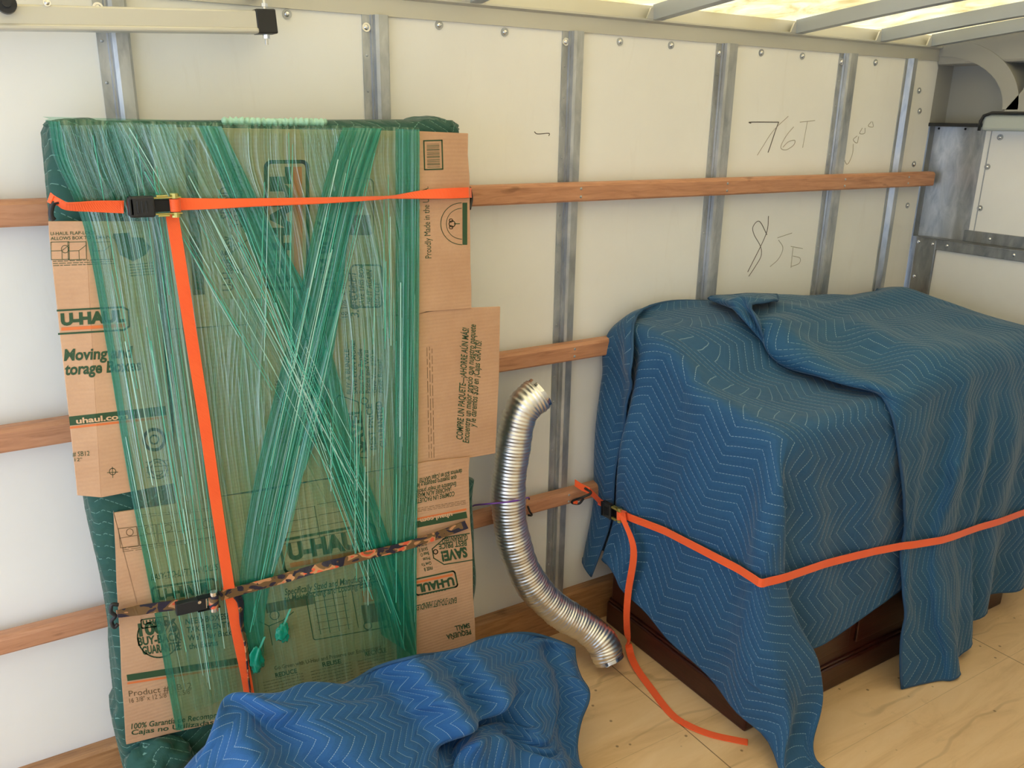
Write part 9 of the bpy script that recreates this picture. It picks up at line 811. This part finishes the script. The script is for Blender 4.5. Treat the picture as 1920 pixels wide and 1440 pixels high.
def rough_line(a, b, n, amp, seed):
    r = random.Random(seed); return [(a[0]+(b[0]-a[0])*i/n+r.uniform(-amp, amp)*(0 < i < n), a[1]+(b[1]-a[1])*i/n+r.uniform(-amp, amp)*(0 < i < n)) for i in range(n+1)]
# 1 large upper box
sf = flat(-.2345)
ol = [(282, 238), (600, 243), (787, 246)]+rough_line((878, 250), (884, 577), 8, 1.5, 2)+[(885, 578), (800, 584), (787, 588), (500, 606), (320, 617)]
b1 = card('cardboard_box', ol, sf, 'large flattened medium box at the top of the panel, logo and barcode turned sideways')
p = Print(sf)
p.frame((578, 540), (576, 303), 78).rrect(0, 0, 1, 1, .14, 7).text('U-HAUL', .04, .44, .96, .88, bold=.07).rect(.04, .13, .96, .34, 'oink')
p.frame((384, 552), (366, 262), 22).rect(0, 0, 1, 1, 'ink2', .0003); p.text('FIND YOUR PERFECT FIT!', .03, .2, .97, .8, 'ink', .02, .2)
p.frame((437, 545), (430, 300), 20).text('U-Haul Easy', 0, 0, .42, 1, 'ink2').text('SPEND $30', .55, 0, .95, 1, 'ink2')
p.frame((462, 425), (455, 285), 34).lines(['SPACE SAVER', 'TO MAKE MOVING', 'EASY AND FAST'], 'ink2')
p.frame((478, 520), (470, 440), 60).circle(.5, .5, .4, 2, 'ink2').line([(0, .2), (.5, .9), (.9, .1)], 2, 'ink2')
p.frame((632, 592), (622, 412), 26).text('MEDIUM BOX', 0, 0, 1, 1, bold=.04)
p.frame((652, 595), (645, 492), 12).text('18 1/8" x 18" x 16"', ink='ink2'); p.frame((673, 595), (667, 508), 15).text('3.0 CU FT', ink='ink', shear=.2)
p.frame((716, 576), (716, 497), 58).rrect(0, 0, 1, 1, .14, 3).lines(['BE A HERO!', 'SAVE THIS BOX', 'USE IT AGAIN', 'RECYCLE'], 'ink', .02, .15)
p.frame((700, 440), (700, 335), 50).rrect(0, 0, 1, 1, .2, 2, 'ink2').rect(0, .1, .35, .95, 'ink2')
p.frame((796, 318), (830, 317), 54).line([(0, 0), (1, 0), (1, 1), (0, 1)], 2.5, 'ink', True)
for i in range(17): p.line([(.16, .08+.05*i), (.84, .08+.05*i)], [1, .5, 1.6, .7, 1.1][i % 5], 'ink')
p.frame((809, 484), (803, 350), 12).text('Proudly Made in the U.S.A.', ink='ink', bold=0)
p.frame((876, 459), (876, 380), 9).rect(0, 0, 1, 1)
p.frame((866, 459), (865, 380), 40).circle(.5, 0, .98, 1.3, 'ink', 0, 180).circle(.5, 0, .72, 1, 'ink', 0, 180).circle(.5, .45, .14, 1.5).circle(.42, .5, .08, 1.2).circle(.58, .5, .08, 1.2).line([(.5, .1), (.5, .35)], 1.5)
p.done(b1)
MB().prism([(0, 0), (1, 0), (1, 1), (0, 1)], 0, 1, lambda u, v, e: at(788+92*u, 374.5-1.2*v-3*u, -.2350-.0008*e)).build('crease', M_['ink2'], b1)
# 2 small box at the left, its side folded back
def sfs(x, y):
    xc = 160+(y-415)*30/515; Y0 = -.2410
    return at(x, y, Y0+max(0, (xc-x))*.00020)
ol = [(160, 415), (285, 415), (290, 470), (332, 905), (190, 933)]
fl_ = [(160, 415), (190, 933), (145, 929), (143, 905), (92, 440), (91, 415)]
b2 = card('cardboard_box', ol, sfs, 'small flattened box at the left edge, front face and folded-back side showing', parts=[('side_flap', fl_)])
p = Print(sfs)
p.frame((95, 453), (245, 449), 18).lines(['U-HAUL FLAP-LOCK', 'ALLOWS BOX TO REMAIN CLOSED'], 'ink', .01)
for u0 in (96, 128, 175): p.frame((u0, 487), (u0+34, 486), 33).line([(0, 0), (1, 0), (1, 1), (0, 1)], 1.1, 'ink', True).line([(0, .5), (.6, .5), (1, .8)], 1, 'ink').line([(.6, .5), (.6, 0)], 1, 'ink')
p.frame((115, 474), (129, 474), 14).circle(.5, .5, .5, 1.1)
p.frame((100, 500), (215, 496), 12).scribble(3, 'ink', 1.1, 3)
p.frame((110, 626), (243, 618), 43)
p.line([(-.0, 1.02), (.92, 1.0), (1, .85), (1, .15), (.92, 0), (0, 0)], 3.5).text('U-HAUL', .04, .38, .95, .86, bold=.06).rect(.04, .13, .95, .27, 'oink')
p.frame((120, 676), (247, 670), 21).text('Moving and', bold=.03, shear=.12); p.frame((121, 703), (264, 694), 21).text('torage Boxes', bold=.03, shear=.12)
p.frame((131, 798), (312, 778), 17).rect(0, 0, 1, 1); p.frame((131, 804), (312, 784), 4).rect(0, 0, 1, 1, 'oink')
p.frame((136, 856), (168, 854), 9).text('# SB12', ink='ink', bold=0); p.frame((140, 865), (154, 864), 6).text('12"', ink='ink', bold=0)
p.frame((201, 886), (221, 885), 1).line([(0, 0), (1, 0)], 1.1).line([(.5, -10), (.5, 10)], 1.1); p.frame((204, 890), (218, 890), 12).circle(.5, .5, .5, 1.1)
p.frame((270, 846), (312, 842), 40).circle(.5, .5, .48, 6, 'ink').circle(.5, .5, .2, 3); p.frame((276, 900), (318, 896), 38).circle(.5, .5, .48, 2).circle(.5, .5, .32, 1.5).scribble(4, 'ink2', 1.5, 8)
p.frame((215, 492), (284, 488), 54); bm_ = p.mb('ink'); bm_.faces.new([bm_.verts.new(p.P(*q)) for q in ((0, 1), (.45, 1), (.45, .85), (.8, .8), (1, .45), (.85, .2), (.5, 0), (.15, .25))])
p.frame((244, 520), (290, 516), 26).scribble(5, 'ink', 1.2, 5)
p.done(b2)
# light lettering inside the dark band
cm = MB(); pp = Print(sfs); pp.frame((143, 794), (240, 784), 10).text('uhaul.com', bold=.03)
M_['cardlight'] = MT('unprinted_cardboard', sl(214, 176, 138), .75).m
pp.done(b2, 'cardlight', .0008, 'reversed_lettering')
# 3 middle box with its flap sticking out to the right
sf = flat(-.2300)
ol = [(320, 617), (500, 606), (787, 588), (812, 583), (838, 579), (938, 575), (936, 700), (929, 850), (860, 862), (795, 868), (560, 905), (330, 945)]
b3 = card('cardboard_box', ol, sf, 'middle flattened box whose right flap with sideways Spanish lettering sticks out past the panel')
p = Print(sf)
p.frame((867, 825), (879, 616), 12).text('COMPRE UN PAQUETE—¡AHORRE AÚN MÁS!', bold=.02, shear=.15)
p.frame((879, 831), (892, 609), 12).text('Encuentre un mejor precio que nuestro paquete', bold=.015, shear=.15)
p.frame((891, 801), (903, 640), 12).text('y le daremos $20 en ¡Cajas GRATIS!', bold=.015, shear=.15)
p.frame((816, 858), (812, 650), 14).scribble(3, 'ink2', .9, 4)
p.frame((690, 858), (668, 735), 60); p.line([(0, 0), (.1, 1.05), (.8, 1.0), (1, .55), (.85, -.0)], 2, 'ink', True)
p.frame((685, 848), (676, 770), 22).text('SAVE!', bold=.05); p.frame((706, 843), (697, 757), 12).text('BEST PRICE', bold=.03); p.frame((724, 838), (715, 752), 11).text('GUARANTEED', bold=.03); p.frame((690, 758), (688, 744), 12).circle(.5, .5, .5, 2)
p.frame((722, 736), (717, 636), 72).lines(['BUY A BUNDLE—', 'SAVE EVEN MORE!', 'Beat Our Bundle', 'Prices and We\'ll', 'Give You $20 in', 'FREE Boxes!'], 'ink', .02, .1)
p.frame((616, 828), (612, 694), 38).logo(3)
p.frame((535, 830), (525, 712), 10).text('EASY-TO-LIFT HANDLES', ink='ink2')
p.frame((416, 940), (402, 862), 16).text('MEDIUM', bold=.03)
p.done(b3)
MB().tube([at(x, y, -.2325) for x, y in rough_line((322, 617), (500, 605), 10, .8, 4)], .0016, 6).build('torn_edge', M_['ink'], b3)
# 4 lower left
sf = flat(-.2330)
ol = [(213, 960)]+rough_line((213, 962), (430, 930), 3, .6, 3)+[(470, 925), (497, 1335), (320, 1375), (237, 1396)]+rough_line((236, 1390), (213, 975), 7, 1.5, 6)[:-1]
b4 = card('cardboard_box', ol, sf, 'lower left flattened box with buy-back badge and Product # line')
p = Print(sf)
for k in range(5): p.frame((226+36*k, 1027-4*k), (260+36*k, 1023-4*k), 36).line([(0, 0), (1, 0), (1, 1), (0, 1)], 1.1, 'ink2', True).line([(0, .5), (1, .55)], 1, 'ink2').circle(.6, .75, .18, 1, 'ink2')
p.frame((230, 1036), (404, 1014), 10).scribble(3, 'ink2', .9, 1); p.frame((258, 972), (400, 958), 8).scribble(2, 'ink2', .9, 2)
p.frame((283, 1088), (408, 1068), 11).text('EASY-TO-LIFT HANDLES', bold=.02, shear=.25)
p.frame((312, 1102), (388, 1092), 18)
for k in range(14): p.circle(.5, .5, .5, 1, 'ink2', k*26, k*26+14, 3, 1) if False else p.line([(k/14+.01, 0), (k/14+.045, 0)], 1.2, 'ink2').line([(k/14+.01, 1), (k/14+.045, 1)], 1.2, 'ink2')
p.frame((290, 1140), (408, 1122), 38).logo(4)
p.frame((266, 1178), (316, 1171), 16).logo(2.2, bar=False)
p.frame((258, 1236), (346, 1224), 74).circle(.5, .5, .53, 2.5, 'ink', 150, 400).text('100%', .1, .58, .92, .88, bold=.05).text('BUY-BACK', .05, .34, .98, .54, bold=.04).text('GUARANTEE', .12, .10, .95, .30, bold=.04)
p.frame((355, 1222), (440, 1210), 62).lines(['NEED BOXES?', 'TAKE PLENTY!', 'We\'ll Buy Back', 'the Extras'], 'ink', .025, .1)
p.frame((239, 1277), (480, 1240), 12).rect(0, 0, 1, 1); p.frame((239, 1283), (480, 1246), 3.5).rect(0, 0, 1, 1, 'oink')
p.frame((242, 1306), (360, 1290), 11).text('Product # SB12', ink='ink2', bold=0); p.frame((243, 1318), (360, 1300), 9).text('16 3/8" x 12 5/8" x 12 5/8"', ink='ink2', bold=0)
p.frame((246, 1367), (430, 1342), 10).text('100% Garantía de Recompra de', bold=.02, shear=.2); p.frame((246, 1378), (400, 1358), 9).text('Cajas no Utilizadas', bold=.02, shear=.2)
p.done(b4)
# 5 lower middle
sf = flat(-.2285)
ol = [(430, 934), (560, 908), (778, 872), (785, 1000), (790, 1225), (520, 1345), (470, 1345), (445, 1200)]
b5 = card('cardboard_box', ol, sf, 'lower middle flattened box with upright logo and REDUCE REUSE RECYCLE text under film')
p = Print(sf)
p.frame((535, 1075), (712, 1042), 62).logo(5)
p.frame((534, 1116), (702, 1086), 12).text('Specifically Sized and Manufactured', bold=.015, shear=.2); p.frame((533, 1129), (704, 1098), 12).text('to Make Packing and Loading Easier!', bold=.015, shear=.2)
for a, b in ((555, 975), (655, 955)):
    p.frame((a-50, b+50), (a+45, b+33), 60)
    for k in range(4): p.line([(0, k/3), (1, k/3)], 1.2, 'ink2')
    p.line([(1, 0), (1, 1)], 1.5, 'ink2')
p.frame((500, 1150), (590, 1132), 18).rect(0, 0, 1, 1, 'ink2')
p.frame((588, 1200), (735, 1174), 88).rrect(0, 0, 1, 1, .05, 1.8, 'ink')
for k in range(5): p.line([(.10+.12*k, .1), (.10+.12*k, .9)], 1.5, 'ink').line([(.08, .2+.15*k), (.5, .2+.15*k)], 1, 'ink2')
p.rect(.66, .15, .96, .55, 'ink2').rect(.70, .6, .9, .85, 'oink').circle(.7, .1, .08, 2).circle(.92, .1, .08, 2)
p.frame((505, 1210), (560, 1200), 60).line([(.1, 0), (.1, .6), (-.2, .8)], 1.5).line([(.6, 0), (.6, .7), (1, .9)], 1.5).line([(.1, .6), (.6, .7)], 1.5).circle(.35, .9, .14, 1.5)
p.frame((515, 1256), (715, 1216), 7).text('Go Green with U-Haul and Preserve our Environment', ink='ink2')
p.frame((517, 1270), (557, 1261), 8).text('REDUCE', bold=.03); p.frame((605, 1250), (640, 1243), 8).text('REUSE', bold=.03); p.frame((685, 1230), (725, 1222), 8).text('RECYCLE', bold=.03)
p.frame((500, 1310), (575, 1292), 34).scribble(6, 'ink2', .9, 1); p.frame((590, 1290), (665, 1272), 34).scribble(6, 'ink2', .9, 2); p.frame((678, 1270), (745, 1254), 34).scribble(6, 'ink2', .9, 3)
p.done(b5)
# 6 lower right, upside-down print
sf = flat(-.2380)
ol = [(774, 872), (800, 866), (881, 857)]+rough_line((879, 880), (892, 1215), 7, 1.2, 9)+[(840, 1240), (779, 1262), (776, 1000)]
b6 = card('cardboard_box', ol, sf, 'lower right flattened box with upside-down print and a small framed logo')
p = Print(sf)
for (a, b, t) in (((866, 879), (786, 897), 'daremos $20 en ¡Cajas GRATIS!'), ((856, 891), (782, 907), 'que nuestro paquete y le'), ((855, 903), (782, 918), 'Encuentre un mejor precio'), ((846, 912), (782, 925), '¡AHORRE AÚN MÁS!'), ((852, 921), (779, 936), 'COMPRE UN PAQUETE')):
    p.frame(a, b, 8.5).text(t, bold=.02, shear=.2)
p.frame((872, 937), (782, 952), 9).scribble(3, 'ink2', .8, 6)
p.frame((874, 953), (778, 972), 3.5).rect(0, 0, 1, 1, 'oink'); p.frame((874, 959), (778, 978), 12).rect(0, 0, 1, 1)
p.frame((876, 1002), (828, 1010), 10).text('GUARANTEED', bold=.03); p.frame((874, 1013), (822, 1020), 10).text('BEST PRICE', bold=.03); p.frame((874, 1026), (826, 1035), 18).text('SAVE!', bold=.05)
p.frame((880, 1000), (806, 1012), 50).line([(0, 0), (.6, 0), (.98, .35), (.98, .7), (.75, 1), (.0, 1)], 2); p.frame((820, 1030), (812, 1031), 8).circle(.5, .5, .5, 1.8)
p.frame((798, 1013), (778, 1018), 56).lines(['FREE B', 'Give Yo', 'Prices', 'Beat O', 'SAVE E', 'BUY A B'], 'ink', .02)
p.frame((852, 1070), (774, 1087), 30).logo(2.8)
p.frame((836, 1106), (788, 1116), 16)
for k in range(9): p.line([(k/9+.01, 0), (k/9+.07, 0)], 1.2, 'ink').line([(k/9+.01, 1), (k/9+.07, 1)], 1.2, 'ink')
p.frame((856, 1120), (779, 1135), 10).text('EASY-TO-LIFT HANDLES', bold=.02, shear=.2)
p.frame((880, 1168), (852, 1174), 9).text('SMALL', bold=.03); p.frame((882, 1180), (836, 1190), 9).text('PEQUEÑA', bold=.03)
p.done(b6)
pp = Print(sf); pp.frame((847, 961), (787, 973), 8).text('uhaul.com', bold=.03)
pp.done(b6, 'cardlight', .0008, 'reversed_lettering')

# ------------------------------------------------------------------ stretch film
fw_ = thing('stretch_wrap', 'green see-through stretch film pulled around the boxes and padded panel', 'stretch wrap', tuple(at(435, 1300, -.25)))
def film(rows, Y, mat, name='film_band', nu=14, nv=6, seed=0, amp=.0012, wrap_top=False, wrap_left=False):
    m = MB(); bm = m.bm; r = random.Random(seed); ph = [r.uniform(0, 6) for _ in range(6)]
    L = spline([(*a, 0) for a, b in rows], (len(rows)-1)*nv+1); R_ = spline([(*b, 0) for a, b in rows], (len(rows)-1)*nv+1)
    G = []; uvs = {}
    vlen = 0; prev = None
    for j, (a, b) in enumerate(zip(L, R_)):
        row = []
        A_, B_ = at(a[0], a[1], Y), at(b[0], b[1], Y); wd = (B_-A_).length
        if prev is not None: vlen += (A_-prev).length
        prev = A_
        if j == 0 and wrap_top:
            top = []
            for i in range(nu+1):
                q = A_.lerp(B_, i/nu); v = bm.verts.new((q.x, -.075, q.z+.006)); uvs[v] = (i/nu*wd, -.17); top.append(v)
            G.append(top)
        if wrap_left:
            v = bm.verts.new((A_.x+.004-.03*0, -.08, A_.z)); uvs[v] = (-.17, vlen); row.append(v)
        for i in range(nu+1):
            q = A_.lerp(B_, i/nu); u_ = i/nu*wd
            q.y -= amp*(math.sin(u_*90+ph[0]+vlen*2)+.6*math.sin(u_*210+ph[1]-vlen*3))
            if j == 0 and wrap_top: q.y = Y+.004; q.z += .003
            v = bm.verts.new(q); uvs[v] = (u_, vlen); row.append(v)
        G.append(row)
    for j in range(len(G)-1):
        o = (1 if wrap_left and len(G[j]) < len(G[j+1]) else 0)
        for i in range(min(len(G[j]), len(G[j+1]))-1):
            bm.faces.new((G[j][i], G[j][i+1], G[j+1][i+1+o], G[j+1][i+o]))
    lay = bm.loops.layers.uv.new('UVMap')
    for f in bm.faces:
        for lp in f.loops: lp[lay].uv = uvs[lp.vert]
    return m.build(name, mat, fw_, True)
base = [((93, 226), (787, 242)), ((104, 300), (787, 330)), ((158, 425), (787, 460)), ((200, 650), (786, 650)), ((242, 900), (784, 880)), ((290, 1150), (781, 1080)), ((332, 1370), (781, 1240))]
film(base, -.2440, M_['film'], 'film_layer', 40, 5, 1, .0006, True, True)
film([((205, 229), (400, 236)), ((300, 400), (480, 405)), ((410, 600), (575, 600)), ((520, 800), (650, 790)), ((600, 950), (715, 960))], -.2452, M_['film_s'], seed=2)
film([((372, 236), (415, 237)), ((452, 420), (512, 430)), ((505, 545), (585, 560)), ((545, 640), (630, 690)), ((585, 800), (680, 870)), ((640, 940), (728, 1010)), ((690, 1080), (765, 1150)), ((715, 1190), (783, 1235))], -.2462, M_['film_d'], seed=3)
film([((642, 239), (716, 241)), ((612, 330), (692, 330)), ((585, 440), (655, 440)), ((560, 560), (640, 560)), ((530, 680), (622, 680)), ((500, 800), (600, 800)), ((478, 900), (565, 900)), ((460, 1000), (535, 1010)), ((450, 1110), (500, 1130)), ((468, 1250), (494, 1250))], -.2470, M_['film_d'], seed=4)
film([((742, 242), (787, 243)), ((742, 600), (786, 600)), ((738, 900), (783, 900)), ((735, 1050), (781, 1080)), ((745, 1240), (781, 1238))], -.2456, M_['film_d'], seed=5)
film([((100, 235), (330, 234)), ((168, 430), (338, 420)), ((205, 650), (350, 650)), ((246, 900), (388, 900)), ((288, 1100), (425, 1100)), ((330, 1350), (445, 1300))], -.2458, M_['film_s'], seed=6)
film([((92, 227), (112, 228)), ((106, 300), (128, 300)), ((157, 425), (174, 425)), ((200, 650), (215, 650)), ((241, 900), (254, 900)), ((290, 1150), (304, 1150)), ((330, 1370), (345, 1370))], -.2466, M_['film_d'], seed=7, nu=6)
film([((395, 560), (500, 560)), ((385, 750), (500, 750)), ((400, 900), (480, 900)), ((455, 1230), (500, 1230))], -.2448, M_['film_s'], seed=9)
film([((560, 240), (640, 241)), ((640, 600), (745, 600)), ((640, 850), (745, 850)), ((650, 1240), (740, 1240))], -.2449, M_['film_s'], seed=10)
# single stretched strands that stand proud of the film
rs = random.Random(11); SB = [((110, 240), (330, 240), (340, 1330), (445, 1290), 34, 0), ((215, 230), (390, 236), (600, 900), (730, 960), 26, 1), ((640, 241), (715, 241), (440, 1180), (500, 1210), 26, 1), ((735, 245), (785, 245), (735, 1200), (781, 1230), 12, 0),
    ((600, 600), (730, 560), (600, 1100), (720, 1150), 16, 0), ((380, 238), (410, 238), (715, 1170), (783, 1230), 14, 2), ((700, 300), (740, 300), (690, 900), (745, 900), 8, 1), ((480, 240), (560, 240), (460, 800), (560, 800), 10, 0)]
mids = {1: None}
for gi, (a, b, c, d, n, kind) in enumerate(SB):
    mt = MB(); mw = MB()
    for k in range(n):
        f0, f1 = rs.random(), rs.random()*.5; f1 = min(1, max(0, f0+rs.uniform(-.12, .12)))
        P0 = np.array(a)*(1-f0)+np.array(b)*f0; P1 = np.array(c)*(1-f1)+np.array(d)*f1
        s0, s1 = sorted((rs.uniform(0, .75), rs.uniform(.25, 1)))
        if s1-s0 < .15: s1 = min(1, s0+.25)
        q0 = P0*(1-s0)+P1*s0; q1 = P0*(1-s1)+P1*s1
        A_, B_ = at(*q0, -.2482), at(*q1, -.2482); t_ = (B_-A_).normalized(); wv = t_.cross(Vector((0, 1, 0)))*rs.uniform(.0003, .0011)
        (mt if rs.random() < .62 else mw).ribbon([A_, (A_+B_)/2+Vector((rs.uniform(-.002, .002), 0, 0)), B_], wv+Vector((0, rs.uniform(-.0004, .0004), 0)), .00012)
    if len(mt.bm.verts): mt.build('film_strands', M_['strand'], fw_)
    if len(mw.bm.verts): mw.build('film_strands', M_['strandw'], fw_)
M_['knot'] = MT('bunched_film', sl(20, 150, 124), .15, 0, Alpha=.8).m
for (x, y, sx, sz) in ((530, 1186, .016, .026), (482, 1238, .016, .034)):
    c = at(x, y, -.254); lump('film_knot', M_['knot'], c, (sx, .009, sz), fw_, x, 4, .55, 7)
    MB().ribbon([at(x, y-10, -.255), at(x+14, y-44, -.252)], Vector((.003, 0, 0)), .0004).build('film_twist', M_['strand'], fw_)

# ------------------------------------------------------------------ straps on the panel
def px_ribbon(pts, Y, wpx, n=60):
    """webbing lying on the plane y = Y; per point (x, y, width in pixels)"""
    q = spline([(*p_, w_) for p_, w_ in zip(pts, wpx)], n); P_ = []; W_ = []
    for i, (x, y, w_) in enumerate(q):
        a = q[max(0, i-1)]; b = q[min(n-1, i+1)]; d = np.array([b[0]-a[0], b[1]-a[1]]); d /= np.hypot(*d); nn = np.array([-d[1], d[0]])
        c = at(x, y, Y); e = at(x+nn[0]*w_/2, y+nn[1]*w_/2, Y)
        hw = e-c; W = .0128; k = min(1, hw.length/W); hw = hw.normalized()*W*k+Vector((0, -1, 0))*W*math.sqrt(max(0, 1-k*k))*.8
        P_.append(c); W_.append(hw)
    return P_, W_
s1 = thing('ratchet_strap', 'orange ratchet strap across the wrapped panel, long tail hanging from its upper left buckle', 'ratchet strap', tuple(at(100, 380, -.06)), 'orange ratchet straps')
P_, W_ = px_ribbon([(232, 388), (180, 387), (128, 387), (112, 380)], -.256, [24, 21, 15, 12], 30)
MB().ribbon(P_+[at(98, 374, -.255), at(92, 370, -.250)], W_+[Vector((.004, 0, .008)), Vector((.004, 0, .009))]).build('webbing_start', M_['orange'], s1)
P_, W_ = px_ribbon([(318, 383), (400, 382), (480, 379.5), (600, 376), (700, 371.5), (722, 370), (745, 369), (800, 364.5), (878, 361)], -.258, [24, 18, 13, 9, 4, 2, 4, 15, 23], 90)
MB().ribbon(P_+[at(880, 361, -.2), at(884, 362, -.064)], W_+[W_[-1], W_[-1]]).build('webbing', M_['orange'], s1)
ratchet(s1, at(293, 385, -.262), (1, 0, .0), (0, -1, 0), .026, 1.02, M_['orange'])
P_, W_ = px_ribbon([(322, 400), (335, 480), (352, 590), (363, 660), (382, 780), (402, 920), (420, 1040), (430, 1104)], -.258, [24, 25, 26, 26, 26, 26, 27, 27], 60)
MB().ribbon(P_, W_).build('loose_tail', M_['orange'], s1)
P_, W_ = px_ribbon([(428, 1100), (435, 1135), (447, 1200), (460, 1260), (469, 1312)], -.252, [27, 27, 27, 27, 25], 30)
MB().ribbon(P_, W_).build('loose_tail', M_['orange'], s1)
MB().tube(spline([at(114, 377, -.252), at(101, 380, -.252), at(96, 393, -.252), at(96, 405, -.252), at(101, 412, -.250)], 30), .0052, 10).build('hook', M_['black'], s1, True)
MB().tube(spline([at(880, 352, -.09), at(884, 372, -.075), at(880, 392, -.09)], 16), .0048, 10).build('hook', M_['black'], s1, True)
s2 = thing('ratchet_strap', 'camouflage patterned ratchet strap around the lower part of the wrapped panel', 'ratchet strap', tuple(at(215, 1150, -.06)))
P_, W_ = px_ribbon([(334, 1134), (280, 1141), (222, 1151)], -.258, [20, 19, 17], 24)
MB().ribbon(P_+[at(214, 1150, -.08)], W_+[W_[-1]]).build('webbing_start', M_['camo'], s2)
P_, W_ = px_ribbon([(412, 1118), (450, 1107), (520, 1088), (600, 1064), (655, 1050), (700, 1038), (760, 1024), (820, 1004), (874, 984)], -.256, [22, 20, 17, 11, 20, 19, 17, 15, 13], 80)
MB().ribbon(P_+[at(878, 980, -.07)], W_+[W_[-1]]).build('webbing', M_['camo'], s2)
rc = at(366, 1130, -.262); ra = (at(408, 1122, -.262)-at(330, 1140, -.262)).normalized(); rb = Vector((0, -1, 0)).cross(ra)*-1
m = MB().obox(rc-ra*.012-rb*0+Vector((0, -.008, 0)), ra*.034, Vector((0, .009, 0)), Vector((-ra.z, 0, ra.x))*.0155, .002); m.build('lever_grip', M_['black'], s2)
for sg in (-1, 1):
    nz = Vector((-ra.z, 0, ra.x)); MB().obox(rc+ra*.028+nz*sg*.0165+Vector((0, -.010, 0)), ra*.026, Vector((0, .009, 0)), nz*.0012, .0006).build('side_plate', M_['blackm'], s2)
    MB().cyl(rc+ra*.040+nz*sg*.015+Vector((0, -.013, 0)), rc+ra*.040+nz*sg*.026+Vector((0, -.013, 0)), .009, 12).build('toothed_wheel', M_['chrome'], s2, True, 30)
MB().cyl(rc+ra*.040-nz*.015+Vector((0, -.013, 0)), rc+ra*.040+nz*.015+Vector((0, -.013, 0)), .012, 20).build('wound_webbing', M_['camo'], s2, True, 40)
MB().obox(rc+ra*.018+Vector((0, -.012, 0)), ra*.006, Vector((0, .004, 0)), nz*.013, .001).build('pawl_plate', M_['chrome'], s2)
MB().cyl(rc+ra*.006+nz*.010+Vector((0, -.017, 0)), rc+ra*.006+nz*.010+Vector((0, -.021, 0)), .004, 10).build('rivet', M_['chrome'], s2, True, 30)
P_, W_ = px_ribbon([(440, 1110), (452, 1130), (454, 1170), (462, 1210), (468, 1270), (474, 1310)], -.2495, [16, 14, 10, 9, 9, 9], 40)
MB().ribbon(P_, W_).build('loose_tail', M_['camo'], s2)
MB().tube(spline([at(x, y, -.254) for x, y in ((222, 1134), (210, 1134), (208, 1147), (216, 1155), (209, 1165), (214, 1176), (221, 1170))], 44), .0046, 10).build('hook', M_['black'], s2, True)
MB().tube(spline([at(876, 982, -.2), at(884, 970, -.12), at(880, 956, -.07), at(874, 958, -.12), at(877, 972, -.15)], 30), .0042, 10).build('hook', M_['black'], s2, True)

# ------------------------------------------------------------------ silver duct tied to the lowest rail
dk = thing('flexible_duct', 'bent silver flexible duct tied to the lowest rail, foot on the floor', 'duct', tuple(atZ(1137, 1250, 0)))
cp = [at(1008, 740, -.135), at(985, 760, -.132), at(971, 790, -.130), at(961, 845, -.128), at(953, 930, -.128), at(963, 1013, -.135), at(994, 1090, -.155), at(1044, 1143, -.19), at(1096, 1175, -.235), at(1128, 1203, -.275), at(1140, 1232, -.30)]
L_ = sum((cp[i+1]-cp[i]).length for i in range(len(cp)-1)); nr = int(L_/.0026)
dp = [Vector(q) for q in spline(cp, nr)]
for q in dp: q.z = max(q.z, .045)
# even spacing so the corrugation keeps its pitch
cum = [0]
for i in range(1, nr): cum.append(cum[-1]+(dp[i]-dp[i-1]).length)
ev = []; j = 0; N2 = int(cum[-1]/.0022)
for k in range(N2):
    t_ = cum[-1]*k/(N2-1)
    while j < nr-2 and cum[j+1] < t_: j += 1
    ev.append(dp[j].lerp(dp[j+1], (t_-cum[j])/max(1e-9, cum[j+1]-cum[j])))
rr_ = [.0530+.0010*math.cos(2*math.pi*k/5.0)+.0009*math.sin(k*.31)+.0012*math.sin(k*.083+1) for k in range(N2)]
MB().tube(ev, .05, 40, rs=rr_).build('corrugated_hose', M_['foil'], dk, True)
for a, b, nm in ((ev[0], ev[4], 'end_collar'), (ev[-1], ev[-5], 'end_collar')):
    d = (a-b).normalized()
    MB().tube([a-d*.004, a+d*.002, a+d*.012, a+d*.014, a+d*.012, a-d*.004], .05, 40, rs=[.050, .0515, .0515, .0535, .048, .047]).build(nm, M_['chrome'], dk, True, 50)
a, b = ev[0], ev[5]; d = (a-b).normalized(); up_ = d.cross(Vector((0, 1, 0))).normalized()
MB().obox(a+up_*.054*-1+d*.004, d*.009, up_*.005, Vector((0, .006, 0)), .001).cyl(a-up_*.056-d*.012, a-up_*.056+d*.018, .0025, 8).build('clamp_screw', M_['chrome'], dk)
pc = tag(MB().tube(spline([at(886, 949, -.062), at(892, 947, -.10), at(912, 945, -.165), at(945, 942, -.184), at(972, 938, -.18), at(990, 933, -.14), at(992, 936, -.075)], 60), .0026, 8).build('tie_cord', M_['purple'], None, True), 'thin purple cord holding the silver duct to the rail', 'cord')
MB().tube(spline([at(990, 950, -.064), at(993, 958, -.085), at(997, 966, -.075), at(990, 966, -.064)], 16), .0035, 8).build('hook', M_['black'], pc, True)

# ------------------------------------------------------------------ crumpled blanket on the floor
bC, gC = cloth('moving_blanket', 'C', .030, M_['blue3'], M_['edge'], 'bright blue quilted blanket heaped on the floor in front of the wrapped panel')
